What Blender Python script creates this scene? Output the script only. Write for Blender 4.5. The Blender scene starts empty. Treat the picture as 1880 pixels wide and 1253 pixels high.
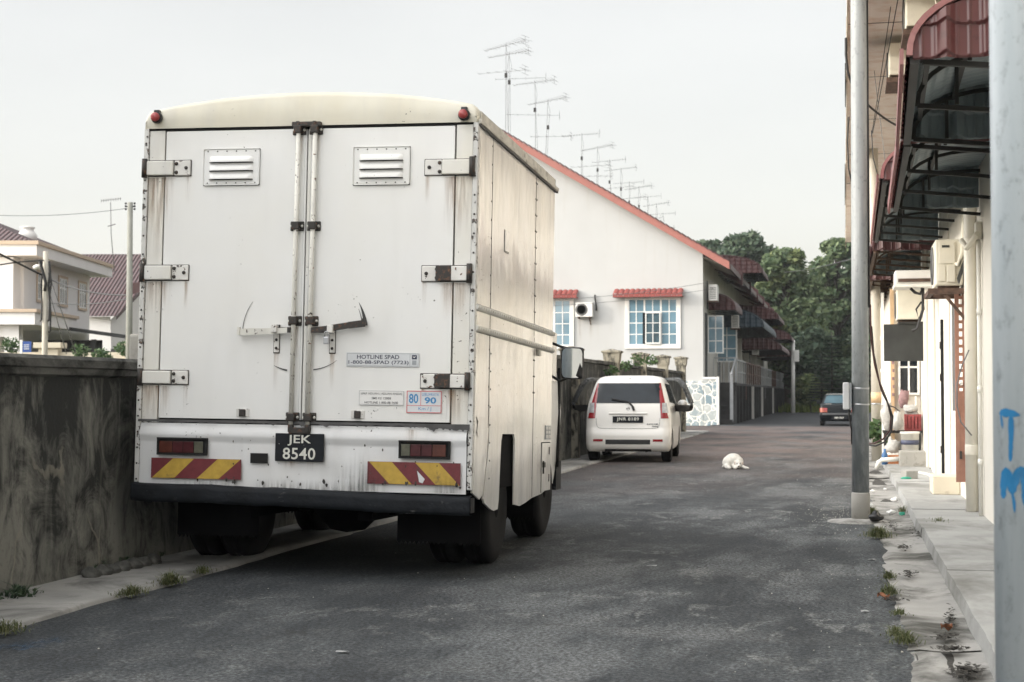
import bpy, bmesh, math, random
from mathutils import Vector, Matrix, noise as mnoise
random.seed(7)
sc = bpy.context.scene
COL = sc.collection
R_ = math.radians
PI = math.pi

# ------------------------------------------------------------------ camera
EYE = Vector((0.0, 0.0, 1.2))
F = 2900.0                      # focal length in photograph pixels (1880 wide)
YAW = math.atan(610 / F)
PIT = math.atan(95.5 / F)
FW0 = Vector((-math.sin(YAW), math.cos(YAW), 0))
RT = Vector((math.cos(YAW), math.sin(YAW), 0))
FW = FW0 * math.cos(PIT) + Vector((0, 0, math.sin(PIT)))
UP = Vector((0, 0, math.cos(PIT))) - FW0 * math.sin(PIT)
cam = bpy.data.cameras.new('camera')
cam.sensor_width = 36.0
cam.lens = 36.0 * F / 1880.0
cam.clip_end = 3000
cam.dof.use_dof = True
cam.dof.focus_distance = 11.5
cam.dof.aperture_fstop = 5.6
co = bpy.data.objects.new('camera', cam)
COL.objects.link(co)
co.matrix_world = Matrix.Translation(EYE) @ Matrix((RT, UP, -FW)).transposed().to_4x4()
sc.camera = co

# ------------------------------------------------------------------ world and sun
SUN_EL, SUN_AZ = R_(15), R_(65)
S = Vector((-math.sin(SUN_AZ) * math.cos(SUN_EL), -math.cos(SUN_AZ) * math.cos(SUN_EL), math.sin(SUN_EL)))
w = bpy.data.worlds.new('World'); sc.world = w; w.use_nodes = True
nt = w.node_tree; nt.nodes.clear()
N = nt.nodes.new; L = nt.links.new
out = N('ShaderNodeOutputWorld')
sky = N('ShaderNodeTexSky'); sky.sky_type = 'NISHITA'; sky.sun_disc = False
sky.sun_elevation = SUN_EL; sky.sun_rotation = math.atan2(S.x, S.y)
sky.air_density = 1.0; sky.dust_density = 3.0; sky.ozone_density = 1.0
bg1 = N('ShaderNodeBackground'); bg1.inputs[1].default_value = 0.07
L(sky.outputs[0], bg1.inputs[0])
# thin bright overcast: pale veil of cloud, brighter towards the sun
tc = N('ShaderNodeTexCoord')
dot = N('ShaderNodeVectorMath'); dot.operation = 'DOT_PRODUCT'
L(tc.outputs['Generated'], dot.inputs[0]); dot.inputs[1].default_value = (S.x, S.y, S.z)
rmp = N('ShaderNodeValToRGB')
mr = N('ShaderNodeMapRange'); mr.inputs[1].default_value = -1; mr.inputs[2].default_value = 1
L(dot.outputs['Value'], mr.inputs[0]); L(mr.outputs[0], rmp.inputs[0])
e = rmp.color_ramp.elements
e[0].position = 0.0; e[0].color = (0.295, 0.282, 0.262, 1)
e[1].position = 1.0; e[1].color = (2.05, 2.0, 1.91, 1)
k = rmp.color_ramp.elements.new(0.57); k.color = (0.292, 0.283, 0.268, 1)
k = rmp.color_ramp.elements.new(0.74); k.color = (0.95, 0.95, 0.945, 1)
cn = N('ShaderNodeTexNoise'); cn.inputs['Scale'].default_value = 2.2; cn.inputs['Detail'].default_value = 5
cm = N('ShaderNodeMapping'); cm.inputs['Scale'].default_value = (1, 1, 3)
L(tc.outputs['Generated'], cm.inputs[0]); L(cm.outputs[0], cn.inputs['Vector'])
cr = N('ShaderNodeMapRange'); cr.inputs[1].default_value = 0.35; cr.inputs[2].default_value = 0.7
cr.inputs[3].default_value = 0.93; cr.inputs[4].default_value = 1.05
L(cn.outputs['Fac'], cr.inputs[0])
mul = N('ShaderNodeVectorMath'); mul.operation = 'SCALE'
L(rmp.outputs[0], mul.inputs[0]); L(cr.outputs[0], mul.inputs['Scale'])
bg2 = N('ShaderNodeBackground'); bg2.inputs[1].default_value = 2.6
L(mul.outputs[0], bg2.inputs[0])
add = N('ShaderNodeAddShader'); L(bg1.outputs[0], add.inputs[0]); L(bg2.outputs[0], add.inputs[1])
L(add.outputs[0], out.inputs[0])
sl = bpy.data.lights.new('sun', 'SUN'); sl.energy = 2.15; sl.angle = R_(4.0); sl.color = (1.0, 0.94, 0.86)
so = bpy.data.objects.new('sun', sl); COL.objects.link(so)
so.rotation_euler = S.to_track_quat('Z', 'Y').to_euler()
sc.view_settings.view_transform = 'Standard'
sc.view_settings.look = 'None'
sc.view_settings.exposure = 0.0
sc.view_settings.gamma = 1.0
try:
    sc.cycles.max_bounces = 6
    sc.cycles.transparent_max_bounces = 12
    sc.cycles.use_denoising = True
    sc.cycles.caustics_reflective = False
    sc.cycles.caustics_refractive = False
except Exception:
    pass

# ------------------------------------------------------------------ pixel helpers: a photo pixel at a real depth
def ray(x, y):
    return FW + RT * ((x - 940) / F) - UP * ((y - 626.5) / F)
def gnd(x, y, z=0.0):
    d = ray(x, y); return EYE + d * ((z - EYE.z) / d.z)
def atY(x, y, Y):
    d = ray(x, y); return EYE + d * (Y / d.y)
def atX(x, y, X):
    d = ray(x, y); return EYE + d * (X / d.x)
def atD(x, y, D):
    return EYE + ray(x, y) * D

# ------------------------------------------------------------------ materials
MATS = {}
def newmat(name):
    m = bpy.data.materials.new(name); m.use_nodes = True
    t = m.node_tree
    b = t.nodes['Principled BSDF']
    MATS[name] = m
    return m, t, b
def rgba(c): return (c[0], c[1], c[2], 1)
def coords(t, scale=(1, 1, 1), kind='Object'):
    a = t.nodes.new('ShaderNodeTexCoord'); mp = t.nodes.new('ShaderNodeMapping')
    mp.inputs['Scale'].default_value = scale
    t.links.new(a.outputs[kind], mp.inputs[0]); return mp.outputs[0]
def nz(t, vec, scale, detail=4, rough=.55, dist=0.0):
    n = t.nodes.new('ShaderNodeTexNoise'); n.inputs['Scale'].default_value = scale
    n.inputs['Detail'].default_value = detail; n.inputs['Roughness'].default_value = rough
    n.inputs['Distortion'].default_value = dist
    t.links.new(vec, n.inputs['Vector']); return n.outputs['Fac']
def mrange(t, v, a, b, c=0.0, d=1.0):
    n = t.nodes.new('ShaderNodeMapRange')
    for i, q in enumerate((a, b, c, d)): n.inputs[i + 1].default_value = q
    t.links.new(v, n.inputs[0]); return n.outputs[0]
def mixc(t, fac, a, b):
    n = t.nodes.new('ShaderNodeMix'); n.data_type = 'RGBA'
    if isinstance(fac, (int, float)): n.inputs[0].default_value = fac
    else: t.links.new(fac, n.inputs[0])
    for i, q in ((6, a), (7, b)):
        if isinstance(q, tuple): n.inputs[i].default_value = rgba(q)
        else: t.links.new(q, n.inputs[i])
    return n.outputs[2]
def math_(t, op, a, b=None):
    n = t.nodes.new('ShaderNodeMath'); n.operation = op
    for i, q in enumerate((a, b)):
        if q is None: continue
        if isinstance(q, (int, float)): n.inputs[i].default_value = q
        else: t.links.new(q, n.inputs[i])
    return n.outputs[0]
def bump(t, b, h, strength=.3, dist=.01):
    n = t.nodes.new('ShaderNodeBump'); n.inputs['Strength'].default_value = strength
    n.inputs['Distance'].default_value = dist
    t.links.new(h, n.inputs['Height']); t.links.new(n.outputs[0], b.inputs['Normal'])
def sepxyz(t, vec):
    n = t.nodes.new('ShaderNodeSeparateXYZ'); t.links.new(vec, n.inputs[0]); return n.outputs
def mat(name, col, rough=.6, metal=0.0, var=.15, vs=4.0, st=(1, 1, 1), dirt=None, dirt_amt=(.55, .7), ds=3.0,
        dst=(1, 1, 1), bmp=0.0, bs=60.0, bd=.004, spec=.5, coat=0.0):
    m, t, b = newmat(name)
    v = coords(t, st)
    n = nz(t, v, vs)
    c = mixc(t, mrange(t, n, .3, .7), tuple(q * (1 - var) for q in col), tuple(min(1, q * (1 + var)) for q in col))
    if dirt:
        n2 = nz(t, coords(t, dst), ds, 6, .65)
        c = mixc(t, mrange(t, n2, dirt_amt[0], dirt_amt[1]), c, dirt)
    t.links.new(c, b.inputs['Base Color'])
    b.inputs['Roughness'].default_value = rough; b.inputs['Metallic'].default_value = metal
    b.inputs['Specular IOR Level'].default_value = spec
    if coat: b.inputs['Coat Weight'].default_value = coat; b.inputs['Coat Roughness'].default_value = .1
    if bmp: bump(t, b, nz(t, coords(t), bs, 5), bmp, bd)
    return m

def truck_paint(name, col, warm, streak=.35, chips=.0, rough=.42, dents=.25):
    m, t, b = newmat(name)
    v = coords(t)
    big = nz(t, coords(t, (1.2, 1.2, 1.0)), 1.6, 4)
    c = mixc(t, mrange(t, big, .35, .7), col, warm)
    s1 = nz(t, coords(t, (3.4, 3.4, .55)), 1.7, 5, .55, .4)
    c = mixc(t, mrange(t, s1, .5, .78, 0, streak), c, (.46, .455, .45))
    s2 = nz(t, coords(t, (22, 22, 1.1)), 2.0, 4, .6)
    c = mixc(t, mrange(t, s2, .64, .82, 0, streak * .35), c, (.42, .38, .31))
    sc_ = nz(t, v, 46, 3, .6)
    reg = nz(t, v, 3.3, 3)
    k2 = math_(t, 'ADD', sc_, math_(t, 'MULTIPLY', reg, .42))
    chip = mrange(t, k2, .95 - chips, .965 - chips)
    c = mixc(t, chip, c, (.035, .032, .03))
    t.links.new(c, b.inputs['Base Color'])
    b.inputs['Roughness'].default_value = rough
    h = nz(t, coords(t, (1, 1, .8)), 2.3, 3, .5)
    bump(t, b, math_(t, 'ADD', h, math_(t, 'MULTIPLY', sc_, .02)), dents, .05)
    return m
def chipped(name, col, amount, dark=(.03, .026, .022), rust=(.16, .06, .025), scale=30, rough=.5):
    m, t, b = newmat(name)
    v = coords(t)
    n = nz(t, v, scale, 5, .6)
    c = mixc(t, mrange(t, nz(t, v, 6), .4, .7), col, tuple(q * .82 for q in col))
    d = mixc(t, mrange(t, nz(t, v, 55, 3), .5, .65), dark, rust)
    c = mixc(t, mrange(t, n, 1 - amount - .02, 1 - amount + .02), c, d)
    t.links.new(c, b.inputs['Base Color']); b.inputs['Roughness'].default_value = rough
    bump(t, b, n, .2, .003)
    return m

truck_paint('truck_door_white', (.75, .755, .75), (.73, .73, .705), .12, -.012, .5, .14)
truck_paint('truck_side_white', (.82, .81, .795), (.82, .79, .73), .62, .0, .17, .38)
MATS['truck_side_white'].node_tree.nodes['Principled BSDF'].inputs['Coat Weight'].default_value = .5
MATS['truck_side_white'].node_tree.nodes['Principled BSDF'].inputs['Coat Roughness'].default_value = .12
truck_paint('truck_cap_cream', (.72, .70, .61), (.66, .62, .50), .3, .0, .55, .3)
truck_paint('truck_tail_white', (.70, .715, .73), (.66, .66, .655), .30, .018, .5, .3)
truck_paint('truck_post_white', (.70, .70, .68), (.66, .64, .57), .45, .02, .5, .1)
chipped('hinge_paint', (.70, .69, .66), .37)
chipped('rod_paint', (.68, .67, .62), .37, rust=(.22, .09, .035))
chipped('rusty_black', (.03, .027, .024), .42, (.05, .03, .022), (.15, .07, .035), 40, .65)
chipped('edge_strip', (.62, .62, .60), .42, (.05, .048, .045), (.12, .06, .03), 22, .5)
mat('bumper_black', (.009, .011, .014), .65, spec=.2, var=.4, vs=6, dirt=(.10, .10, .10), dirt_amt=(.62, .70), ds=11, dst=(.6, 1, 1.6), bmp=.6, bs=7, bd=.03)
mat('under_black', (.006, .006, .007), .9, var=.3, spec=.1)
mat('tyre_rubber', (.011, .011, .012), .85, spec=.2, var=.3, bmp=.3, bs=60)
mat('rim_steel', (.10, .10, .10), .5, .4)
mat('mudflap', (.006, .006, .007), .85, var=.3, spec=.15)
mat('black_gap', (.008, .008, .008), .9, var=.1)
mat('gutter_dark', (.05, .05, .05), .6, var=.4, vs=9)
mat('gutter_light', (.52, .50, .44), .55, var=.25, vs=7, dirt=(.2, .18, .15), dirt_amt=(.55, .7), ds=8)
mat('lens_red', (.060, .014, .017), .25, var=.25, vs=20)
mat('lens_orange', (.085, .026, .018), .25, var=.25, vs=20)
mat('lens_clear', (.10, .10, .075), .25, var=.25, vs=20)
mat('marker_red', (.30, .045, .045), .3, var=.2)
mat('chevron_red', (.135, .020, .026), .5, var=.15, vs=30, dirt=(.08, .03, .03), dirt_amt=(.62, .7), ds=14)
mat('chevron_yellow', (.44, .29, .045), .5, var=.15, vs=20, dirt=(.16, .11, .05), dirt_amt=(.6, .72), ds=12)
mat('plate_black', (.010, .012, .016), .6, spec=.25, var=.3, vs=20, dirt=(.4, .4, .4), dirt_amt=(.7, .72), ds=42)
mat('plate_white', (.62, .62, .57), .5, var=.1, vs=30)
mat('sticker_grey', (.60, .62, .64), .5, var=.05)
mat('sticker_white', (.72, .72, .71), .5, var=.05)
mat('ink_navy', (.03, .035, .07), .5, var=.1)
mat('ink_grey', (.08, .08, .085), .5, var=.1)
mat('ink_blue', (.05, .22, .45), .5, var=.1)
mat('ink_red', (.55, .14, .15), .5, var=.1)
mat('ink_pale', (.30, .32, .34), .5, var=.1)
mat('steel_bright', (.45, .46, .48), .3, .9, var=.1)
mat('mirror_glass', (.75, .78, .80), .02, 1.0, var=0)

def stain(name, col):
    m, t, b = newmat(name)
    uv = coords(t, (1, 1, 1), 'UV')
    x, y, _ = sepxyz(t, uv)
    n = nz(t, coords(t, (40, 40, 2.5)), 1.3, 5)
    fx = math_(t, 'MULTIPLY', math_(t, 'MULTIPLY', x, math_(t, 'SUBTRACT', 1.0, x)), 4.0)
    a = math_(t, 'MULTIPLY', math_(t, 'MULTIPLY', math_(t, 'POWER', y, 1.2), fx), mrange(t, n, .38, .62))
    t.links.new(math_(t, 'MULTIPLY', a, .55), b.inputs['Alpha'])
    b.inputs['Base Color'].default_value = rgba(col); b.inputs['Roughness'].default_value = .8
    return m
stain('rust_run', (.30, .16, .06)); stain('soot_run', (.06, .06, .055))

def asphalt():
    m, t, b = newmat('asphalt')
    v = coords(t)
    g1 = nz(t, v, 52, 2, .8); g2 = nz(t, v, 30, 3, .8)
    big = nz(t, coords(t, (.35, .12, 1)), 1.1, 4, .6)
    strk = nz(t, coords(t, (.5, 2.2, 1)), .9, 5, .6)
    c = mixc(t, mrange(t, big, .35, .68), (.036, .041, .045), (.072, .079, .084))
    c = mixc(t, mrange(t, strk, .5, .72, 0, .5), c, (.108, .110, .110))
    x, y, z = sepxyz(t, v)
    med = nz(t, coords(t, (1, .45, 1)), 3.2, 6, .7)
    c = mixc(t, mrange(t, med, .36, .50, .75, 0), c, (.018, .022, .026))
    c = mixc(t, mrange(t, med, .55, .68, 0, .7), c, (.125, .132, .136))
    pat = nz(t, coords(t, (.9, .35, 1)), 1.0, 5, .62)
    c = mixc(t, mrange(t, pat, .51, .60, 0, .6), c, (.140, .147, .150))
    c = mixc(t, mrange(t, pat, .40, .49, .75, 0), c, (.022, .026, .030))
    wrn = math_(t, 'MULTIPLY', mrange(t, nz(t, coords(t, (2.2, 1.1, 1)), 1.7, 7, .72, .5), .54, .62), mrange(t, nz(t, v, .45, 3), .44, .52))
    c = mixc(t, math_(t, 'MULTIPLY', wrn, .55), c, (.19, .195, .19))
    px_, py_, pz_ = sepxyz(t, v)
    left_shade = mrange(t, math_(t, 'ADD', px_, math_(t, 'MULTIPLY', nz(t, v, .9, 5, .65), 2.2)), -2.6, -.2, .62, 0)  # shade along the left of the road, painted into the asphalt
    c = mixc(t, left_shade, c, (.020, .024, .028))
    oil = mrange(t, nz(t, coords(t, (1, .7, 1)), .8, 3, .5), .66, .74, 0, .8)
    c = mixc(t, oil, c, (.012, .014, .016))
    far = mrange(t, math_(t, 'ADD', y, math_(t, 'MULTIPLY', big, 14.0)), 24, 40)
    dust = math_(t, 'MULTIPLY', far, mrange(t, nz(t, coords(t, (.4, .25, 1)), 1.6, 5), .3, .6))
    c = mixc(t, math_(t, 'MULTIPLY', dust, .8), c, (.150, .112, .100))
    spk = math_(t, 'MULTIPLY', mrange(t, g1, .36, .66, .26, 2.05), mrange(t, g2, .36, .56, .40, 1.12))
    sv = t.nodes.new('ShaderNodeVectorMath'); sv.operation = 'SCALE'
    t.links.new(c, sv.inputs[0]); t.links.new(spk, sv.inputs['Scale']); c = sv.outputs[0]
    vo = t.nodes.new('ShaderNodeTexVoronoi'); vo.feature = 'DISTANCE_TO_EDGE'; vo.inputs['Scale'].default_value = .55
    wv = t.nodes.new('ShaderNodeVectorMath'); wv.operation = 'ADD'
    nn = t.nodes.new('ShaderNodeTexNoise'); nn.inputs['Scale'].default_value = 2.5; nn.inputs['Detail'].default_value = 6
    t.links.new(v, nn.inputs['Vector']); t.links.new(v, wv.inputs[0]); t.links.new(nn.outputs['Color'], wv.inputs[1])
    t.links.new(wv.outputs[0], vo.inputs['Vector'])
    crk = math_(t, 'MULTIPLY', mrange(t, vo.outputs[0], .004, .010, 1, 0), mrange(t, nz(t, v, .5), .5, .6))
    c = mixc(t, math_(t, 'MULTIPLY', crk, .6), c, (.02, .02, .02))
    t.links.new(c, b.inputs['Base Color'])
    t.links.new(mrange(t, big, .3, .7, .72, .92), b.inputs['Roughness'])
    b.inputs['Specular IOR Level'].default_value = .35
    bump(t, b, math_(t, 'ADD', g1, math_(t, 'MULTIPLY', g2, .8)), .7, .006)
    return m
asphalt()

def concrete(name, a, bcol, dark, dk=(.52, .7), ds=1.6, dst=(1, 1, 1), grain=.35, spots=.0):
    m, t, b = newmat(name)
    v = coords(t)
    c = mixc(t, mrange(t, nz(t, v, 2.2, 6, .6), .32, .68), a, bcol)
    c = mixc(t, mrange(t, nz(t, coords(t, dst), ds, 7, .68, .6), dk[0], dk[1]), c, dark)
    c = mixc(t, mrange(t, nz(t, v, 70, 3, .7), .62, .75, 0, .5), c, tuple(q * .45 for q in a))
    t.links.new(c, b.inputs['Base Color']); b.inputs['Roughness'].default_value = .9
    b.inputs['Specular IOR Level'].default_value = .25
    bump(t, b, math_(t, 'ADD', nz(t, v, 90, 4), math_(t, 'MULTIPLY', nz(t, v, 9, 4), 1.5)), grain, .006)
    return m
concrete('pavement_concrete', (.26, .26, .25), (.36, .355, .34), (.10, .10, .095), (.5, .66), 1.1, (1, .8, 1))
concrete('gutter_concrete', (.29, .287, .275), (.39, .38, .36), (.075, .074, .066), (.47, .62), 1.1, (1.2, .9, 1), .5)
concrete('footpath_concrete', (.31, .312, .305), (.40, .40, .388), (.17, .168, .155), (.47, .68), 1.0, (1, .6, 1), .5)
concrete('block_concrete', (.30, .29, .27), (.36, .35, .32), (.15, .14, .12), (.55, .7), 4)
concrete('step_cream', (.62, .56, .44), (.68, .62, .50), (.36, .30, .22), (.6, .75), 3)
concrete('old_pillar', (.27, .25, .20), (.38, .35, .28), (.045, .045, .04), (.46, .6), 6, (1, 1, .5))
concrete('pole_concrete', (.46, .43, .37), (.54, .51, .44), (.24, .22, .18), (.58, .72), 4, (4, 4, .5))
concrete('pole_old', (.24, .245, .22), (.30, .30, .27), (.13, .13, .11), (.55, .7), 4, (4, 4, .5))

def stained_wall():
    m, t, b = newmat('stained_wall')
    v = coords(t)
    c = mixc(t, mrange(t, nz(t, coords(t, (1, 1, .35)), 1.3, 5), .3, .7), (.13, .131, .120), (.265, .262, .235))
    x, y, z = sepxyz(t, v)
    s = math_(t, 'ADD', math_(t, 'MULTIPLY', nz(t, coords(t, (3.0, 3.0, .6)), 1.3, 7, .62, .8), .42), math_(t, 'MULTIPLY', nz(t, coords(t, (1, 1, .8)), 3.2, 8, .72, 1.2), .58))
    top = mrange(t, z, .2, 1.35, .0, .115)
    c = mixc(t, mrange(t, math_(t, 'ADD', s, top), .475, .61, 0, .95), c, (.030, .032, .032))
    s3 = nz(t, coords(t, (14, 14, .5)), 1.5, 5, .6)
    c = mixc(t, mrange(t, nz(t, v, 26, 5, .7), .56, .70, 0, .4), c, (.05, .05, .047))
    c = mixc(t, mrange(t, s3, .58, .75, 0, .25), c, (.03, .031, .032))
    s4 = nz(t, coords(t, (9, 9, .45)), 1.1, 4, .6)
    c = mixc(t, mrange(t, s4, .6, .7, 0, .2), c, (.30, .29, .255))
    nn = t.nodes.new('ShaderNodeTexNoise'); nn.inputs['Scale'].default_value = 3.0; nn.inputs['Detail'].default_value = 5
    t.links.new(v, nn.inputs['Vector'])
    wv = t.nodes.new('ShaderNodeVectorMath'); wv.operation = 'ADD'
    t.links.new(coords(t, (1, 1.0, .55)), wv.inputs[0])
    sc2 = t.nodes.new('ShaderNodeVectorMath'); sc2.operation = 'SCALE'; sc2.inputs['Scale'].default_value = .35
    t.links.new(nn.outputs['Color'], sc2.inputs[0]); t.links.new(sc2.outputs[0], wv.inputs[1])
    vo = t.nodes.new('ShaderNodeTexVoronoi'); vo.feature = 'DISTANCE_TO_EDGE'; vo.inputs['Scale'].default_value = 1.7
    t.links.new(wv.outputs[0], vo.inputs['Vector'])
    crk = math_(t, 'MULTIPLY', mrange(t, vo.outputs[0], .010, .026, 1, 0), mrange(t, nz(t, v, 1.1), .5, .58))
    crk = math_(t, 'MULTIPLY', crk, mrange(t, z, 1.0, 1.2, 1, 0))
    c = mixc(t, math_(t, 'MULTIPLY', crk, .75), c, (.27, .255, .215))
    t.links.new(c, b.inputs['Base Color']); b.inputs['Roughness'].default_value = .92
    b.inputs['Specular IOR Level'].default_value = .2
    bump(t, b, math_(t, 'ADD', nz(t, v, 30, 6), crk), .5, .012)
    return m
stained_wall()

def plaster(name, col, dirt, amt=(.6, .78), runs=.3, rough=.85):
    m, t, b = newmat(name)
    v = coords(t)
    c = mixc(t, mrange(t, nz(t, v, .8, 5), .3, .7), col, tuple(q * .93 for q in col))
    c = mixc(t, mrange(t, nz(t, coords(t, (3, 3, .3)), 1.3, 6, .6), amt[0], amt[1], 0, runs), c, dirt)
    t.links.new(c, b.inputs['Base Color']); b.inputs['Roughness'].default_value = rough
    b.inputs['Specular IOR Level'].default_value = .25
    bump(t, b, nz(t, v, 40, 4), .15, .005)
    return m
plaster('cream_render', (.51, .515, .51), (.40, .38, .33), (.55, .72), runs=.22)
plaster('right_wall', (.76, .725, .65), (.42, .37, .29), runs=.35)
plaster('right_wall_far', (.74, .70, .62), (.42, .37, .29), runs=.3)
plaster('soffit_plaster', (.76, .70, .66), (.56, .40, .30), (.48, .68), .6)
plaster('house_white', (.86, .845, .825), (.45, .42, .38), runs=.15)
plaster('house_trim', (.62, .50, .38), (.42, .33, .25), runs=.2)
plaster('row_wall', (.62, .60, .56), (.25, .23, .2), (.5, .7), .6)
mat('white_trim', (.78, .77, .74), .6, var=.05)
mat('window_white', (.78, .78, .76), .5, var=.05)
mat('glass_blue', (.16, .27, .34), .05, var=.25, vs=.8, spec=.9)
mat('glass_dark', (.012, .016, .02), .05, var=.3, vs=2, spec=.6)
mat('car_glass', (.012, .017, .022), .05, var=.3, vs=3, spec=.32)
def tile_mat(name, col, dk, period=.3):
    m, t, b = newmat(name)
    v = coords(t)
    c = mixc(t, mrange(t, nz(t, v, 2.4, 5), .3, .7), col, dk)
    c = mixc(t, mrange(t, nz(t, v, 14, 4), .58, .72, 0, .5), c, tuple(q * .45 for q in dk))
    t.links.new(c, b.inputs['Base Color']); b.inputs['Roughness'].default_value = .5
    return m
tile_mat('tile_red', (.29, .062, .052), (.23, .052, .045))
tile_mat('fascia_red', (.36, .135, .11), (.32, .12, .095))
tile_mat('tile_maroon', (.075, .028, .027), (.05, .022, .022))
tile_mat('awning_red', (.115, .036, .036), (.095, .031, .031))
MATS['awning_red'].node_tree.nodes['Principled BSDF'].inputs['Roughness'].default_value = .3
tile_mat('awning_lip', (.28, .10, .10), (.34, .18, .17))
tile_mat('awning_maroon', (.075, .020, .020), (.05, .017, .017))
tile_mat('awning_blue', (.015, .036, .055), (.012, .028, .042))
mat('awning_under', (.24, .29, .31), .4, var=.25, vs=3)
mat('frame_dark', (.022, .022, .020), .6, var=.3)
mat('frame_rusty', (.075, .045, .028), .7, var=.4, vs=12)
mat('ac_cream', (.70, .665, .56), .5, var=.08, vs=5, dirt=(.36, .27, .17), dirt_amt=(.66, .76), ds=6)
mat('ac_white', (.76, .75, .72), .5, var=.05)
mat('ac_grille', (.14, .14, .14), .5, var=.1)
mat('rust_shelf', (.09, .055, .04), .8, var=.5, vs=14)
mat('pipe_cream', (.74, .71, .62), .45, var=.08, vs=3, dirt=(.45, .40, .30), dirt_amt=(.62, .75), ds=2, dst=(5, 5, .6))
mat('pipe_white', (.76, .75, .70), .5, var=.06)
mat('door_brown', (.27, .135, .095), .55, var=.15, vs=8)
mat('board_black', (.032, .034, .032), .8, var=.3, vs=3)
mat('cable_black', (.014, .013, .013), .6, var=.2)
mat('cable_brown', (.05, .018, .018), .6, var=.2)
mat('cable_grey', (.16, .16, .165), .6, var=.1)
def galv(name, a, bcol, spk=.0):
    m, t, b = newmat(name)
    v = coords(t)
    c = mixc(t, mrange(t, nz(t, coords(t, (6, 6, .5)), 1.4, 5, .6), .32, .68), a, bcol)
    c = mixc(t, mrange(t, nz(t, coords(t, (1, 1, .6)), 26, 4, .7), .55, .72, 0, .55), c, tuple(q * .35 for q in a))
    c = mixc(t, mrange(t, nz(t, coords(t, (14, 14, .6)), 1.2, 5), .55, .75, 0, .5), c, tuple(min(1, q * 1.5) for q in bcol))
    t.links.new(c, b.inputs['Base Color']); b.inputs['Roughness'].default_value = .5; b.inputs['Metallic'].default_value = .1
    if spk:      # weathered darker foot of the pole
        z = sepxyz(t, v)[2]
        wz = math_(t, 'MULTIPLY', mrange(t, math_(t, 'ADD', z, math_(t, 'MULTIPLY', nz(t, v, 3), 1.2)), 1.5, 2.6, 1, 0), mrange(t, nz(t, coords(t, (8, 8, 2)), 1.8, 6, .65), .36, .56, .25, 1))
        c = mixc(t, math_(t, 'MULTIPLY', wz, .62), c, (.085, .105, .12)); t.links.new(c, b.inputs['Base Color'])
    bump(t, b, nz(t, v, 60, 4), .15, .003)
    return m
galv('galvanised', (.25, .27, .28), (.36, .375, .375), .5)
galv('galvanised_near', (.36, .41, .44), (.50, .54, .565))
mat('graffiti_blue', (.008, .135, .30), .5, var=.12, vs=30)
mat('box_grey', (.52, .53, .54), .5, var=.06)
mat('dog_fur', (.60, .585, .54), .9, var=.12, vs=22, bmp=.8, bs=55, bd=.015)
mat('dog_dark', (.03, .025, .025), .6, var=.1)
mat('dog_ear', (.50, .42, .37), .9, var=.15)
mat('car_white', (.74, .725, .69), .3, var=.03, vs=2, coat=.4)
mat('car_black', (.006, .008, .010), .3, var=.2, vs=2, coat=.0, spec=.2)
mat('car_trim', (.02, .02, .021), .5, var=.2)
mat('car_trim_grey', (.06, .064, .066), .3, var=.6, vs=14, dirt=(.3, .31, .31), dirt_amt=(.6, .66), ds=22)  # pale blotches stand in for mottled reflections on the door frames
mat('bumper_grey', (.055, .058, .062), .5, var=.2)
mat('tail_red', (.26, .016, .022), .2, var=.2, vs=12, coat=.5)
mat('tail_amber', (.30, .07, .04), .3, var=.3, vs=12)
mat('tail_clear', (.42, .43, .44), .2, var=.3, vs=18, coat=.5)
mat('chrome', (.6, .6, .6), .15, 1.0, var=.1)
mat('bark', (.06, .05, .04), .9, var=.3, vs=5, bmp=.5, bs=12, bd=.03)
mat('paint_orange', (.60, .42, .25), .6, var=.2)
mat('crate_red', (.30, .055, .055), .5, var=.3, vs=20)
mat('crate_orange', (.42, .16, .06), .5, var=.2)
mat('bucket_white', (.70, .69, .64), .5, var=.08, vs=10)
mat('bucket_band', (.06, .07, .12), .5, var=.1)
mat('bucket_blue', (.40, .46, .50), .5, var=.1)
mat('plastic_bag', (.42, .41, .385), .5, var=.2, vs=18, bmp=.8, bs=22, bd=.02)
mat('plastic_white', (.74, .74, .73), .6, var=.1, vs=30)
mat('plastic_black', (.012, .012, .013), .35, var=.2)
mat('plastic_green', (.02, .26, .17), .5, var=.2)
mat('plastic_blue', (.04, .13, .30), .5, var=.2)
mat('sign_blue', (.02, .07, .28), .5, var=.1)
mat('dry_leaf', (.22, .09, .045), .8, var=.3, vs=40)
mat('mulch', (.042, .039, .034), .95, var=.5, vs=30)
mat('rag_pink', (.26, .16, .16), .8, var=.3, vs=20)
mat('rail_grey', (.36, .37, .38), .5, var=.15)
mat('rail_rust', (.13, .07, .055), .7, var=.3)
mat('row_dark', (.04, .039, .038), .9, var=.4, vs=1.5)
mat('dirt', (.16, .12, .085), .95, var=.3, vs=1.3)

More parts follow.
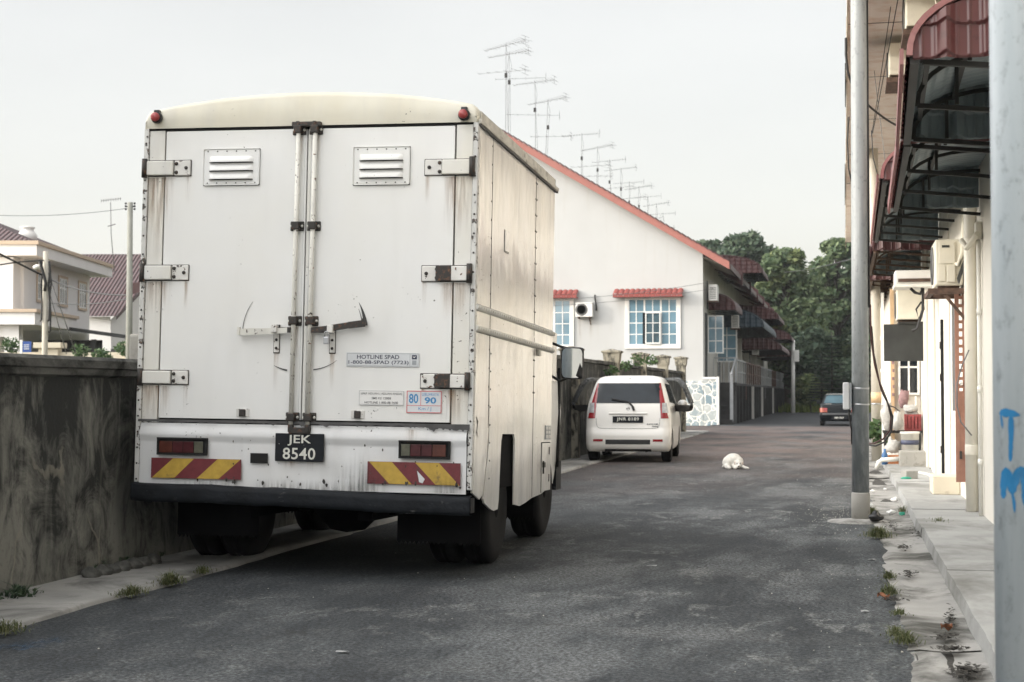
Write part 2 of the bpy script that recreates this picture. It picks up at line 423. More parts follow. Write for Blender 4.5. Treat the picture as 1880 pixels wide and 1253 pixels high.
def leafmat(name, a, bcol, trans=.25):
    m, t, b = newmat(name)
    g = t.nodes.new('ShaderNodeNewGeometry')
    c = mixc(t, g.outputs['Random Per Island'], a, bcol)
    t.links.new(c, b.inputs['Base Color']); b.inputs['Roughness'].default_value = .55
    b.inputs['Specular IOR Level'].default_value = .3
    tr = t.nodes.new('ShaderNodeBsdfTranslucent'); t.links.new(c, tr.inputs[0])
    mx = t.nodes.new('ShaderNodeMixShader'); mx.inputs[0].default_value = trans
    o = t.nodes['Material Output']
    t.links.new(b.outputs[0], mx.inputs[1]); t.links.new(tr.outputs[0], mx.inputs[2]); t.links.new(mx.outputs[0], o.inputs[0])
    return m
leafmat('leaf_dark', (.038, .07, .046), (.115, .155, .095))
leafmat('leaf_mid', (.055, .10, .052), (.20, .25, .125))
leafmat('leaf_light', (.10, .15, .065), (.29, .33, .15))
leafmat('leaf_conifer', (.012, .028, .02), (.03, .05, .03))
leafmat('leaf_shrub', (.03, .07, .025), (.10, .16, .06))
leafmat('grass_blade', (.06, .085, .03), (.17, .17, .085))
leafmat('grass_far', (.09, .13, .03), (.20, .24, .06))

def crazy_stone():
    m, t, b = newmat('crazy_stone')
    v = coords(t, (1, 1, 1))
    nn = t.nodes.new('ShaderNodeTexNoise'); nn.inputs['Scale'].default_value = 3
    t.links.new(v, nn.inputs['Vector'])
    wv = t.nodes.new('ShaderNodeVectorMath'); wv.operation = 'ADD'
    s2 = t.nodes.new('ShaderNodeVectorMath'); s2.operation = 'SCALE'; s2.inputs['Scale'].default_value = .3
    t.links.new(nn.outputs['Color'], s2.inputs[0]); t.links.new(v, wv.inputs[0]); t.links.new(s2.outputs[0], wv.inputs[1])
    vo = t.nodes.new('ShaderNodeTexVoronoi'); vo.feature = 'DISTANCE_TO_EDGE'; vo.inputs['Scale'].default_value = 3.4
    vc = t.nodes.new('ShaderNodeTexVoronoi'); vc.inputs['Scale'].default_value = 3.4
    t.links.new(wv.outputs[0], vo.inputs['Vector']); t.links.new(wv.outputs[0], vc.inputs['Vector'])
    r, g, bb = sepxyz(t, vc.outputs['Color'])
    c = mixc(t, r, (.16, .24, .29), (.45, .47, .46))
    c = mixc(t, mrange(t, nz(t, v, 9, 5), .5, .7, 0, .7), c, (.62, .63, .62))
    c = mixc(t, mrange(t, vo.outputs[0], .05, .075, 1, 0), c, (.76, .745, .70))
    t.links.new(c, b.inputs['Base Color']); b.inputs['Roughness'].default_value = .8
    bump(t, b, mrange(t, vo.outputs[0], .03, .09), .4, .03)
crazy_stone()

# ------------------------------------------------------------------ mesh helpers
WM = {}           # world matrix of every empty / part, so shapes can be given in world space
class MB:
    def __init__(s): s.v = []; s.f = []; s.m = []; s.uv = {}; s.cm = 0; s.smooth = []
    def add(s, vs, fs, smooth=False):
        o = len(s.v); s.v += [Vector(p) for p in vs]
        for f in fs:
            s.f.append([i + o for i in f]); s.m.append(s.cm); s.smooth.append(smooth)
        return s
    def mat(s, i): s.cm = i; return s
    def box(s, a, b, M=None):
        x0, y0, z0 = (min(a[i], b[i]) for i in range(3)); x1, y1, z1 = (max(a[i], b[i]) for i in range(3))
        vs = [Vector(p) for p in ((x0, y0, z0), (x1, y0, z0), (x1, y1, z0), (x0, y1, z0), (x0, y0, z1), (x1, y0, z1), (x1, y1, z1), (x0, y1, z1))]
        if M: vs = [M @ p for p in vs]
        return s.add(vs, [(0, 3, 2, 1), (4, 5, 6, 7), (0, 1, 5, 4), (1, 2, 6, 5), (2, 3, 7, 6), (3, 0, 4, 7)])
    def bar(s, a, b, w, h=None, up=(0, 0, 1)):
        a = Vector(a); b = Vector(b); h = h or w
        d = (b - a).normalized(); u = Vector(up)
        if abs(d.dot(u)) > .98: u = Vector((0, 1, 0))
        r = d.cross(u).normalized(); u = r.cross(d)
        vs = []
        for p in (a, b):
            for i, j in ((-1, -1), (1, -1), (1, 1), (-1, 1)): vs.append(p + r * (i * w / 2) + u * (j * h / 2))
        return s.add(vs, [(3, 2, 1, 0), (4, 5, 6, 7), (0, 1, 5, 4), (1, 2, 6, 5), (2, 3, 7, 6), (3, 0, 4, 7)])
    def tube(s, pts, r, n=8, cap=True):
        pts = [Vector(p) for p in pts]; rs = r if isinstance(r, (list, tuple)) else [r] * len(pts)
        vs = []; fs = []; prev = None
        for i, p in enumerate(pts):
            d = (pts[min(i + 1, len(pts) - 1)] - pts[max(i - 1, 0)]).normalized()
            if prev is None:
                u = Vector((0, 0, 1)) if abs(d.z) < .9 else Vector((1, 0, 0))
                u = (u - d * u.dot(d)).normalized()
            else: u = (prev - d * prev.dot(d)).normalized()
            prev = u; q = d.cross(u)
            for k in range(n):
                a = 2 * PI * k / n; vs.append(p + (u * math.cos(a) + q * math.sin(a)) * rs[i])
        for i in range(len(pts) - 1):
            for k in range(n):
                fs.append((i * n + k, i * n + (k + 1) % n, (i + 1) * n + (k + 1) % n, (i + 1) * n + k))
        s.add(vs, fs, True)
        if cap:
            o = len(s.v) - len(vs)
            s.f.append([o + k for k in range(n)][::-1]); s.m.append(s.cm); s.smooth.append(False)
            s.f.append([o + (len(pts) - 1) * n + k for k in range(n)]); s.m.append(s.cm); s.smooth.append(False)
        return s
    def lathe(s, prof, c=(0, 0, 0), axis='z', n=24, M=None):
        vs = []; fs = []; c = Vector(c)
        for r, h in prof:
            for k in range(n):
                a = 2 * PI * k / n; x, y = r * math.cos(a), r * math.sin(a)
                p = Vector((x, y, h)) if axis == 'z' else (Vector((h, x, y)) if axis == 'x' else Vector((x, h, y)))
                vs.append(c + (M @ p if M else p))
        for i in range(len(prof) - 1):
            for k in range(n): fs.append((i * n + k, i * n + (k + 1) % n, (i + 1) * n + (k + 1) % n, (i + 1) * n + k))
        if len(prof) > 2 and abs(prof[0][1] - prof[-1][1]) < 1e-6 and prof[0][0] > 1e-3 and prof[-1][0] > 1e-3:
            q = (len(prof) - 1) * n      # a ring closes on itself
            for k in range(n): fs.append((q + k, q + (k + 1) % n, (k + 1) % n, k))
        else:
            fs.append(tuple(range(n))[::-1]); fs.append(tuple((len(prof) - 1) * n + k for k in range(n)))
        return s.add(vs, fs, True)
    def poly(s, pts, ext):
        """flat polygon extruded by vector ext"""
        n = len(pts); ex = Vector(ext); vs = [Vector(p) for p in pts] + [Vector(p) + ex for p in pts]
        fs = [tuple(range(n))[::-1], tuple(range(n, 2 * n))] + [(i, (i + 1) % n, n + (i + 1) % n, n + i) for i in range(n)]
        return s.add(vs, fs)
    def quad(s, pts, uv=None):
        if uv: s.uv[len(s.f)] = uv
        return s.add(pts, [(0, 1, 2, 3)])
    def grid(s, fn, nu, nv, smooth=True):
        vs = [fn(i / nu, j / nv) for j in range(nv + 1) for i in range(nu + 1)]
        fs = [(j * (nu + 1) + i, j * (nu + 1) + i + 1, (j + 1) * (nu + 1) + i + 1, (j + 1) * (nu + 1) + i) for j in range(nv) for i in range(nu)]
        return s.add(vs, fs, smooth)
    def build(s, name, mats, parent=None, origin=None, world=True, bevel=0.0, recalc=True):
        mats = mats if isinstance(mats, (list, tuple)) else [mats]
        vs = s.v
        if parent is not None and world:
            inv = WM[parent.name].inverted(); vs = [inv @ p for p in vs]
        elif origin is not None:
            o = Vector(origin); vs = [p - o for p in vs]
        me = bpy.data.meshes.new(name)
        me.from_pydata([tuple(p) for p in vs], [], s.f)
        for mn in mats: me.materials.append(MATS[mn])
        for i, pl in enumerate(me.polygons):
            pl.material_index = min(s.m[i], len(mats) - 1); pl.use_smooth = s.smooth[i]
        if s.uv:
            ul = me.uv_layers.new(name='UVMap')
            for fi, uvs in s.uv.items():
                pl = me.polygons[fi]
                for li, q in zip(pl.loop_indices, uvs): ul.data[li].uv = q
        if recalc or bevel:
            bm = bmesh.new(); bm.from_mesh(me)
            if recalc: bmesh.ops.recalc_face_normals(bm, faces=bm.faces)
            if bevel:
                ed = [e_ for e_ in bm.edges if len(e_.link_faces) == 2 and e_.calc_face_angle(0) > .6]
                bmesh.ops.bevel(bm, geom=ed, offset=bevel, segments=2, profile=.5, affect='EDGES')
            bm.to_mesh(me); bm.free()
        ob = bpy.data.objects.new(name, me); COL.objects.link(ob)
        if parent is not None:
            ob.parent = parent; WM[ob.name] = WM[parent.name]
        else:
            ob.location = Vector(origin) if origin is not None else Vector((0, 0, 0))
            WM[ob.name] = Matrix.Translation(ob.location)
        return ob
def tag(o, label, cat, group=None):
    o['label'] = label; o['category'] = cat
    if group: o['group'] = group
    return o
def thing(name, label, cat, loc=(0, 0, 0), group=None, M=None):
    o = bpy.data.objects.new(name, None); COL.objects.link(o)
    o.empty_display_size = .1
    mw = M if M is not None else Matrix.Translation(Vector(loc))
    o.matrix_world = mw; WM[o.name] = mw
    return tag(o, label, cat, group)
def structure(mb, name, m, stuff=False, **kw):
    o = mb.build(name, m, **kw); o['kind'] = 'stuff' if stuff else 'structure'; return o
def copy_thing(src, M, label, group=None):
    r = src.copy(); COL.objects.link(r); r.matrix_world = M; r['label'] = label
    if group: r['group'] = group
    for ch in list(src.children):
        c = ch.copy(); COL.objects.link(c); c.parent = r
        for g in list(ch.children):
            d = g.copy(); COL.objects.link(d); d.parent = c
    return r
def text_mb(body, width, height, thick=.0, space=1.0, align='CENTER', bold=0.0):
    """lettering as flat verts in x,z (facing -y), centred, fitted into width x height"""
    cu = bpy.data.curves.new('lettering', 'FONT'); cu.body = body; cu.align_x = align
    cu.space_character = space; cu.offset = bold; cu.resolution_u = 3
    to = bpy.data.objects.new('lettering', cu); COL.objects.link(to)
    dg = bpy.context.evaluated_depsgraph_get()
    me = bpy.data.meshes.new_from_object(to.evaluated_get(dg))
    vs = [v.co.copy() for v in me.vertices]; fs = [tuple(p.vertices) for p in me.polygons]
    bpy.data.objects.remove(to); bpy.data.curves.remove(cu); bpy.data.meshes.remove(me)
    xs = [p.x for p in vs]; ys = [p.y for p in vs]
    cx_, cy_ = (min(xs) + max(xs)) / 2, (min(ys) + max(ys)) / 2
    sx, sy = width / (max(xs) - min(xs)), height / (max(ys) - min(ys))
    return [Vector(((p.x - cx_) * sx, 0, (p.y - cy_) * sy)) for p in vs], fs
def put_text(mb, body, w_, h_, fn, **kw):
    vs, fs = text_mb(body, w_, h_, **kw); mb.add([fn(p.x, p.z) for p in vs], fs)
# ------------------------------------------------------------------ the ground
mat('lane_asphalt', (.026, .029, .033), .85, var=.35, vs=.6, st=(1, .3, 1), bmp=.4, bs=60)
concrete('earth', (.11, .10, .07), (.15, .15, .085), (.06, .075, .035), (.45, .6), .5)
def sheet(x0, x1, y0, y1, z, nx, ny, jl=0, jr=0, js=3.0, zn=0.0):
    mb = MB()
    def fn(u, v):
        y = y0 + (y1 - y0) * v
        a = x0 + jl * mnoise.noise(Vector((y * js, x0, 1.3))) + jl * .6 * mnoise.noise(Vector((y * js * 4, x0, 7)))
        b = x1 + jr * mnoise.noise(Vector((y * js, x1, 4.1))) + jr * .6 * mnoise.noise(Vector((y * js * 4, x1, 9)))
        return Vector((a + (b - a) * u, y, z + zn * mnoise.noise(Vector((u * 2, y * .8, 3)))))
    return mb.grid(fn, nx, ny)
structure(MB().quad([(-600, -300, -.06), (600, -300, -.06), (600, 1200, -.06), (-600, 1200, -.06)]), 'ground', 'earth')
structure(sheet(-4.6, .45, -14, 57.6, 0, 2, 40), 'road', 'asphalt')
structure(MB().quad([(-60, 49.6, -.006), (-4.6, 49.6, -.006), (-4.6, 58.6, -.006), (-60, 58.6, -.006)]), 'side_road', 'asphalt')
structure(MB().quad([(-4.9, 57.6, -.004), (2.6, 57.6, -.004), (2.6, 112, -.004), (-4.9, 112, -.004)]), 'back_lane', 'lane_asphalt')
mb = MB()
def pv(u, v):
    y = -10 + 59.4 * v; i = int(round(u * 10))
    b = -4.15 + .05 * mnoise.noise(Vector((y * .9, 2, 4.1))) + .03 * mnoise.noise(Vector((y * 4, 2, 9)))
    x = -4.95 + (b + 4.95) * min(1, i / 8); z = .03 + .010 * mnoise.noise(Vector((i * .3, y * .8, 3)))
    if i == 9: x += .012; z = .018
    if i == 10: x += .02; z = -.02
    return Vector((x, y, z))
mb.grid(pv, 10, 260)
structure(mb, 'pavement', 'pavement_concrete')
# gutter slabs, dished and broken at the joints
mb = MB(); y = -6.0
while y < 46:
    ln = random.uniform(1.3, 2.4)
    a, b = y, y + ln - random.uniform(.012, .05)
    tl = random.uniform(-.012, .012); z0 = .012 + random.uniform(0, .01)
    ph = random.random() * 9
    def fn(u, v, a=a, b=b, tl=tl, z0=z0, ph=ph):
        yy = a + (b - a) * v
        ed = .27 + .05 * mnoise.noise(Vector((yy * 1.3, ph, 0))) + .03 * mnoise.noise(Vector((yy * 6, ph, 2)))
        ed += .03 * max(0, .25 - min(v, 1 - v)) * (1 if ph > 4 else .3)
        x = ed + (.615 - ed) * u
        return Vector((x, yy, z0 + tl * (v - .5) - .012 * math.sin(u * PI) + (-.014 if u == 0 else 0)))
    mb.grid(fn, 6, 14); y += ln
structure(mb, 'gutter', 'gutter_concrete')
structure(MB().quad([(.31, -8, .003), (.66, -8, .003), (.66, 46, .003), (.31, 46, .003)]), 'gutter_bed', 'mulch')
# raised footpath along the right hand building
mb = MB(); y = -5.0
for ln in (8.0, 3.9, 3.3, 3.2, 2.1, 2.2, 2.6, 3.0, 2.5, 3, 3, 3, 3, 3, 3, 3):
    a, b = y, y + ln - .012
    dz = random.uniform(-.006, .006); ph = random.random() * 9; sk = random.uniform(-.004, .004)
    def ex(v, a=a, b=b, ph=ph, sk=sk):
        yy = a + (b - a) * v
        return .605 + sk + .010 * mnoise.noise(Vector((yy * 1.5, ph, 0))) + .006 * mnoise.noise(Vector((yy * 7, ph, 0)))
    def top(u, v, a=a, b=b, dz=dz): return Vector((ex(v) + .012 + (1.30 - ex(v)) * u, a + (b - a) * v, .10 + dz))
    def fc(u, v, a=a, b=b, dz=dz): return Vector((ex(v) + .012 * u * u, a + (b - a) * v, -.01 + (.11 + dz) * u))
    mb.grid(top, 3, 20); mb.grid(fc, 3, 20)
    mb.quad([(.62, a, .10 + dz), (1.25, a, .10 + dz), (1.25, a, -.02), (.62, a, -.02)])
    mb.quad([(.62, b, .10 + dz), (1.25, b, .10 + dz), (1.25, b, -.02), (.62, b, -.02)])
    y += ln
structure(mb, 'footpath', 'footpath_concrete')
structure(MB().quad([(.62, -6, .06), (1.3, -6, .06), (1.3, 45, .06), (.62, 45, .06)]), 'footpath_bed', 'mulch')

# ------------------------------------------------------------------ left boundary walls
t = thing('boundary_wall', 'low concrete boundary wall with black water stains and a moulded coping beside the lorry', 'wall', (-4.8, 10, 0))
mb = MB()
mb.grid(lambda u, v: Vector((-4.8 + .012 * mnoise.noise(Vector((u * 20, v * 4, 0))), -10 + 35.6 * u, -.02 + v * 1.36)), 120, 8)
mb.box((-4.815, -10, -.05), (-5.0, 25.6, 1.30))
mb.build('wall_face', 'stained_wall', t)
mb = MB()
prof = [(-4.80, 1.30), (-4.762, 1.315), (-4.755, 1.352), (-4.735, 1.362), (-4.73, 1.41), (-4.75, 1.432), (-5.05, 1.432), (-5.05, 1.30)]
mb.poly([(x, -10, z) for x, z in prof], (0, 35.6, 0))
concrete('coping_concrete', (.09, .09, .085), (.15, .15, .14), (.025, .026, .025), (.42, .6), 4, (1, .6, 1), .6)
mb.build('coping', 'coping_concrete', t)
p = atX(247, 605, -4.9)
tag(MB().box((-4.97, 10.40, 0), (-4.86, 10.50, 1.62)).build('concrete_post', 'block_concrete', None, (-4.96, 10.48, 0), bevel=.02),
    'rough grey concrete post behind the low boundary wall, touching the lorry outline', 'post')
# far boundary wall with capped pillars
t = thing('boundary_wall', 'taller stained boundary wall with flared pillar caps beside the white hatchback', 'wall', (-4.85, 36, 0))
mb = MB()
mb.grid(lambda u, v: Vector((-4.82, 25.7 + 22.4 * u, -.02 + v * (1.80 - .02 * u))), 80, 8)
mb.box((-4.83, 25.7, -.05), (-4.98, 48.1, 1.76))
mb.build('wall_face', 'stained_wall', t)
MB().box((-4.77, 25.7, 1.785), (-5.03, 48.1, 1.85)).build('coping', 'coping_concrete', t)
def pillar_mb(y, z, w_=.34, sh=.24, x=-4.84):
    shaft = MB().box((x - sh / 2, y - sh / 2, -.02), (x + sh / 2, y + sh / 2, z - .30))
    cap = MB()
    h = w_ / 2; q = sh / 2 + .01; c = z
    lv = [(q, c - .31), (q + .02, c - .25), (h - .03, c - .09), (h, c - .08), (h, c - .045), (.02, c)]
    vs = []; fs = []
    for r, zz in lv: vs += [(x - r, y - r, zz), (x + r, y - r, zz), (x + r, y + r, zz), (x - r, y + r, zz)]
    for i in range(len(lv) - 1):
        for k_ in range(4): fs.append((i * 4 + k_, i * 4 + (k_ + 1) % 4, i * 4 + 4 + (k_ + 1) % 4, i * 4 + 4 + k_))
    fs.append((3, 2, 1, 0)); fs.append((20, 21, 22, 23))
    cap.add(vs, fs)
    return shaft, cap
for y, z, wd in ((28.24, 2.05, .40), (33.4, 2.14, .40), (38.2, 2.20, .40), (43.0, 2.25, .40), (47.9, 2.32, .40)):
    a, b = pillar_mb(y, z, wd * 1.05, .27)
    pl = a.build('pillar', 'old_pillar', t); b.build('pillar_cap', 'old_pillar', pl)
a, b = pillar_mb(38.5, 2.02, .40, .26, -5.9)
t2 = thing('gate_pillar', 'shorter weathered pillar standing further inside behind the capped wall', 'pillar', (-5.9, 38.5, 0))
a.build('shaft', 'old_pillar', t2); b.build('pillar_cap', 'old_pillar', t2)

# ------------------------------------------------------------------ window helper
def window(parent, x0, x1, z0, z1, y, cols, rows, glass='glass_blue', frame='window_white', trim=None, fw=.05, mw=.03, P=None, split=None):
    """window in the plane y facing -y; P maps (x,y,z) to world"""
    P = P or (lambda x, y_, z: Vector((x, y_, z)))
    def bx(mb, a, b):
        vs = [P(*p) for p in ((a[0], a[1], a[2]), (b[0], a[1], a[2]), (b[0], b[1], a[2]), (a[0], b[1], a[2]), (a[0], a[1], b[2]), (b[0], a[1], b[2]), (b[0], b[1], b[2]), (a[0], b[1], b[2]))]
        mb.add(vs, [(0, 3, 2, 1), (4, 5, 6, 7), (0, 1, 5, 4), (1, 2, 6, 5), (2, 3, 7, 6), (3, 0, 4, 7)])
    w_ = MB()
    bx(w_, (x0, y - .05, z0), (x0 + fw, y + .04, z1)); bx(w_, (x1 - fw, y - .05, z0), (x1, y + .04, z1))
    bx(w_, (x0 + fw, y - .05, z0), (x1 - fw, y + .04, z0 + fw)); bx(w_, (x0 + fw, y - .05, z1 - fw), (x1 - fw, y + .04, z1))
    for i in range(1, cols):
        x = x0 + (x1 - x0) * i / cols; k_ = mw * (1.9 if split and i % split == 0 else 1)
        bx(w_, (x - k_ / 2, y - .04, z0 + fw), (x + k_ / 2, y + .03, z1 - fw))
    for j in rows:
        z = z0 + (z1 - z0) * j
        bx(w_, (x0 + fw, y - .038, z - mw / 2), (x1 - fw, y + .028, z + mw / 2))
    wo = w_.build('window', frame, parent)
    g_ = MB(); bx(g_, (x0 + fw * .5, y - .026, z0 + fw * .5), (x1 - fw * .5, y - .012, z1 - fw * .5))
    g_.build('pane', glass, wo)
    if trim:
        s_ = MB(); q = trim[1]
        bx(s_, (x0 - q, y - .075, z0 - q), (x1 + q, y - .03, z0 - .002)); bx(s_, (x0 - q, y - .06, z1 + .002), (x1 + q, y - .02, z1 + q))
        bx(s_, (x0 - q, y - .06, z0), (x0 - .002, y - .02, z1)); bx(s_, (x1 + .002, y - .06, z0), (x1 + q, y - .02, z1))
        s_.build('window_surround', trim[0], wo)
    return wo

# ------------------------------------------------------------------ the terrace with the cream gable
GY = 60.3
t = thing('terrace_house', 'cream terrace with a red edged gable and crazy stone base beyond the hatchback', 'house', (-5.25, GY, 0))
gx = [(-22.6, 0), (-5.25, 0), (-5.25, 6.55), (-13.9, 11.75), (-22.6, 6.55)]
MB().poly([(x, GY, z) for x, z in gx], (0, .2, 0)).build('gable_wall', 'cream_render', t)
MB().poly([(-5.25, GY + .2, -.1), (-5.25, 118, -.1), (-5.25, 118, 6.5), (-5.25, GY + .2, 6.5)], (-.2, 0, 0)).build('back_wall', 'row_wall', t)
mb = MB()
def rp(x): return 6.20 + (x + 4.6) * -.6010
for sgn in (1,):
    pts = [(-4.25, rp(-4.25)), (-13.9, rp(-13.9)), (-13.9, rp(-13.9) + .16), (-4.25, rp(-4.25) + .16)]
    mb.poly([(x, GY - .32, z) for x, z in pts], (0, 58, 0))
    pts = [(-23.6, rp(-4.25)), (-13.9, rp(-13.9)), (-13.9, rp(-13.9) + .16), (-23.6, rp(-4.25) + .16)]
    mb.poly([(x, GY - .32, z) for x, z in pts], (0, 58, 0))
ro = mb.build('roof', 'tile_maroon', t)
mb = MB()
for pts in ([(-4.22, rp(-4.25) - .12), (-13.9, rp(-13.9) - .12), (-13.9, rp(-13.9) + .17), (-4.22, rp(-4.25) + .17)],
            [(-23.6, rp(-4.25) - .12), (-13.9, rp(-13.9) - .12), (-13.9, rp(-13.9) + .17), (-23.6, rp(-4.25) + .17)]):
    mb.poly([(x, GY - .40, z) for x, z in pts], (0, .07, 0))
mb.build('barge_board', 'fascia_red', ro)
mb = MB()      # rounded verge tiles along the edge
n = 46
for i in range(n):
    x = -4.4 - i * .205; z = rp(x) + .19
    mb.bar((x, GY - .36, z), (x - .17, GY - .36, z + .102 + .03), .16, .05)
mb.build('verge_tiles', 'tile_maroon', ro)
mb = MB().bar((-4.2, GY - .3, rp(-4.2) + .02), (-4.2, 118, rp(-4.2) + .02), .06, .2); mb.build('eave_fascia', 'tile_maroon', ro)
mb = MB()
mb.quad([(-5.25, GY - .3, 6.38), (-4.25, GY - .3, rp(-4.25) - .01), (-4.25, 118, rp(-4.25) - .01), (-5.25, 118, 6.38)])
mb.build('eave_soffit', 'row_wall', ro)
# party wall upstands on the roof
for i, y in enumerate((66, 72, 78, 84, 90, 96, 102, 108, 114)):
    MB().poly([(-4.1, y, rp(-4.1) - .25), (-4.1, y, rp(-4.1) + .34), (-13.9, y, rp(-13.9) + .34), (-13.9, y, rp(-13.9) - .25)], (0, .25, 0)).build('party_wall', 'awning_maroon', ro)
# gable windows
mat('glass_mid', (.05, .085, .105), .05, var=.6, vs=3, spec=.7)
window(t, -8.12, -6.22, 3.02, 4.82, GY, 6, (.24, .48, .72), trim=('white_trim', .12), split=2, mw=.035)
wo = MB()
for x0, x1 in ((-7.44, -7.40), (-6.90, -6.86)): wo.box((x0, GY - .16, 3.08), (x1, GY - .11, 4.30))
wo.box((-7.40, GY - .16, 3.08), (-6.90, GY - .11, 3.13)); wo.box((-7.40, GY - .16, 4.25), (-6.90, GY - .11, 4.30)); wo.box((-7.165, GY - .15, 3.13), (-7.135, GY - .12, 4.25))
for z in (3.50, 3.88): wo.box((-7.40, GY - .15, z - .012), (-6.90, GY - .12, z + .012))
cs = wo.build('casement', 'window_white', t)
MB().box((-7.40, GY - .14, 3.12), (-6.90, GY - .13, 4.26)).build('pane', 'glass_mid', cs)
MB().box((-7.55, GY - .075, 3.08), (-7.445, GY - .06, 4.28)).build('window_gap', 'glass_dark', t)
window(t, -12.3, -10.35, 3.02, 4.82, GY, 6, (.24, .48, .72), trim=('white_trim', .12), split=2, mw=.035)
def hood(x0, x1, zt, zb, n):
    mb = MB()
    d = (x1 - x0) / n
    for i in range(n):
        a = x0 + d * i
        def fn(u, v, a=a): return Vector((a + d * u, GY - .06 - .46 * v, zt - (zt - zb) * v + .055 * math.sin(u * PI) ** .5))
        mb.grid(fn, 6, 3)
        mb.quad([(a + .01, GY - .52, zb + .03), (a + d - .01, GY - .52, zb + .03), (a + d - .01, GY - .52, zb - .09), (a + .01, GY - .52, zb - .09)])
    mb.box((x0, GY - .50, zb - .09), (x1, GY - .04, zb - .06))
    return mb
hood(-8.65, -5.98, 5.16, 4.95, 13).build('window_hood', 'tile_red', t)
hood(-12.7, -10.04, 5.16, 4.95, 13).build('window_hood', 'tile_red', t)
for x_, z0_ in ((-10.0, 3.15), (-9.58, 3.3)):
    MB().quad([(x_ - .05, GY - .004, z0_), (x_ + .05, GY - .004, z0_), (x_ + .05, GY - .004, 4.04), (x_ - .05, GY - .004, 4.04)], [(0, 0), (1, 0), (1, 1), (0, 1)]).build('rust_stain', 'rust_run', t, recalc=False)
# stone base, wing wall, doorway jamb on the lane side
MB().box((-9.0, GY - .05, -.1), (-5.25, GY - .001, 1.66)).build('stone_base', 'crazy_stone', t)
MB().box((-5.24, GY - .06, -.1), (-4.72, GY + .3, 1.72)).build('stone_wing', 'crazy_stone', t)
mb = MB().box((-4.74, GY - .09, -.1), (-4.66, GY + .33, 1.82)); mb.box((-5.25, GY - .09, 1.722), (-4.742, GY + .33, 1.81))
mb.build('white_edging', 'white_trim', t)
# lane side: stairs, platform, retaining piers, railing
mb = MB()
for i in range(9):
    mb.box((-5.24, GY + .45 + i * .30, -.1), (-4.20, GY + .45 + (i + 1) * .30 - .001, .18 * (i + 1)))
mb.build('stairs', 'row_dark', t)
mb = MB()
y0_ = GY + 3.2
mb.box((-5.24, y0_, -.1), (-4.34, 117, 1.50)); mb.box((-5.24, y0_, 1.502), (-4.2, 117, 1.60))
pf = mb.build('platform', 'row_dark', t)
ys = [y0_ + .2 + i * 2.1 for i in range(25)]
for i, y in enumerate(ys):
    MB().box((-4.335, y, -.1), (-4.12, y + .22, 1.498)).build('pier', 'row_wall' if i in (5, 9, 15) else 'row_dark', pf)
for i in range(8):
    a = y0_ + .2 + i * 6.2; mb = MB()
    for k_ in range(5): mb.bar((-4.22, a + k_ * 1.45, .9 if i % 2 else 1.6), (-4.22, a + k_ * 1.45, 2.55), .05)
    mb.bar((-4.22, a, 2.53), (-4.22, a + 5.9, 2.53), .06); mb.bar((-4.22, a, 2.05), (-4.22, a + 5.9, 2.05), .04)
    mb.build('railing', 'rail_rust' if i in (1, 2, 5) else 'rail_grey', t)
mb = MB()
mb.bar((-4.24, GY + .5, 1.9), (-4.24, GY + 3.3, 2.6), .06); mb.bar((-4.24, GY + .8, .1), (-4.24, GY + .8, 2.0), .12); mb.bar((-4.24, GY + 3.2, 1.6), (-4.24, GY + 3.2, 2.6), .06)
mb.bar((-5.1, GY + 3.1, 2.6), (-4.24, GY + 3.1, 2.6), .05)
for k_ in range(4): mb.bar((-5.1 + k_ * .2, GY + 3.1, 1.6), (-5.1 + k_ * .2, GY + 3.1, 2.6), .03)
mb.build('stair_rail', 'rail_grey', t)
# open casements and doors on the lane face
def side_window(y, z0, z1, wd, glass='glass_blue'):
    P = lambda x, y_, z: Vector((-5.24 + x, y + y_, z))
    return window(t, 0, wd, z0, z1, 0, 2, (.33, .66), glass=glass, P=P, mw=.04)
side_window(GY + 2.0, 2.75, 4.25, .62)
side_window(GY + 6.4, 2.5, 4.2, .85, 'glass_blue')
for y, z0, z1, dy in ((GY + .8, 1.7, 4.3, .9), (GY + 1.6, 4.5, 5.6, .5), (GY + 7, 1.62, 4.0, 1.3), (GY + 13, 1.62, 3.9, 1.2), (GY + 21, 1.62, 3.9, 1.2), (GY + 29, 1.62, 3.9, 1.2)):
    MB().box((-5.252, y, z0), (-5.23, y + dy, z1)).build('doorway', 'board_black', t)
for y, z0, z1 in ((GY + 9.5, 1.62, 4.2), (GY + 15, 1.62, 3.6), (GY + 18, 1.62, 4.0), (GY + 24, 1.62, 3.9), (GY + 31, 1.62, 4)):
    MB().box((-5.22, y, z0), (-4.95, y + .35, z1)).build('buttress', 'row_wall', t)

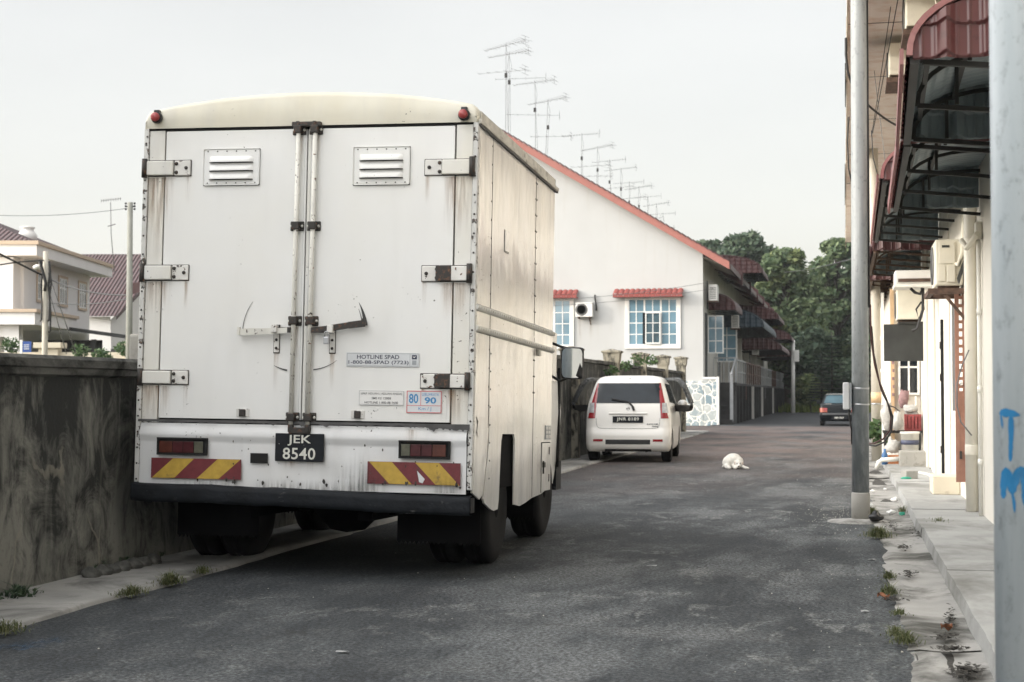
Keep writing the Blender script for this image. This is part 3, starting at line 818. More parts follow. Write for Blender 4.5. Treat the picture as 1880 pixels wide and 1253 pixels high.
# awnings along the lane face of that terrace
def curved_awning(name, label, X0, Xl, y0, y1, zt, zl, m, group, flat=.35, ripple=.05, per=.28, frame='frame_dark', side=1, under='awning_under', ends=True, Xl1=None, ntile=None, tile_end=True):
    """sheet curving from the wall X0 (at zt) out to its lip Xl (at zl)"""
    t = thing(name, label, 'awning', ((X0 + Xl) / 2, (y0 + y1) / 2, zl), group)
    Xl1 = Xl if Xl1 is None else Xl1
    def pos(u, v, dz=0.0, scal=0.0):
        y = y0 + (y1 - y0) * v; xl = Xl + (Xl1 - Xl) * v
        a = u * PI / 2
        x = X0 + (xl - X0) * math.sin(a) ** .92; z = zl + (zt - zl) * math.cos(a) ** .85
        r = scal * abs(math.sin(y / per * PI)) if scal else 0
        nx, nz_ = (xl - X0) * math.sin(a), abs(zt - zl) * math.cos(a) + .02
        ln = math.hypot(nx, nz_) or 1
        k_ = dz + r
        return Vector((x + nx / ln * k_ * .9, y, z + nz_ / ln * k_))
    nv = max(8, int((y1 - y0) / per * 6))
    mb = MB(); mb.grid(lambda u, v: pos(u, v, 0, ripple), 16, nv); mb.build('roof_sheet', m, t)
    mb = MB(); mb.grid(lambda u, v: pos(u, v, -.022 + .010 * math.sin(v * (y1 - y0) / .12 * 2 * PI) + (.008 * math.sin(u * 70) if u > .45 else 0), 0), 40, int((y1 - y0) * 60)); mb.build('lining', under, t)
    # end rims
    mb = MB()
    for v, off in ((0, -.012), (1, .012)):
        pts = [pos(i / 14, v, .0) + Vector((0, off, 0)) for i in range(15)]
        for i in range(14): mb.bar(pts[i] + Vector((0, 0, .015)), pts[i + 1] + Vector((0, 0, .015)), .03, .05, up=(0, 1, 0))
    mb.build('rim', 'awning_lip' if m == 'awning_red' else m, t)
    # scalloped lip
    if ntile is None: ntile = int((y1 - y0) / per)
    mb = MB()
    for i in range(ntile):
        v0, v1 = (i + .08) / ntile, (i + .92) / ntile
        p, q = pos(1, v0, .03), pos(1, v1, .03)
        mb.poly([p + Vector((0, 0, .06)), q + Vector((0, 0, .06)), q + Vector((0, 0, -.02)), (p + q) / 2 + Vector((0, 0, -.05)), p + Vector((0, 0, -.02))], (-.02 * side, 0, 0))
    mb.build('lip_tiles', 'awning_lip' if m == 'awning_red' else m, t)
    if ends:      # closing sheets filling the arch, with standing ribs
        for v in (0, 1):
            mb = MB(); nx_ = 60
            y = (y0 - .004) if v == 0 else y1 - .02; xl = Xl if v == 0 else Xl1
            def zc(x):
                s_ = min(1, abs((x - X0) / (xl - X0))) ** (1 / .92); a = math.asin(min(1, s_)); return zl + (zt - zl) * max(0, math.cos(a)) ** .85
            def fn(uu, vv):
                x = X0 + (xl - X0) * (uu * .97 + .01)
                ph = (x - X0) / .235
                rip = .040 * max(0, math.cos(ph * 2 * PI)) ** 1.6 + .010 * max(0, math.cos(ph * 8 * PI)) ** 8
                zt_ = zc(x) - .012
                z = zl - .004 + (zt_ - zl) * vv
                st_ = .020 * (1 - ((z - zl - rip * .6) / .17) % 1.0)
                return Vector((x, y - rip - st_, z))
            mb.grid(fn, nx_ * 2, 48, smooth=True); mb.build('end_panel', m if v == 0 else under, t)
    # frame: bent ribs, ties, purlin, posts
    nr = max(2, int((y1 - y0) / 1.0))
    mb = MB()
    for i in range(nr + 1):
        v = .03 + .94 * i / nr
        pts = [pos(j / 10, v, -.075) for j in range(11)]
        for j in range(10): mb.bar(pts[j], pts[j + 1], .026)
        mb.bar(pts[0] + Vector((0, 0, -(zt - zl))), Vector((pts[10].x, pts[10].y, zl)), .028)
        mid = pts[5]; mb.bar(mid, Vector((mid.x, mid.y, zl)), .022)
    for u in (.45, .8): mb.bar(pos(u, .01, -.08), pos(u, .99, -.08), .028)
    mb.bar(pos(1, 0, -.03), pos(1, 1, -.03), .045)
    mb.build('frame', frame, t)
    return t
rg = 'awnings along the back of the terrace'
curved_awning('awning', 'maroon curved awning highest on the terrace, just under the gable eaves', -5.2, -3.35, 67, 72, 7.0, 6.25, 'awning_maroon', rg, ends=True)
curved_awning('awning', 'short maroon awning over the stairs beside the white condenser', -5.2, -4.15, 62.2, 66, 5.1, 4.45, 'awning_maroon', rg)
curved_awning('awning', 'blue curved awning on the back of the terrace', -5.2, -3.3, 66.5, 79, 4.75, 3.95, 'awning_blue', rg)
curved_awning('awning', 'dark maroon awning right behind and above the blue awning', -5.2, -3.2, 80, 87, 5.6, 4.9, 'awning_maroon', rg)
curved_awning('awning', 'maroon awning low on the terrace past the blue awning', -5.2, -3.1, 81, 92, 4.1, 3.4, 'awning_maroon', rg)
curved_awning('awning', 'small maroon awning above a pale panel far along the terrace', -5.2, -3.0, 92.5, 99, 5.0, 4.3, 'awning_maroon', rg)
curved_awning('awning', 'last maroon awning before the white pole at the end of the terrace', -5.2, -2.9, 97, 106, 4.05, 3.4, 'awning_maroon', rg)

# ------------------------------------------------------------------ roof antennas
def antenna(px, ptop, i, X=-12.9, Y=None, label=''):
    Y = Y if Y else 62 * 620 / (1550 - px)
    p = atY(px, ptop, Y); X = p.x; zr = rp(X) + .1
    t = thing('tv_antenna', label, 'antenna', (X, Y, zr), 'television antennas on the terrace roof')
    r = .006 + Y * .00005
    rnd = random.Random(i + 40); ln_ = rnd.uniform(-.14, .14)
    MB().tube([(X + ln_, Y, zr), (X, Y, p.z + .1)], r, 6).build('mast', 'cable_grey', t)
    MB().tube([(X, Y, p.z - .05), (X + .10, Y, p.z - .5), (X + .03, Y, p.z - 1.1), (X + .09 + ln_, Y, zr + .3)], r * .6, 5).build('lead', 'cable_black', t)
    def boom(z, ln, ne, tilt, back):
        mb = MB(); q_ = rnd.uniform(-.38, .38); dv = Vector((math.cos(q_), math.sin(q_), 0)); sv_ = Vector((-dv.y, dv.x, 0)); a = Vector((X, Y, z - tilt)) - dv * ln * back; b = Vector((X, Y, z + tilt)) + dv * ln * (1 - back)
        mb.bar(a, b, r * 1.3)
        for k_ in range(ne):
            q = a.lerp(b, k_ / (ne - 1)); el = .16 + .35 * (k_ / (ne - 1)) ** 2
            mb.bar(q - sv_ * el + Vector((0, 0, .015)), q + sv_ * el + Vector((0, 0, .015 + .05 * rnd.uniform(-1, 1))), r * .9)
            mb.bar(q + Vector((0, 0, -.03)), q + Vector((0, 0, .035)), r * .9)
        for dz in (-.16, 0, .16): mb.bar(b - sv_ * .3 + Vector((0, 0, dz)), b + sv_ * .3 + Vector((0, 0, dz)), r * .9)
        mb.bar(b + Vector((0, 0, -.17)), b + Vector((0, 0, .17)), r)
        return mb
    boom(p.z, 1.9, 14, .05 + .06 * rnd.random(), .52).build('boom', 'cable_grey', t)
    if i not in (6, 9): boom(p.z - .9 - rnd.random() * .9, 1.5 + rnd.random(), 6, rnd.uniform(-.03, .08), rnd.uniform(.25, .6)).build('boom', 'cable_grey', t)
    bx = MB(); bx.box((X - .05, Y - .05, p.z - 1.3), (X + .05, Y + .05, p.z - 1.12)); bx.build('amplifier_box', 'cable_black', t)
    return t
words = ['tallest television antenna, nearest on the roof just right of the lorry', 'tall antenna leaning right behind the tallest one', 'third antenna from the lorry with a single long boom on top',
         'fourth antenna, its boom reaching over its neighbours', 'antenna standing alone where the red roof edge reaches halfway', 'sixth antenna from the lorry, on the middle of the roof edge',
         'seventh antenna from the lorry on the red roof', 'eighth antenna, sixth from the far end of the row', 'fifth antenna from the far end of the row', 'fourth antenna from the far end',
         'third antenna from the far end', 'second antenna from the far end', 'farthest and lowest antenna above the house corner']
for i, ((px, pt), lb) in enumerate(zip(((929, 84), (935, 100), (982, 152), (1006, 186), (1068, 248), (1097, 272), (1119, 296), (1140, 311), (1155, 336), (1173, 345), (1189, 362), (1205, 376), (1217, 393)), words)):
    antenna(px, pt, i, Y=(66.0 if i == 1 else None), label=lb)

# ------------------------------------------------------------------ air conditioners
def ac_unit(name, label, M, w_=.78, h_=.55, d_=.28, m='ac_white', fan=True, group=None, side=False):
    """local frame: front faces -y, base at z=0"""
    t = thing(name, label, 'air conditioner', M=M, group=group)
    B = lambda mb, n_, mt, par=t, **k_: mb.build(n_, mt, par, world=False, **k_)
    B(MB().box((-w_ / 2, -d_ / 2, .03), (w_ / 2, d_ / 2, h_)), 'casing', m, bevel=.015)
    if fan:
        r = h_ * .40
        g_ = MB().lathe([(r, -.012), (r, .004), (r - .012, .004), (r - .012, -.012)], (-w_ * .14, -d_ / 2 - .004, h_ * .53), 'y', 28)
        for k_ in range(1, 7): g_.lathe([(r * k_ / 7, -.012), (r * k_ / 7 + .006, -.012), (r * k_ / 7 + .006, -.004), (r * k_ / 7, -.004)], (-w_ * .14, -d_ / 2 - .004, h_ * .53), 'y', 24)
        B(g_, 'fan_grille', 'ac_grille')
        B(MB().lathe([(r - .012, -.003), (r - .012, .003)], (-w_ * .14, -d_ / 2 - .001, h_ * .53), 'y', 28), 'fan_hole', 'ac_grille')
    B(MB().box((-w_ * .36, -d_ * .4, 0), (-w_ * .28, d_ * .4, .03)).box((w_ * .28, -d_ * .4, 0), (w_ * .36, d_ * .4, .03)), 'foot', 'rust_shelf')
    if side:      # the service panels of the end that faces the lens
        x = -w_ / 2 - .001
        mb = MB()
        mb.box((x - .006, -.09, h_ * .47), (x, .09, h_ * .93)); mb.box((x - .006, -.125, h_ * .10), (x, -.02, h_ * .44)); mb.box((x - .016, -.005, h_ * .06), (x, .09, h_ * .44))
        B(mb, 'service_panel', m, bevel=.004)
        B(MB().box((x - .008, -.055, h_ * .82), (x - .0062, .04, h_ * .87)), 'handle_recess', 'board_black')
    return t
ac_unit('condenser', 'white air conditioner with a round fan, between the two windows of the gable', Matrix.Translation((-9.78, GY - .22, 4.10)), .66, .58, .3, 'ac_white')
MB_ = MB().bar((-10.0, GY - .4, 4.08), (-10.0, GY, 4.08), .04); MB_.bar((-9.58, GY - .4, 4.08), (-9.58, GY, 4.08), .04); MB_.bar((-9.58, GY, 3.85), (-9.58, GY - .3, 4.06), .03)
tag(MB_.build('condenser_bracket', 'rust_shelf', None, (-9.78, GY, 4.0)), 'rusty bracket carrying the white air conditioner on the gable', 'bracket')
tag(MB().tube([(-9.40, GY - .05, 4.98), (-9.40, GY - .09, 4.9), (-9.34, GY - .08, 4.5), (-9.33, GY - .16, 4.38)], .035, 6).build('refrigerant_pipe', 'cable_black', None, (-9.4, GY, 4.6)), 'short black insulated pipe running down to the gable air conditioner', 'pipe')
gl = mat('ac_louvre', (.30, .30, .29), .5, var=.1)
def lane_ac(label, x, y, z, w_=.5, h_=.62):
    t = thing('condenser', label, 'air conditioner', (x, y, z))
    MB().box((x, y, z), (x + .32, y + .75, z + h_)).build('casing', 'ac_white', t, bevel=.012)
    mb = MB()
    for k_ in range(7): mb.box((x + .04, y - .012, z + .07 + k_ * (h_ - .14) / 7), (x + .28, y - .002, z + .07 + (k_ + .55) * (h_ - .14) / 7))
    mb.build('grille', 'ac_louvre', t)
    MB().box((x - .05, y, z - .05), (x + .34, y + .75, z - .002)).build('shelf', 'rust_shelf', t)
lane_ac('white louvred condenser high on the lane side of the gable corner', -5.08, GY + .6, 4.75)
lane_ac('white condenser hanging under the blue awning', -4.6, GY + 6.0, 3.9, .4, .6)
lane_ac('small white condenser under the maroon awning past the blue one', -4.6, GY + 21, 3.15, .4, .6)

# ------------------------------------------------------------------ houses beyond the left wall (camera aligned frame: u right, d deep)
def UD(u, d, z): return Vector((u * RT.x + d * FW0.x, u * RT.y + d * FW0.y, z))
def ubox(mb, u0, u1, d0, d1, z0, z1):
    vs = [UD(*p) for p in ((u0, d0, z0), (u1, d0, z0), (u1, d1, z0), (u0, d1, z0), (u0, d0, z1), (u1, d0, z1), (u1, d1, z1), (u0, d1, z1))]
    return mb.add(vs, [(0, 3, 2, 1), (4, 5, 6, 7), (0, 1, 5, 4), (1, 2, 6, 5), (2, 3, 7, 6), (3, 0, 4, 7)])
t = thing('villa', 'white two storey house with an overhanging fascia, left of the lorry', 'house', UD(-22.6, 76, 0))
mb = MB(); ubox(mb, -36, -22.6, 73, 84.4, -.1, 7.45); mb.build('wall', 'house_white', t)
mb = MB(); ubox(mb, -25.6, -22.75, 71.9, 72.998, 4.0, 7.4); mb.build('bay', 'house_white', t)
mb = MB(); ubox(mb, -37, -21.6, 71.6, 85.2, 7.45, 7.95); mb.build('fascia', 'house_white', t)
mb = MB(); ubox(mb, -37.1, -21.5, 71.5, 85.3, 7.952, 8.12); mb.build('fascia_trim', 'house_trim', t)
def hip(mb, u0, u1, d0, d1, z0, z1, ru0, ru1, rd):
    a = [UD(u0, d0, z0), UD(u1, d0, z0), UD(u1, d1, z0), UD(u0, d1, z0), UD(ru0, rd, z1), UD(ru1, rd, z1)]
    mb.add(a, [(0, 1, 5, 4), (1, 2, 5), (2, 3, 4, 5), (3, 0, 4)])
def tiled(name, col, dk, nu):      # ribbed maroon tiles: bands along u
    m, t_, b = newmat(name)
    v = coords(t_)
    d1 = t_.nodes.new('ShaderNodeVectorMath'); d1.operation = 'DOT_PRODUCT'; t_.links.new(v, d1.inputs[0]); d1.inputs[1].default_value = (RT.x, RT.y, 0)
    s = math_(t_, 'SINE', math_(t_, 'MULTIPLY', d1.outputs['Value'], nu))
    c = mixc(t_, mrange(t_, nz(t_, v, .8, 5), .3, .7), col, dk)
    c = mixc(t_, mrange(t_, s, -.9, -.2, .8, 0), c, tuple(q * .3 for q in dk))
    t_.links.new(c, b.inputs['Base Color']); b.inputs['Roughness'].default_value = .6
    bump(t_, b, s, .8, .05)
tiled('ribbed_maroon', (.075, .028, .030), (.052, .022, .024), 26)
mb = MB(); hip(mb, -36.8, -21.9, 71.9, 84.9, 8.12, 10.4, -30.6, -27.4, 78); mb.build('roof', 'ribbed_maroon', t)
def side_pane(d0, z0, z1, dd=1.35):
    P = lambda x, y_, z: UD(-22.6 - y_, d0 + x, z)
    window(t, 0, dd, z0, z1, -.0, 3, (.62,), glass='glass_dark', trim=('house_trim', .12), P=P, mw=.07, fw=.07)
for d0 in (75.0, 78.6, 82.2): side_pane(d0, 5.65, 6.95)
P = lambda x, y_, z: UD(x, 71.9 + y_, z)
window(t, -24.7, -23.75, 5.0, 6.85, 0, 1, (), glass='glass_blue', trim=('house_trim', .2), P=P)
for d0 in (74.8,): side_pane(d0, 1.6, 2.9)
mb = MB(); ubox(mb, -36, -20.2, 66.8, 73.2, 4.10, 4.62); mb.build('porch_slab', 'house_white', t)
mb = MB(); ubox(mb, -36.1, -20.1, 66.7, 73.3, 4.622, 4.76); mb.build('porch_trim', 'house_trim', t)
for u in (-21.3, -22.9, -25.0):
    mb = MB(); ubox(mb, u - .3, u + .3, 67.2, 67.8, -.1, 4.10); mb.build('porch_column', 'house_white', t)
mb = MB(); ubox(mb, -25, -21, 67.3, 67.5, 3.6, 4.10); mb.build('porch_beam', 'house_white', t)
p = atD(50, 445, 76)
mb = MB().lathe([(.30, 0), (.30, .25), (.42, .32), (.62, .6), (.66, .85), (.5, 1.1), (.42, 1.15), (.42, 1.3), (.5, 1.36), (.5, 1.42), (.05, 1.5)], (0, 0, 0), 'z', 20)
mb.v = [q * .72 + p - Vector((0, 0, .3)) for q in mb.v]
mb.build('roof_ventilator', 'ac_white', t)
# carport
t = thing('carport', 'dark flat carport roof on slim posts in front of the white house', 'carport', UD(-18, 76, 0))
mb = MB()
a = [UD(-22.4, 72, 4.35), UD(-17.3, 72, 3.65), UD(-17.3, 84, 3.65), UD(-22.4, 84, 4.35)]
mb.poly(a, (0, 0, .16)); mb.build('roof', 'board_black', t)
for u in (-19.2, -17.5):
    mb = MB(); ubox(mb, u - .1, u + .1, 72.4, 72.6, -.1, 3.66); mb.build('post', 'frame_dark', t)
mb = MB(); ubox(mb, -22.3, -19.4, 74.6, 74.8, -.1, 3.7); mb.build('carport_shade', 'row_dark', t)  # dark panel put in for the shade under the carport roof
# maroon roofed house behind
t = thing('villa', 'house with a steep maroon ribbed roof right behind the tall concrete pole', 'house', UD(-25, 100, 0))
A, B = atD(150, 467, 108), atD(320, 467, 108)
C_, D_ = atD(140, 581, 98), atD(213, 581, 98)
mb = MB().add([A, B, D_, C_], [(0, 1, 2, 3)]); mb.build('roof', 'ribbed_maroon', t)
mb = MB().add([D_ + Vector((0, 0, -.25)), D_, B, B + Vector((0, 0, -.3))], [(0, 1, 2, 3)]); mb.build('barge_board', 'tile_maroon', t)
mb = MB().add([C_ + FW0 * .6, D_ + FW0 * .6 - RT * .5, UD(-24.9, 98.6, 0), UD(-28, 98.6, 0)], [(0, 1, 2, 3)]); mb.build('front_wall', 'house_white', t)
e_ = atD(330, 570, 112)
mb = MB().add([D_ + FW0 * .6 - RT * .5 - Vector((0, 0, .2)), B - Vector((0, 0, .4)), Vector((B.x, B.y, 0)), UD(-24.9, 98.6, 0)], [(0, 1, 2, 3)]); mb.build('gable_wall', 'house_white', t)
mb = MB().add([atD(225, 545, 97), atD(262, 536, 97), atD(262, 518, 97), atD(235, 520, 97)], [(0, 1, 2, 3)])
mb.build('porch_roof', 'tile_maroon', t)
mb = MB(); q0, q1 = atD(205, 640, 96), atD(250, 598, 96)
ubox(mb, -24.4, -22.5, 96, 96.4, 0, 3.9); mb.build('porch_screen', 'frame_dark', t)
# garden wall and its planting
t = thing('garden_wall', 'low cream garden wall in front of the white house', 'wall', UD(-18, 58, 0))
mb = MB(); ubox(mb, -40, -13.2, 58, 58.25, -.1, 2.70); mb.build('wall_face', 'step_cream', t)
for u in (-17.0, -13.8):
    mb = MB(); ubox(mb, u - .35, u + .35, 57.85, 58.4, -.1, 2.85); ubox(mb, u - .5, u + .5, 57.7, 58.55, 2.852, 3.05); mb.build('gate_pillar', 'step_cream', t)
mb = MB(); ubox(mb, -18.2, -17.85, 55, 55.04, 2.75, 3.1)
t = thing('street_sign', 'small blue sign on a white post in front of the cream garden wall', 'sign', UD(-17.3, 55, 0))
mb = MB(); ubox(mb, -17.05, -16.75, 55, 55.04, 2.62, 3.0); mb.build('plate', 'sign_blue', t)
mb = MB(); ubox(mb, -17.15, -17.06, 55, 55.06, 0, 3.05); mb.build('post', 'white_trim', t)
mb = MB()
for k_ in range(3): ubox(mb, -17.0, -16.82, 54.985, 54.998, 2.72 + k_ * .07, 2.75 + k_ * .07)
mb.build('lettering', 'sticker_grey', bpy.data.objects[t.name])

# unseen house added to keep the low sun off the lorry
t = thing('shade_house', 'unseen white house added behind the boundary wall to shade the lorry and road', 'house', (-17, -6, 0))
MB().box((-20, -26, -.1), (-8.9, 6.4, 6.2)).build('wall', 'house_white', t)
MB().poly([(-20.8, -26.6, 6.2), (-8.3, -26.6, 6.2), (-14.4, -26.6, 8.8)], (0, 33.6, 0)).build('roof', 'ribbed_maroon', t)
for y in (-20, -14, -8, -2, 4):
    P = lambda x, y_, z, y=y: Vector((-8.9 - y_, y + x, z))
    window(t, 0, 1.6, 3.9, 5.3, 0, 3, (.6,), glass='glass_blue', P=P); window(t, 0, 1.6, 1.0, 2.3, 0, 3, (.6,), glass='glass_dark', P=P)
# ------------------------------------------------------------------ the lorry (local frame: rear face y=0, x right, z=0 at the door sill)
TP = Vector((-3.484, 9.858, .993))
TR = Matrix.Rotation(R_(.545), 3, 'Z') @ Matrix.Rotation(R_(.742), 3, 'Y') @ Matrix.Rotation(R_(-1.36), 3, 'X')
TM = Matrix.Translation(TP) @ TR.to_4x4()
def tground(x, y): return -(TP.z + TR[2][0] * x + TR[2][1] * y) / TR[2][2]
lorry = thing('box_lorry', 'old white box lorry with rusty hinges and red and yellow striped boards', 'lorry', M=TM)
def T(mb, name, m, par=None, **k_): return mb.build(name, m, par or lorry, world=False, **k_)
def dome(x): return 2.085 + .115 * (1 - (x / 1.15) ** 2) ** .9 if abs(x) < 1.15 else 2.085
HW, LEN = 1.15, 2.93
# roof shell
def roofprof():
    pts = [(-1.15, 1.97), (-1.15, 2.05), (-1.135, 2.075)]
    pts += [(-1.12 + 2.24 * i / 24, dome(-1.12 + 2.24 * i / 24)) for i in range(25)]
    return pts + [(1.135, 2.075), (1.15, 2.05), (1.15, 1.97)]
rpf = roofprof()
mb = MB()
mb.grid(lambda u, v: (lambda q: Vector((q[0] * (1 - .0), .09 + (LEN - .09) * v, q[1] - .004)))(rpf[min(len(rpf) - 1, int(round(u * (len(rpf) - 1))))]), len(rpf) - 1, 8)
T(mb, 'roof', 'truck_cap_cream')
# rounded header over the doors
ring = [(x, z) for x, z in rpf]
def hd(u, v):
    i = int(round(u * (len(rpf) - 1))); x, z = rpf[i]
    zz = 1.975
    if v <= .5:      # front sheet from sill line up
        f_ = v / .5; k_ = .985
        zt = zz + (z - zz) * k_
        return Vector((x * (.997 - .004 * f_), -.016 - .010 * math.sin(f_ * PI), zz + (zt - zz) * f_))
    f_ = (v - .5) / .5; a = f_ * PI / 2
    return Vector((x * (.993 + .007 * f_), -.016 + .112 * (1 - math.cos(a)) , zz + (z - zz) * (.985 + .015 * math.sin(a))))
mb = MB(); mb.grid(hd, len(rpf) - 1, 14)
T(mb, 'roof_header', 'truck_cap_cream')
T(MB().box((-1.14, -.006, 1.962), (1.14, .05, 1.976)), 'header_gap', 'black_gap')
# frame posts and riveted corner strips
for s in (-1, 1):
    T(MB().box((s * 1.010, -.004, -.0), (s * 1.118, .05, 1.961)), 'corner_post', 'truck_post_white')
    mb = MB().box((s * 1.122, -.018, -.40), (s * 1.156, .035, 1.975))
    st = T(mb, 'corner_strip', 'edge_strip', bevel=.005)
    mb = MB()
    for i in range(22):
        z = -.38 + i * .105 if i < 6 else -.38 + 6 * .105 + (i - 6) * .125
        if z < 1.95: mb.lathe([(.007, -.019), (.005, -.024)], (s * 1.139, 0, z), 'y', 8)
    T(mb, 'rivets', 'rusty_black', st)
T(MB().box((1.1191, -.001, -.38), (1.1215, .04, 1.96)).box((-1.1215, -.001, -.38), (-1.1191, .04, 1.96)), 'strip_gap', 'black_gap')
# doors
T(MB().box((-1.02, .03, -.03), (1.02, .06, 1.962)), 'door_gap', 'black_gap')
doors = []
for s, x0, x1 in ((-1, -.998, -.0055), (1, .0055, .998)):
    mb = MB()
    def fn(u, v, x0=x0, x1=x1):
        x = x0 + (x1 - x0) * u; z = .03 + 1.925 * v
        ed = min(u, 1 - u, v, 1 - v); d = 0 if ed < .03 else .0035 * mnoise.noise(Vector((x * 2.1 + 5, z * 1.7, 2)))
        return Vector((x, -.006 + d, z))
    mb.grid(fn, 30, 50)
    mb.box((x0, -.0055, .03), (x1, .028, 1.955))
    doors.append(T(mb, 'rear_door', 'truck_door_white', recalc=False))
for s, dr in ((-1, doors[0]), (1, doors[1])):
    T(MB().box((s * .0 + (.028 if s > 0 else -.026), -.011, .035), ((.034 if s > 0 else -.020), -.003, 1.95)), 'door_fold', 'truck_door_white', dr)
# overlapping centre strip
T(MB().box((.006, -.0125, .035), (.026, -.0065, 1.95)), 'centre_strip', 'truck_post_white', doors[1])
def stain_parts(mb, name, m):
    for i in range(len(mb.f)):
        one = MB(); one.quad([mb.v[k_] for k_ in mb.f[i]], mb.uv[i]); T(one, name, m, recalc=False)
def stainq(mb, x0, x1, z1, z0, y): mb.quad([(x0, y, z0), (x1, y, z0), (x1, y, z1), (x0, y, z1)], [(0, 0), (1, 0), (1, 1), (0, 1)])
# vents
for x0, x1, z0, z1, dr in ((-.725, -.330, 1.585, 1.828, doors[0]), (.318, .702, 1.574, 1.824, doors[1])):
    mb = MB().box((x0, -.0155, z0), (x1, -.009, z1))
    vt = T(mb, 'vent_plate', 'truck_door_white', dr, bevel=.012)
    mb = MB()
    for i in range(3):
        zc = z1 - .065 - i * .057
        def lv(u, v, zc=zc): return Vector((x0 + .045 + (x1 - x0 - .09) * u, -.0155 - .022 * math.sin(min(1, v * 1.15) * PI / 2) * min(1, u * 14, (1 - u) * 14), zc + .018 - .042 * v))
        mb.grid(lv, 20, 5)
    T(mb, 'vent_louvre', 'truck_door_white', dr)
    mb = MB()
    for i in range(3):
        zc = z1 - .065 - i * .057
        mb.box((x0 + .045, -.030, zc - .0285), (x1 - .045, -.0157, zc - .0245))
    T(mb, 'louvre_slot', 'black_gap', dr)
    mb = MB()
    for a, b in (((x0 - .002, z0), (x0 + .002, z1)), ((x1 - .002, z0), (x1 + .002, z1)), ((x0, z0 - .003), (x1, z0 + .002)), ((x0, z1 - .002), (x1, z1 + .0015))):
        mb.box((a[0], -.0092, a[1]), (b[0], -.0085, b[1]))
    for i in range(6):
        x = x0 + .03 + (x1 - x0 - .06) * i / 5
        for z in (z0 + .015, z1 - .015): mb.lathe([(.005, -.0165), (.004, -.019)], (x, 0, z), 'y', 8)
    T(mb, 'vent_outline', 'gutter_dark', dr)
# hinges
hin = [(-1.155, -.817, 1.654, 1.756), (-1.150, -.812, .950, 1.050), (-1.142, -.794, .254, .345), (1.135, .804, 1.632, 1.734), (1.130, .798, .940, 1.041), (1.130, .804, .249, .341)]
sm = MB(); sm2 = MB()
for i, (xe, xi, z0, z1) in enumerate(hin):
    s = -1 if xe < 0 else 1
    xm = xi + s * .115
    mb = MB()
    mb.box((xm + s * .004, -.036, z0 + .003), (xe - s * .03, -.006, z1 - .003))
    h = T(mb, 'hinge', 'truck_post_white' if i not in (4, 5) else 'hinge_paint', bevel=.006)
    T(MB().box((xi, -.020, z0), (xm, -.007, z1)), 'hinge_plate', 'hinge_paint', h, bevel=.006)
    T(MB().box((xi - s * .0045, -.012, z0 - .0045), (xm, -.0072, z1 + .0045)), 'hinge_rust', 'rusty_black', h, bevel=.004)
    T(MB().box((xm + s * .002, -.0125, z0 - .004), (xe - s * .02, -.0055, z1 + .004)), 'hinge_shadow_gap', 'rusty_black', h)
    if i in (4, 5): T(MB().box((xm - s * .02, -.0385, z0 + .002), (xm + s * .085, -.012, z1 - .002)), 'bare_band', 'rusty_black', h, bevel=.004)
    mb = MB().tube([(xe - s * .014, -.03, z0 - .012), (xe - s * .014, -.03, z1 + .012)], .019, 10)
    T(mb, 'hinge_pin', 'rusty_black', h)
    for x, z in ((xi + s * .03, (z0 + z1) / 2), (xm - s * .016, z0 + .022), (xm - s * .016, z1 - .022)): T(MB().lathe([(.013, -.020), (.011, -.028), (.004, -.029)], (x, 0, z), 'y', 8), 'bolt', 'rusty_black', h)
    stainq(sm, min(xe, xm), max(xe, xm), z0 - .01, z0 - (.42 if i in (0, 3) else .26), -.0078)
    stainq(sm, xi + s * .0, xi + s * .035, z0 - .005, z0 - .2, -.0102)
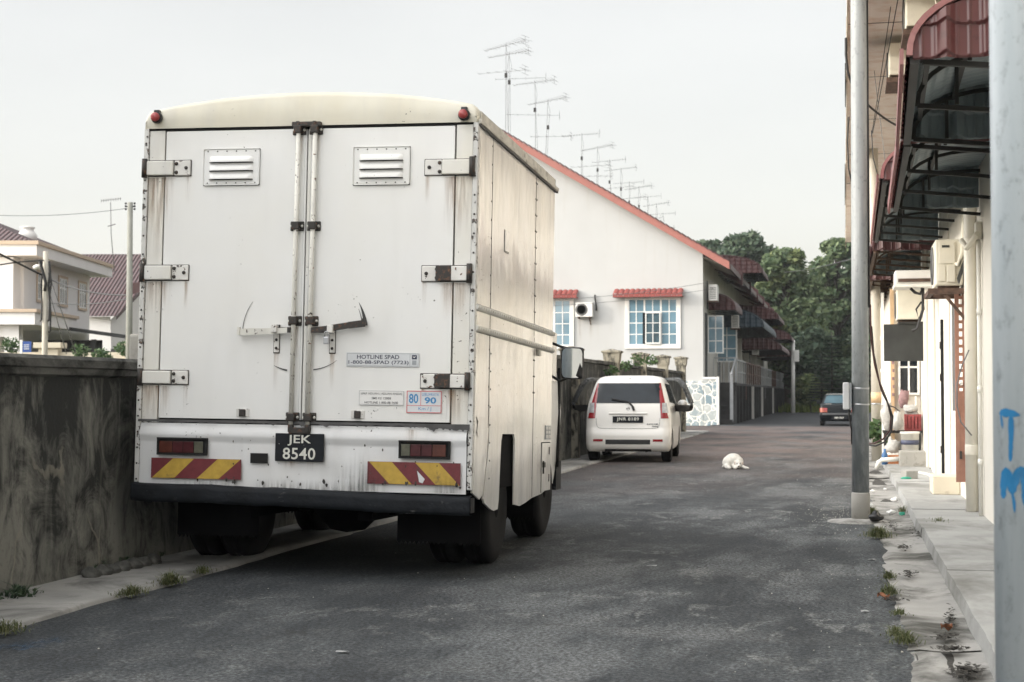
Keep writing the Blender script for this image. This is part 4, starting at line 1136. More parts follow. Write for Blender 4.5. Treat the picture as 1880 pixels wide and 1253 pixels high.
# lock rods
for s, x in ((-1, -.058), (1, .057)):
    rod = T(MB().tube([(x * .98 - .003, -.04, -.035), (x, -.04, 1.0), (x + .003, -.04, 1.985)], .0155, 12), 'lock_rod', 'rod_paint')
    for z, big in ((1.945, 1), (1.306, 0), (.68, 0), (.047, 1)):
        mb = MB().box((x - .047, -.017, z - .032), (x + .047, -.0065, z + .032)); mb.box((x - .026, -.064, z - .026), (x + .026, -.02, z + .026))
        T(mb, 'rod_bracket', 'rusty_black', rod, bevel=.006)
        for q in (-.036, .036): T(MB().lathe([(.010, -.017), (.008, -.026)], (x + q, 0, z), 'y', 8), 'bolt', 'rod_paint', rod)
    T(MB().box((x - .012, -.06, 1.955), (x + .012, -.02, 1.998)).box((x - .016, -.06, -.05), (x + .016, -.02, .0)), 'cam', 'rusty_black', rod, bevel=.004)
    if s < 0: a, b = Vector((-.07, -.05, .618)), Vector((-.425, -.052, .602))
    else: a, b = Vector((.07, -.05, .618)), Vector((.430, -.052, .664))
    pts = [a, a.lerp(b, .3) + Vector((0, -.006, -.004)), a.lerp(b, .7), b]
    mb = MB()
    for i in range(3): mb.bar(pts[i], pts[i + 1], .013, .036 + .004 * i)
    mb.bar(b + Vector((-.006, 0, -.02)), b + Vector((-.004, 0, .032)) , .016, .03)
    T(mb, 'handle', 'rod_paint' if s < 0 else 'rusty_black', rod)
    T(MB().box((a.x, -.058, .60), (a.x + s * .085, -.044, .636)), 'handle_root', 'rusty_black', rod)
    xk = -.181 if s < 0 else .203
    mb = MB().box((xk - .018, -.018, .472), (xk + .018, -.0065, .615)); mb.box((xk - .020, -.078, .60), (xk + .020, -.03, .650))
    T(mb, 'handle_catch', 'hinge_paint', rod, bevel=.004)
    T(MB().box((xk - .022, -.012, .466), (xk + .022, -.0066, .655)), 'catch_rust', 'rusty_black', rod, bevel=.002)
    for zk in (.50, .555): T(MB().lathe([(.010, -.018), (.008, -.026)], (xk, 0, zk), 'y', 8), 'bolt', 'rusty_black', rod)
    stainq(sm, x - .03, x + .03, 1.91, 1.7, -.0128); stainq(sm, x - .03, x + .03, .64, .4, -.0128); stainq(sm, xk - .02, xk + .02, .47, .2, -.0102)
T(MB().box((-.10, -.056, 1.962), (.10, -.018, 1.995)).box((-.07, -.058, -.062), (.075, -.012, -.018)), 'lock_keeper', 'rusty_black', bevel=.006)
# scuffs swept by the handles
mb = MB()
def arc(mb, cx_, cz_, r, a0, a1, w0, w1, y=-.0108, n=14):
    for i in range(n):
        u, v = i / n, (i + 1) / n
        A_, B_ = R_(a0 + (a1 - a0) * u), R_(a0 + (a1 - a0) * v); p, q = w0 + (w1 - w0) * u, w0 + (w1 - w0) * v
        mb.quad([(cx_ + (r - p) * math.cos(A_), y, cz_ + (r - p) * math.sin(A_)), (cx_ + (r + p) * math.cos(A_), y, cz_ + (r + p) * math.sin(A_)), (cx_ + (r + q) * math.cos(B_), y, cz_ + (r + q) * math.sin(B_)), (cx_ + (r - q) * math.cos(B_), y, cz_ + (r - q) * math.sin(B_))])
arc(mb, -.06, .60, .36, 180, 145, .003, .0012); arc(mb, .06, .62, .365, 5, 30, .016, .001)
arc(mb, .06, .62, .345, 8, 24, .004, .001); arc(mb, .05, .66, .30, -85, -52, .004, .001); arc(mb, -.05, .66, .31, -100, -118, .006, .001)
T(mb, 'scuff_mark', 'gutter_dark')
# small latches at the door foot
for x in (-.405, .385):
    T(MB().box((x - .045, -.012, .045), (x + .045, -.0065, .098)), 'foot_plate', 'hinge_paint', bevel=.003)
    T(MB().box((x - .021, -.026, .048), (x + .021, -.0125, .095)), 'foot_latch', 'rusty_black', bevel=.003)
# notices
def sticker(x0, x1, z0, z1, base, lines, y=-.0115):
    st = T(MB().box((x0, y, z0), (x1, -.0095, z1)), 'notice', base)
    for body, cx_, cz_, w_, h_, ink, kw in lines:
        mb = MB(); put_text(mb, body, w_, h_, lambda a, b: (cx_ + a, y - .0012, cz_ + b), **kw)
        T(mb, 'lettering', ink, st, recalc=False)
    return st
def frame_(mb, x0, x1, z0, z1, y, th):
    for a, b in (((x0, z0), (x1, z0 + th)), ((x0, z1 - th), (x1, z1)), ((x0, z0 + th), (x0 + th, z1 - th)), ((x1 - th, z0 + th), (x1, z1 - th))):
        mb.quad([(a[0], y, a[1]), (b[0], y, a[1]), (b[0], y, b[1]), (a[0], y, b[1])])
st = sticker(.300, .790, .384, .476, 'sticker_grey', [('HOTLINE SPAD', .515, .448, .285, .027, 'ink_navy', dict(bold=.012)), ('1-800-88-SPAD (7723)', .518, .410, .405, .030, 'ink_navy', dict(bold=.010))])
mb = MB(); frame_(mb, .305, .785, .389, .471, -.0127, .0025); mb.quad([(.728, -.0127, .391), (.7305, -.0127, .391), (.7305, -.0127, .469), (.728, -.0127, .469)])
T(mb, 'notice_border', 'ink_pale', st)
mb = MB(); mb.quad([(.742, -.0127, .434), (.775, -.0127, .434), (.775, -.0127, .462), (.742, -.0127, .462)]); T(mb, 'emblem', 'ink_navy', st)
mb = MB(); mb.quad([(.744, -.0127, .398), (.773, -.0127, .398), (.773, -.0127, .427), (.744, -.0127, .427)]); T(mb, 'emblem_foot', 'ink_pale', st)
mb = MB(); mb.quad([(.745, -.0135, .452), (.758, -.0135, .443), (.772, -.0135, .455), (.758, -.0135, .450)]); T(mb, 'emblem_wave', 'sticker_white', st)
st = sticker(.391, .694, .135, .230, 'sticker_white', [('LPKP ADUAN ( ADUAN ANDA)', .543, .208, .275, .017, 'ink_grey', dict(bold=.006)), ('SMS KE 15888', .543, .180, .13, .015, 'ink_grey', dict(bold=.006)), ('HOTLINE 1-800-88-9600', .543, .152, .225, .015, 'ink_grey', dict(bold=.006))])
mb = MB(); frame_(mb, .393, .692, .137, .228, -.0127, .002); T(mb, 'notice_border', 'ink_pale', st)
st = sticker(.712, .946, .088, .232, 'sticker_grey', [('80', .759, .181, .062, .062, 'ink_blue', dict(bold=.02)), ('LEBUHRAYA', .871, .208, .112, .019, 'ink_blue', {}), ('90', .871, .170, .078, .042, 'ink_blue', dict(bold=.03)), ('Km / J', .835, .114, .085, .026, 'ink_blue', {})])
mb = MB(); frame_(mb, .7125, .9455, .0885, .2315, -.0127, .0055)
mb.quad([(.805, -.0127, .138), (.8085, -.0127, .138), (.8085, -.0127, .2265), (.805, -.0127, .2265)]); mb.quad([(.718, -.0127, .1345), (.94, -.0127, .1345), (.94, -.0127, .138), (.718, -.0127, .138)])
T(mb, 'notice_border', 'ink_red', st)
# tail panel
def tz(x): return -.405 - .018 * max(0, (x + .1)) - .012 * math.sin((x + 1.1) * 1.4)
mb = MB()
def tp(u, v):
    x = -1.118 + 2.236 * u; zt = -.004 - .0 * u; zb = tz(x); z = zt + (zb - zt) * v
    y = -.012
    if v < .20: y = -.012 - .022 * math.sin(v / .20 * PI / 2)
    elif v < .30: y = -.034 + .014 * (v - .20) / .10
    else: y = -.020 - .006 * mnoise.noise(Vector((x * 3, z * 6, 0)))
    return Vector((x, y, z))
mb.grid(tp, 70, 40)
tail = T(mb, 'tail_panel', 'truck_tail_white')
mb = MB()        # black flaking strip under the doors
def fl(u, v):
    x = -1.13 + 2.27 * u
    rag = max(0, mnoise.noise(Vector((x * 14, 1, 0)))) + .6 * max(0, mnoise.noise(Vector((x * 47, 1, 0))))
    return Vector((x, -.0365 - .003 * v, .020 - (.016 + .050 * rag * (.35 + .65 * u) + .022 * max(0, u - .8) * 5) * v))
mb.grid(fl, 400, 2); T(mb, 'sill_rust', 'gutter_dark')
mb = MB()
rr = random.Random(5)
for i in range(46):      # chips in the paint
    x, z = rr.uniform(-.6, 1.08), rr.uniform(-.38, -.04); s = rr.uniform(.002, .007); n = 6
    if i > 26: x, z, s = rr.uniform(-1.1, 1.1), rr.uniform(-.39, -.36), rr.uniform(.004, .012)
    pts = [(x + s * (1 + .5 * rr.random()) * math.cos(k_ * PI / 3) * rr.uniform(.5, 1), -.0425, z + s * rr.uniform(.8, 2.2) * math.sin(k_ * PI / 3)) for k_ in range(n)]
    mb.add(pts, [tuple(range(n))])
T(mb, 'paint_chip', 'rusty_black', tail)
for x0, x1, z0, z1, cols in ((-.985, -.632, -.215, -.100, ('lens_orange', 'lens_red', 'lens_red', 'lens_clear')), (.676, 1.016, -.205, -.089, ('lens_clear', 'lens_red', 'lens_red', 'lens_orange'))):
    mb = MB(); th = .012
    mb.box((x0, -.052, z0), (x1, -.034, z0 + th)); mb.box((x0, -.056, z1 - th), (x1, -.034, z1)); mb.box((x0, -.052, z0 + th), (x0 + th, -.034, z1 - th)); mb.box((x1 - th, -.052, z0 + th), (x1, -.034, z1 - th)); mb.box((x0 + .005, -.0362, z0 + .005), (x1 - .005, -.034, z1 - .005))
    lp = T(mb, 'tail_lamp', 'black_gap')
    ws = (.29, .23, .23, .20) if cols[0] == 'lens_orange' else (.20, .23, .23, .29)
    x = x0 + th + .002
    for c_, w_ in zip(cols, ws):
        d = (x1 - x0 - 2 * th) * w_; T(MB().box((x, -.046, z0 + th + .004), (x + d - .004, -.0366, z1 - th - .012)), 'lens', c_, lp, bevel=.002); x += d
for x0, x1, z0, z1, fr in ((-1.025, -.394, -.369, -.236, ((.011, .261, .245, .479), (.511, .753, .74, .992))), (.468, 1.085, -.372, -.229, ((.24, .483, .016, .265), (.74, .992, .514, .77)))):
    bd = T(MB().box((x0, -.0405, z0), (x1, -.036, z1)), 'marker_board', 'chevron_red')
    mb = MB(); W_ = x1 - x0
    for b0, b1, t0, t1 in fr: mb.quad([(x0 + W_ * b0, -.0418, z0 + .001), (x0 + W_ * b1, -.0418, z0 + .001), (x0 + W_ * t1, -.0418, z1 - .001), (x0 + W_ * t0, -.0418, z1 - .001)])
    T(mb, 'stripe', 'chevron_yellow', bd)
T(MB().add([(.80, -.043, -.262 - .02), (.852, -.043, -.335), (.838, -.043, -.362), (.815, -.043, -.355)], [(0, 1, 2, 3)]), 'scraped_patch', 'sticker_grey')
pl = T(MB().box((-.160, -.050, -.240), (.174, -.0405, -.058)), 'number_plate', 'plate_black', bevel=.004)
mb = MB(); put_text(mb, 'JEK', .160, .070, lambda a, b: (.006 + a, -.0518, -.103 + b), bold=.012); put_text(mb, '8540', .222, .076, lambda a, b: (.006 + a, -.0518, -.189 + b), bold=.012, space=1.05)
T(mb, 'lettering', 'plate_white', pl, recalc=False)
T(MB().box((-.333, -.038, -.258), (-.213, -.034, -.192)), 'towing_hole', 'black_gap')
for x in (-1.058, 1.064):
    z = 2.045 if x < 0 else 2.018
    lm = T(MB().lathe([(.038, -.028), (.040, -.045), (.034, -.062)], (x, 0, z), 'y', 20), 'marker_lamp', 'plastic_black')
    T(MB().box((x - .02, -.05, z + .028), (x + .02, -.02, z + .052)), 'lamp_hood', 'plastic_black', lm, bevel=.004)
    T(MB().lathe([(.030, -.060), (.030, -.078), (.022, -.086), (.004, -.088)], (x, 0, z), 'y', 20), 'lens', 'marker_red', lm)
# runs of rust and dirt on the tail and posts
for x0, x1, z1, z0 in ((-1.11, -1.01, 1.64, 1.0), (1.0, 1.04, -.005, -.10)): stainq(sm, x0, x1, z1, z0, -.0078)
for x0, x1, z1, z0 in ((.72, .80, -.02, -.12), (-.10, -.02, -.242, -.30), (.06, .12, -.242, -.31), (-.03, .05, -.02, -.06)): stainq(sm, x0, x1, z1, z0, -.0432)
stain_parts(sm, 'rust_stain', 'rust_run')
for x0, x1, z1, z0 in ((.22, .62, -.43, -.22), (.34, .50, -.42, -.14), (.9, 1.1, -.42, -.30), (-.9, -.4, -.415, -.36), (-.35, .1, -.42, -.35), (.25, .52, -.42, -.26), (.30, .46, -.42, -.30), (-.02, .4, -.43, -.34)): stainq(sm2, x0, x1, z1, z0, -.0434)
stain_parts(sm2, 'soot_stain', 'soot_run')
# bent black bumper
mb = MB()
def bp(u, v):
    x = -1.150 + 2.305 * u
    droop = -.020 * max(0, (u - .45)) ** 1.2 * 2
    wob = .008 * mnoise.noise(Vector((x * 2.4, 3, 1))) + .004 * mnoise.noise(Vector((x * 9, 3, 1)))
    prof_ = [(.02, -.398), (-.055, -.405), (-.075, -.415), (-.078, -.505), (-.066, -.522), (.02, -.525)]
    i = min(4, int(v * 5)); f_ = v * 5 - i; a, b = prof_[i], prof_[i + 1]
    return Vector((x, a[0] + (b[0] - a[0]) * f_ - .018 * mnoise.noise(Vector((x * 1.7, 8, 1))), a[1] + (b[1] - a[1]) * f_ + droop + wob + tz(x) + .405))
mb.grid(bp, 60, 15)
bu = T(mb, 'bumper', 'bumper_black')
T(MB().box((1.15, -.05, -.545), (1.158, .06, -.45)).box((-1.158, -.05, -.52), (-1.15, .06, -.405)), 'bumper_end', 'bumper_black', bu)
# right side in three dented sheets
def side_sheet(pts, name='side_panel'):
    mb = MB(); mb.poly([(1.137, y, z) for y, z in pts], (.013, 0, 0)); return T(mb, name, 'truck_side_white')
side_sheet([(.0, 1.97), (.468, 1.97), (.492, .25), (.488, -.02), (.43, -.22), (.345, -.44), (.24, -.47), (.04, -.42), (.0, -.30)])
side_sheet([(.476, 1.97), (2.085, 1.97), (2.105, .7), (2.105, -.535), (1.85, -.56), (1.62, -.575), (1.42, -.555), (1.40, -.09), (1.37, -.045), (.955, -.042), (.915, -.09), (.862, -.50), (.835, -.56), (.70, -.565), (.60, -.55), (.40, -.50), (.365, -.47), (.455, -.25), (.51, -.1), (.50, .25)])
side_sheet([(2.093, 1.97), (2.93, 1.97), (2.93, -.47), (2.515, -.52), (2.113, -.535), (2.113, .7)])
mb = MB(); mb.poly([(-1.15, y, z) for y, z in [(.0, 1.97), (2.93, 1.97), (2.93, -.47), (1.42, -.55), (1.40, -.05), (.93, -.05), (.84, -.55), (.0, -.42)]], (.013, 0, 0)); T(mb, 'side_panel', 'truck_side_white')
T(MB().box((-1.14, LEN - .03, -.47), (1.14, LEN - .001, 2.0)), 'front_panel', 'truck_side_white')
# creases and dents as folded strips
mb = MB()
for y0, z0, y1, z1, w_ in ((.55, .0, .52, -.3, .02), (.10, .03, .16, -.02, .03), (.12, .0, .14, -.12, .02)): mb.bar((1.151, y0, z0), (1.151, y1, z1), .006, w_)
T(MB().add([(1.152, .09, .08), (1.152, .16, .04), (1.153, .12, -.02), (1.152, .17, -.07), (1.154, .10, -.03), (1.152, .13, .02)], [(0, 1, 2, 3, 4, 5)]), 'torn_patch', 'rusty_black')
# rails, rivets, gutter
for z in (.778, .642):
    ra = T(MB().tube([(1.152, .0, z), (1.152, 1.0, z + .002), (1.152, LEN, z)], .021, 10), 'rubbing_rail', 'truck_post_white')
    mb = MB()
    for i in range(40): mb.box((1.1725, .03 + i * .073, z - .007), (1.1755, .036 + i * .073, z + .007))
    T(mb, 'rivets', 'gutter_light', ra)
T(MB().box((1.1502, .02, .798), (1.1525, LEN, .803)).box((1.1502, .02, .617), (1.1525, LEN, .621)), 'rail_grime', 'gutter_dark')
gt = T(MB().box((1.1505, .0, 1.955), (1.168, LEN + .06, 1.968)), 'roof_gutter', 'gutter_dark')
T(MB().box((1.1505, .0, 1.969), (1.174, LEN + .06, 1.998)), 'gutter_lip', 'gutter_light', gt, bevel=.004)
mb = MB()
for i in range(4): mb.box((1.1505, .05 + i * .72, 1.999), (1.158, .05 + i * .72 + .70, 2.058))
T(mb, 'roof_flashing', 'gutter_light', gt)
mb = MB()
for y, n_ in ((.455, 15), (.515, 8), (2.07, 14), (2.12, 14)):
    for i in range(n_): mb.lathe([(.007, 1.1502), (.005, 1.154)], (0, y + .012 * i / n_, 1.9 - i * .125 if n_ != 8 else .5 - i * .12), 'x', 8)
T(mb, 'rivets', 'gutter_dark')
for y in (.472, 2.089, 2.109):
    z0 = .0 if y < 1 else (.71 if y < 2.1 else -.53); z1 = 1.955 if y < 2.1 else .70
    T(MB().box((1.1502, y - .004, z0), (1.1514, y + .004, z1)), 'panel_seam', 'black_gap')
rc = T(MB().box((1.1505, .90, 1.24), (1.157, 1.04, 1.386)), 'side_hatch', 'truck_side_white', bevel=.004)
mb = MB()
for a, b in (((.893, 1.236), (.899, 1.39)), ((1.041, 1.236), (1.045, 1.39)), ((.893, 1.232), (1.045, 1.236))): mb.box((1.1503, a[0], a[1]), (1.1522, b[0], b[1]))
T(mb, 'hatch_shadow_line', 'gutter_dark', rc)
T(MB().box((1.1505, 2.19, .565), (1.176, 2.27, .615)), 'side_marker', 'gutter_light', bevel=.004)
fd = T(MB().box((1.1505, 2.50, -.50), (1.158, 2.88, -.12)), 'fuel_door', 'truck_side_white', bevel=.003)
T(MB().box((1.1503, 2.485, -.51), (1.1525, 2.498, -.115)).box((1.1503, 2.49, -.118), (1.1525, 2.885, -.110)), 'door_line', 'black_gap', fd)
T(MB().box((1.158, 2.50, -.31), (1.175, 2.56, -.27)).box((1.158, 2.52, -.36), (1.168, 2.54, -.26)), 'latch', 'rusty_black', fd)
T(MB().box((1.158, 2.80, -.21), (1.162, 2.82, -.15)).box((1.158, 2.79, -.43), (1.162, 2.81, -.37)), 'hinge_mark', 'rusty_black', fd)
gr = T(MB().box((1.1505, 2.64, -.09), (1.156, 2.88, .024)), 'data_plate', 'ink_pale')
mb = MB()
for i in range(3):
    for j in range(2): mb.box((1.1562, 2.66 + j * .11, -.075 + i * .033), (1.1575, 2.75 + j * .11, -.052 + i * .033))
T(mb, 'data_field', 'sticker_white', gr)
# chassis, floor, wheels
T(MB().box((-1.12, .055, -.42), (1.125, LEN - .04, -.05)), 'floor_frame', 'under_black')
mb = MB()
for x in (-.42, .42): mb.box((x - .05, .10, -.62), (x + .05, 4.4, -.44))
mb.tube([(-.9, 1.08, -.56), (.9, 1.08, -.56)], .06, 12); mb.lathe([(.05, -.25), (.17, -.12), (.19, 0), (.17, .12), (.05, .25)], (0, 1.08, -.58), 'x', 18)
mb.tube([(0, 1.1, -.56), (0, 3.2, -.5)], .045, 8); mb.tube([(-.9, 3.22, -.53), (.9, 3.22, -.53)], .05, 10)
for x in (-.5, .5): mb.box((x - .04, .5, -.60), (x + .04, 1.7, -.55))
T(mb, 'chassis', 'under_black')
def wheel(x, y, s, r=.385, wd=.19, dual=False):
    """tyre standing on the ground, outer face towards s"""
    z = tground(x, y) + r
    w_ = T(MB().lathe([(r * .56, -wd / 2), (r * .80, -wd / 2 - .012), (r * .95, -wd / 2 + .006), (r, -wd / 2 + .03), (r, -.028), (r - .012, -.022), (r - .012, -.010), (r, -.004), (r, .004), (r - .012, .010), (r - .012, .022), (r, .028), (r, wd / 2 - .03), (r * .95, wd / 2 - .006), (r * .80, wd / 2 + .012), (r * .56, wd / 2)], (x, y, z), 'x', 40), 'wheel', 'tyre_rubber')
    T(MB().lathe([(r * .57, -wd / 2 + .01), (r * .57, wd / 2 - .01)], (x, y, z), 'x', 28), 'rim', 'rim_steel', w_)
    T(MB().lathe([(.10, 0), (.09, s * (wd / 2 - .01)), (.05, s * (wd / 2 + .005)), (.01, s * (wd / 2 + .008))], (x, y, z), 'x', 16), 'hub', 'under_black', w_)
for s in (-1, 1):
    wheel(s * .995, 1.08, s); wheel(s * .765, 1.08, s)
    wheel(s * .93, 3.22, s, .385, .24)
# mud flaps with toothed lower edges
def flap(x0, x1, y, z1, z0):
    n = int((x1 - x0) / .03); pts = [(x0, y, z1), (x1, y, z1)]
    for i in range(n):
        x = x1 - (x1 - x0) * i / n; pts += [(x, y, z0 + .012), (x - (x1 - x0) / n / 2, y, z0 - .012)]
    pts.append((x0, y, z0 + .012))
    T(MB().poly(pts, (0, .012, 0)), 'mudflap', 'mudflap')
flap(-1.10, -.50, .60, -.45, -.79); flap(.50, 1.08, .60, -.45, -.79)
flap(.62, 1.05, 2.74, -.45, -.735); flap(-1.05, -.62, 2.74, -.45, -.735)
# cab
mb = MB()
def cab(u, v):
    lv_ = [(-.50, .93, 4.45), (-.2, .96, 4.55), (.15, .975, 4.58), (.40, .965, 4.5), (.75, .92, 4.32), (1.05, .84, 4.1), (1.12, .70, 3.9)]
    i = min(5, int(v * 6)); f_ = v * 6 - i; a, b = lv_[i], lv_[i + 1]
    z, hw_, yf = (a[k_] + (b[k_] - a[k_]) * f_ for k_ in range(3)); yr, r = 3.0, .14
    pth = [(hw_, yr), (hw_, yf - r)] + [(hw_ - r + r * math.cos(q), yf - r + r * math.sin(q)) for q in (R_(18), R_(36), R_(54), R_(72), R_(90))]
    pth = pth + [(-x, y) for x, y in pth[::-1]]
    k_ = u * (len(pth) - 1); j = min(len(pth) - 2, int(k_)); g_ = k_ - j
    return Vector((pth[j][0] + (pth[j + 1][0] - pth[j][0]) * g_, pth[j][1] + (pth[j + 1][1] - pth[j][1]) * g_, z))
mb.grid(cab, 13, 24); mb.box((-.9, 3.0, -.48), (.9, 3.03, 1.05))
cb = T(mb, 'cab', 'truck_door_white')
T(MB().box((.955, 3.35, .42), (.968, 4.2, .86)), 'cab_window', 'car_glass', cb)
T(MB().box((.960, 4.30, -.35), (.985, 4.34, .55)), 'door_edge', 'black_gap', cb)
T(MB().box((.90, 2.86, -.52), (1.02, 3.62, -.25)), 'wheel_arch', 'bumper_black', cb)
T(MB().box((.86, 4.35, -.56), (.955, 4.62, -.30)), 'bumper_corner', 'bumper_black', cb)
# door mirror on its arm
Mi = TM.inverted()
mc = Mi @ atD(1050, 667, 13.9)
mw, mh = .090, .130
mm = T(MB().box((mc.x - mw - .012, mc.y, mc.z - mh - .012), (mc.x + mw + .012, mc.y + .06, mc.z + mh + .012)), 'door_mirror', 'car_trim', bevel=.03)
q = Matrix.Rotation(R_(13), 3, 'Z') @ Matrix.Rotation(R_(4), 3, 'X')
pts = []
for k_ in range(20):
    a = 2 * PI * k_ / 20; cs_, sn = math.cos(a), math.sin(a)
    pts.append(mc + q @ Vector((mw * abs(cs_) ** .35 * (1 if cs_ > 0 else -1), -.016, mh * abs(sn) ** .35 * (1 if sn > 0 else -1))))
T(MB().add(pts, [tuple(range(20))]), 'mirror_pane', 'mirror_glass', mm)
T(MB().tube([(mc.x - .02, mc.y + .05, mc.z - .12), (mc.x - .12, mc.y + .1, mc.z - .16), (.95, mc.y + .15, mc.z - .1)], .012, 8).tube([(mc.x, mc.y + .05, mc.z + .12), (mc.x - .12, mc.y + .1, mc.z + .15), (.92, mc.y + .12, mc.z + .2)], .012, 8), 'mirror_arm', 'car_trim', mm)
# the padlock hangs from the right handle catch
pk = thing('padlock', 'small steel padlock hanging on the right rear door handle of the lorry', 'padlock', M=TM @ Matrix.Translation((.185, -.085, .56)))
MB().box((-.018, -.012, -.035), (.018, .012, .012)).build('lock_body', 'steel_bright', pk, world=False, bevel=.004)
MB().tube([(-.012, 0, .01)] + [(.012 * math.cos(R_(a)), 0, .035 + .014 * math.sin(R_(a))) for a in (180, 135, 90, 45, 0)] + [(.012, 0, .01)], .004, 8).build('shackle', 'steel_bright', pk, world=False)

# ------------------------------------------------------------------ cars: bodies lofted from level outlines
class Car:
    def __init__(s, name, label, M, lv, paint, cat='car'):
        s.lv = lv; s.t = thing(name, label, cat, M=M); s.paint = paint
        n = 12
        mb = MB(); rings = []
        for z, yr, hw_, yf, r in lv:
            ring_ = []
            for cx_, cy_, a0 in ((1, 1, 0), (-1, 1, 90), (-1, -1, 180), (1, -1, 270)):
                px = cx_ * (hw_ - r); py = (yf - r) if cy_ > 0 else (yr + r)
                for k_ in range(n):
                    a = R_(a0 + 90 * k_ / (n - 1)); ring_.append(Vector((px + r * math.cos(a), py + r * math.sin(a), z)))
            rings.append(ring_)
        m_ = len(rings[0]); vs = [p for r_ in rings for p in r_]; fs = []
        for i in range(len(rings) - 1):
            for k_ in range(m_): fs.append((i * m_ + k_, i * m_ + (k_ + 1) % m_, (i + 1) * m_ + (k_ + 1) % m_, (i + 1) * m_ + k_))
        fs.append(tuple(range(m_))[::-1]); fs.append(tuple((len(rings) - 1) * m_ + k_ for k_ in range(m_)))
        mb.add(vs, fs, True); s.body_mb = mb
    def at(s, z):
        lv = s.lv
        for a, b in zip(lv, lv[1:]):
            if a[0] <= z <= b[0]:
                f_ = (z - a[0]) / (b[0] - a[0]); return tuple(a[k_] + (b[k_] - a[k_]) * f_ for k_ in range(1, 5))
        return lv[-1][1:]
    def ry(s, x, z):       # rear surface y at (x,z)
        yr, hw_, yf, r = s.at(z); e_ = abs(x) - (hw_ - r)
        return yr if e_ <= 0 else yr + r - math.sqrt(max(0, r * r - min(e_, r) ** 2))
    def rear(s, name, m, poly, off=.004, par=None, nx=10, nz_=8):
        """patch on the rear surface: poly(z fraction) -> x0,x1 at z"""
        z0, z1, xf = poly; mb = MB()
        def fn(u, v):
            z = z0 + (z1 - z0) * v; a, b = xf(v); x = a + (b - a) * u; return Vector((x, s.ry(x, z) - off, z))
        mb.grid(fn, nx, nz_); return mb.build(name, m, par or s.t, world=False)
    def side(s, name, m, pts, sgn, off=.004, par=None):
        mb = MB(); vs = [Vector((sgn * (s.at(z)[1] + off), y, z)) for y, z in pts]
        mb.add(vs, [tuple(range(len(vs)))]); return mb.build(name, m, par or s.t, world=False)
    def finish(s, wheels, rw, ww, hwx):
        ob = s.body_mb.build('body', s.paint, s.t, world=False)
        ct = MB()
        for y in wheels:
            for sg in (-1, 1): ct.lathe([(rw + .045, sg * (hwx - ww - .03)), (rw + .045, sg * (hwx + .2))], (0, y, rw), 'x', 28)
        cutter = ct.build('cutter', 'car_trim', s.t, world=False)
        md = ob.modifiers.new('arch', 'BOOLEAN'); md.object = cutter; md.operation = 'DIFFERENCE'; md.solver = 'EXACT'
        dg = bpy.context.evaluated_depsgraph_get(); me = bpy.data.meshes.new_from_object(ob.evaluated_get(dg))
        ob.modifiers.clear(); ob.data = me; me.name = 'body'
        for p_ in me.polygons: p_.use_smooth = True
        bpy.data.objects.remove(cutter)
        try:
            bm = bmesh.new(); bm.from_mesh(me)
            for e_ in bm.edges:
                if len(e_.link_faces) == 2 and e_.calc_face_angle(0) > .7: e_.smooth = False
            bm.to_mesh(me); bm.free()
        except Exception: pass
        s.body = ob
        for y in wheels:
            for sg in (-1, 1):
                x = sg * (hwx - ww / 2)
                w_ = MB().lathe([(rw * .62, -ww / 2), (rw * .85, -ww / 2 - .006), (rw * .97, -ww / 2 + .008), (rw, -ww / 2 + .03), (rw, ww / 2 - .03), (rw * .97, ww / 2 - .008), (rw * .85, ww / 2 + .006), (rw * .62, ww / 2)], (x, y, rw), 'x', 32).build('wheel', 'tyre_rubber', s.t, world=False)
                MB().lathe([(rw * .63, -ww / 2 + .012), (rw * .63, ww / 2 - .012)], (x, y, rw), 'x', 24).build('rim', 'rim_steel', w_, world=False)
        return ob
# white hatchback
lvW = [(.19, .10, .69, 3.42, .12), (.24, .035, .725, 3.52, .15), (.32, .005, .737, 3.56, .16), (.45, .0, .738, 3.57, .16), (.54, .006, .738, 3.57, .16), (.575, .035, .737, 3.56, .15),
       (.62, .042, .737, 3.55, .15), (.72, .050, .734, 3.50, .15), (.80, .058, .730, 3.30, .15), (.90, .075, .722, 2.95, .15), (1.0, .098, .706, 2.72, .15), (1.06, .122, .690, 2.62, .15),
       (1.15, .165, .666, 2.48, .16), (1.28, .235, .628, 2.28, .17), (1.37, .300, .598, 2.10, .18), (1.425, .36, .57, 1.98, .18), (1.465, .46, .535, 1.88, .18), (1.492, .60, .47, 1.78, .17), (1.506, .76, .38, 1.66, .15), (1.512, .95, .25, 1.5, .1)]
CWM = Matrix.Translation((-3.655, 27.05, 0)) @ Matrix.Rotation(R_(3.0), 4, 'Z')
W = Car('hatchback', 'white hatchback parked on the left with both rear doors swung open', CWM, lvW, 'car_white')
wbody = W.finish((.56, 2.95), .272, .165, .72)
wt = W.t
W.rear('rear_window', 'car_glass', (1.025, 1.372, lambda v: (-.566 + .035 * v, .566 - .035 * v)), .006, nx=40, nz_=12)
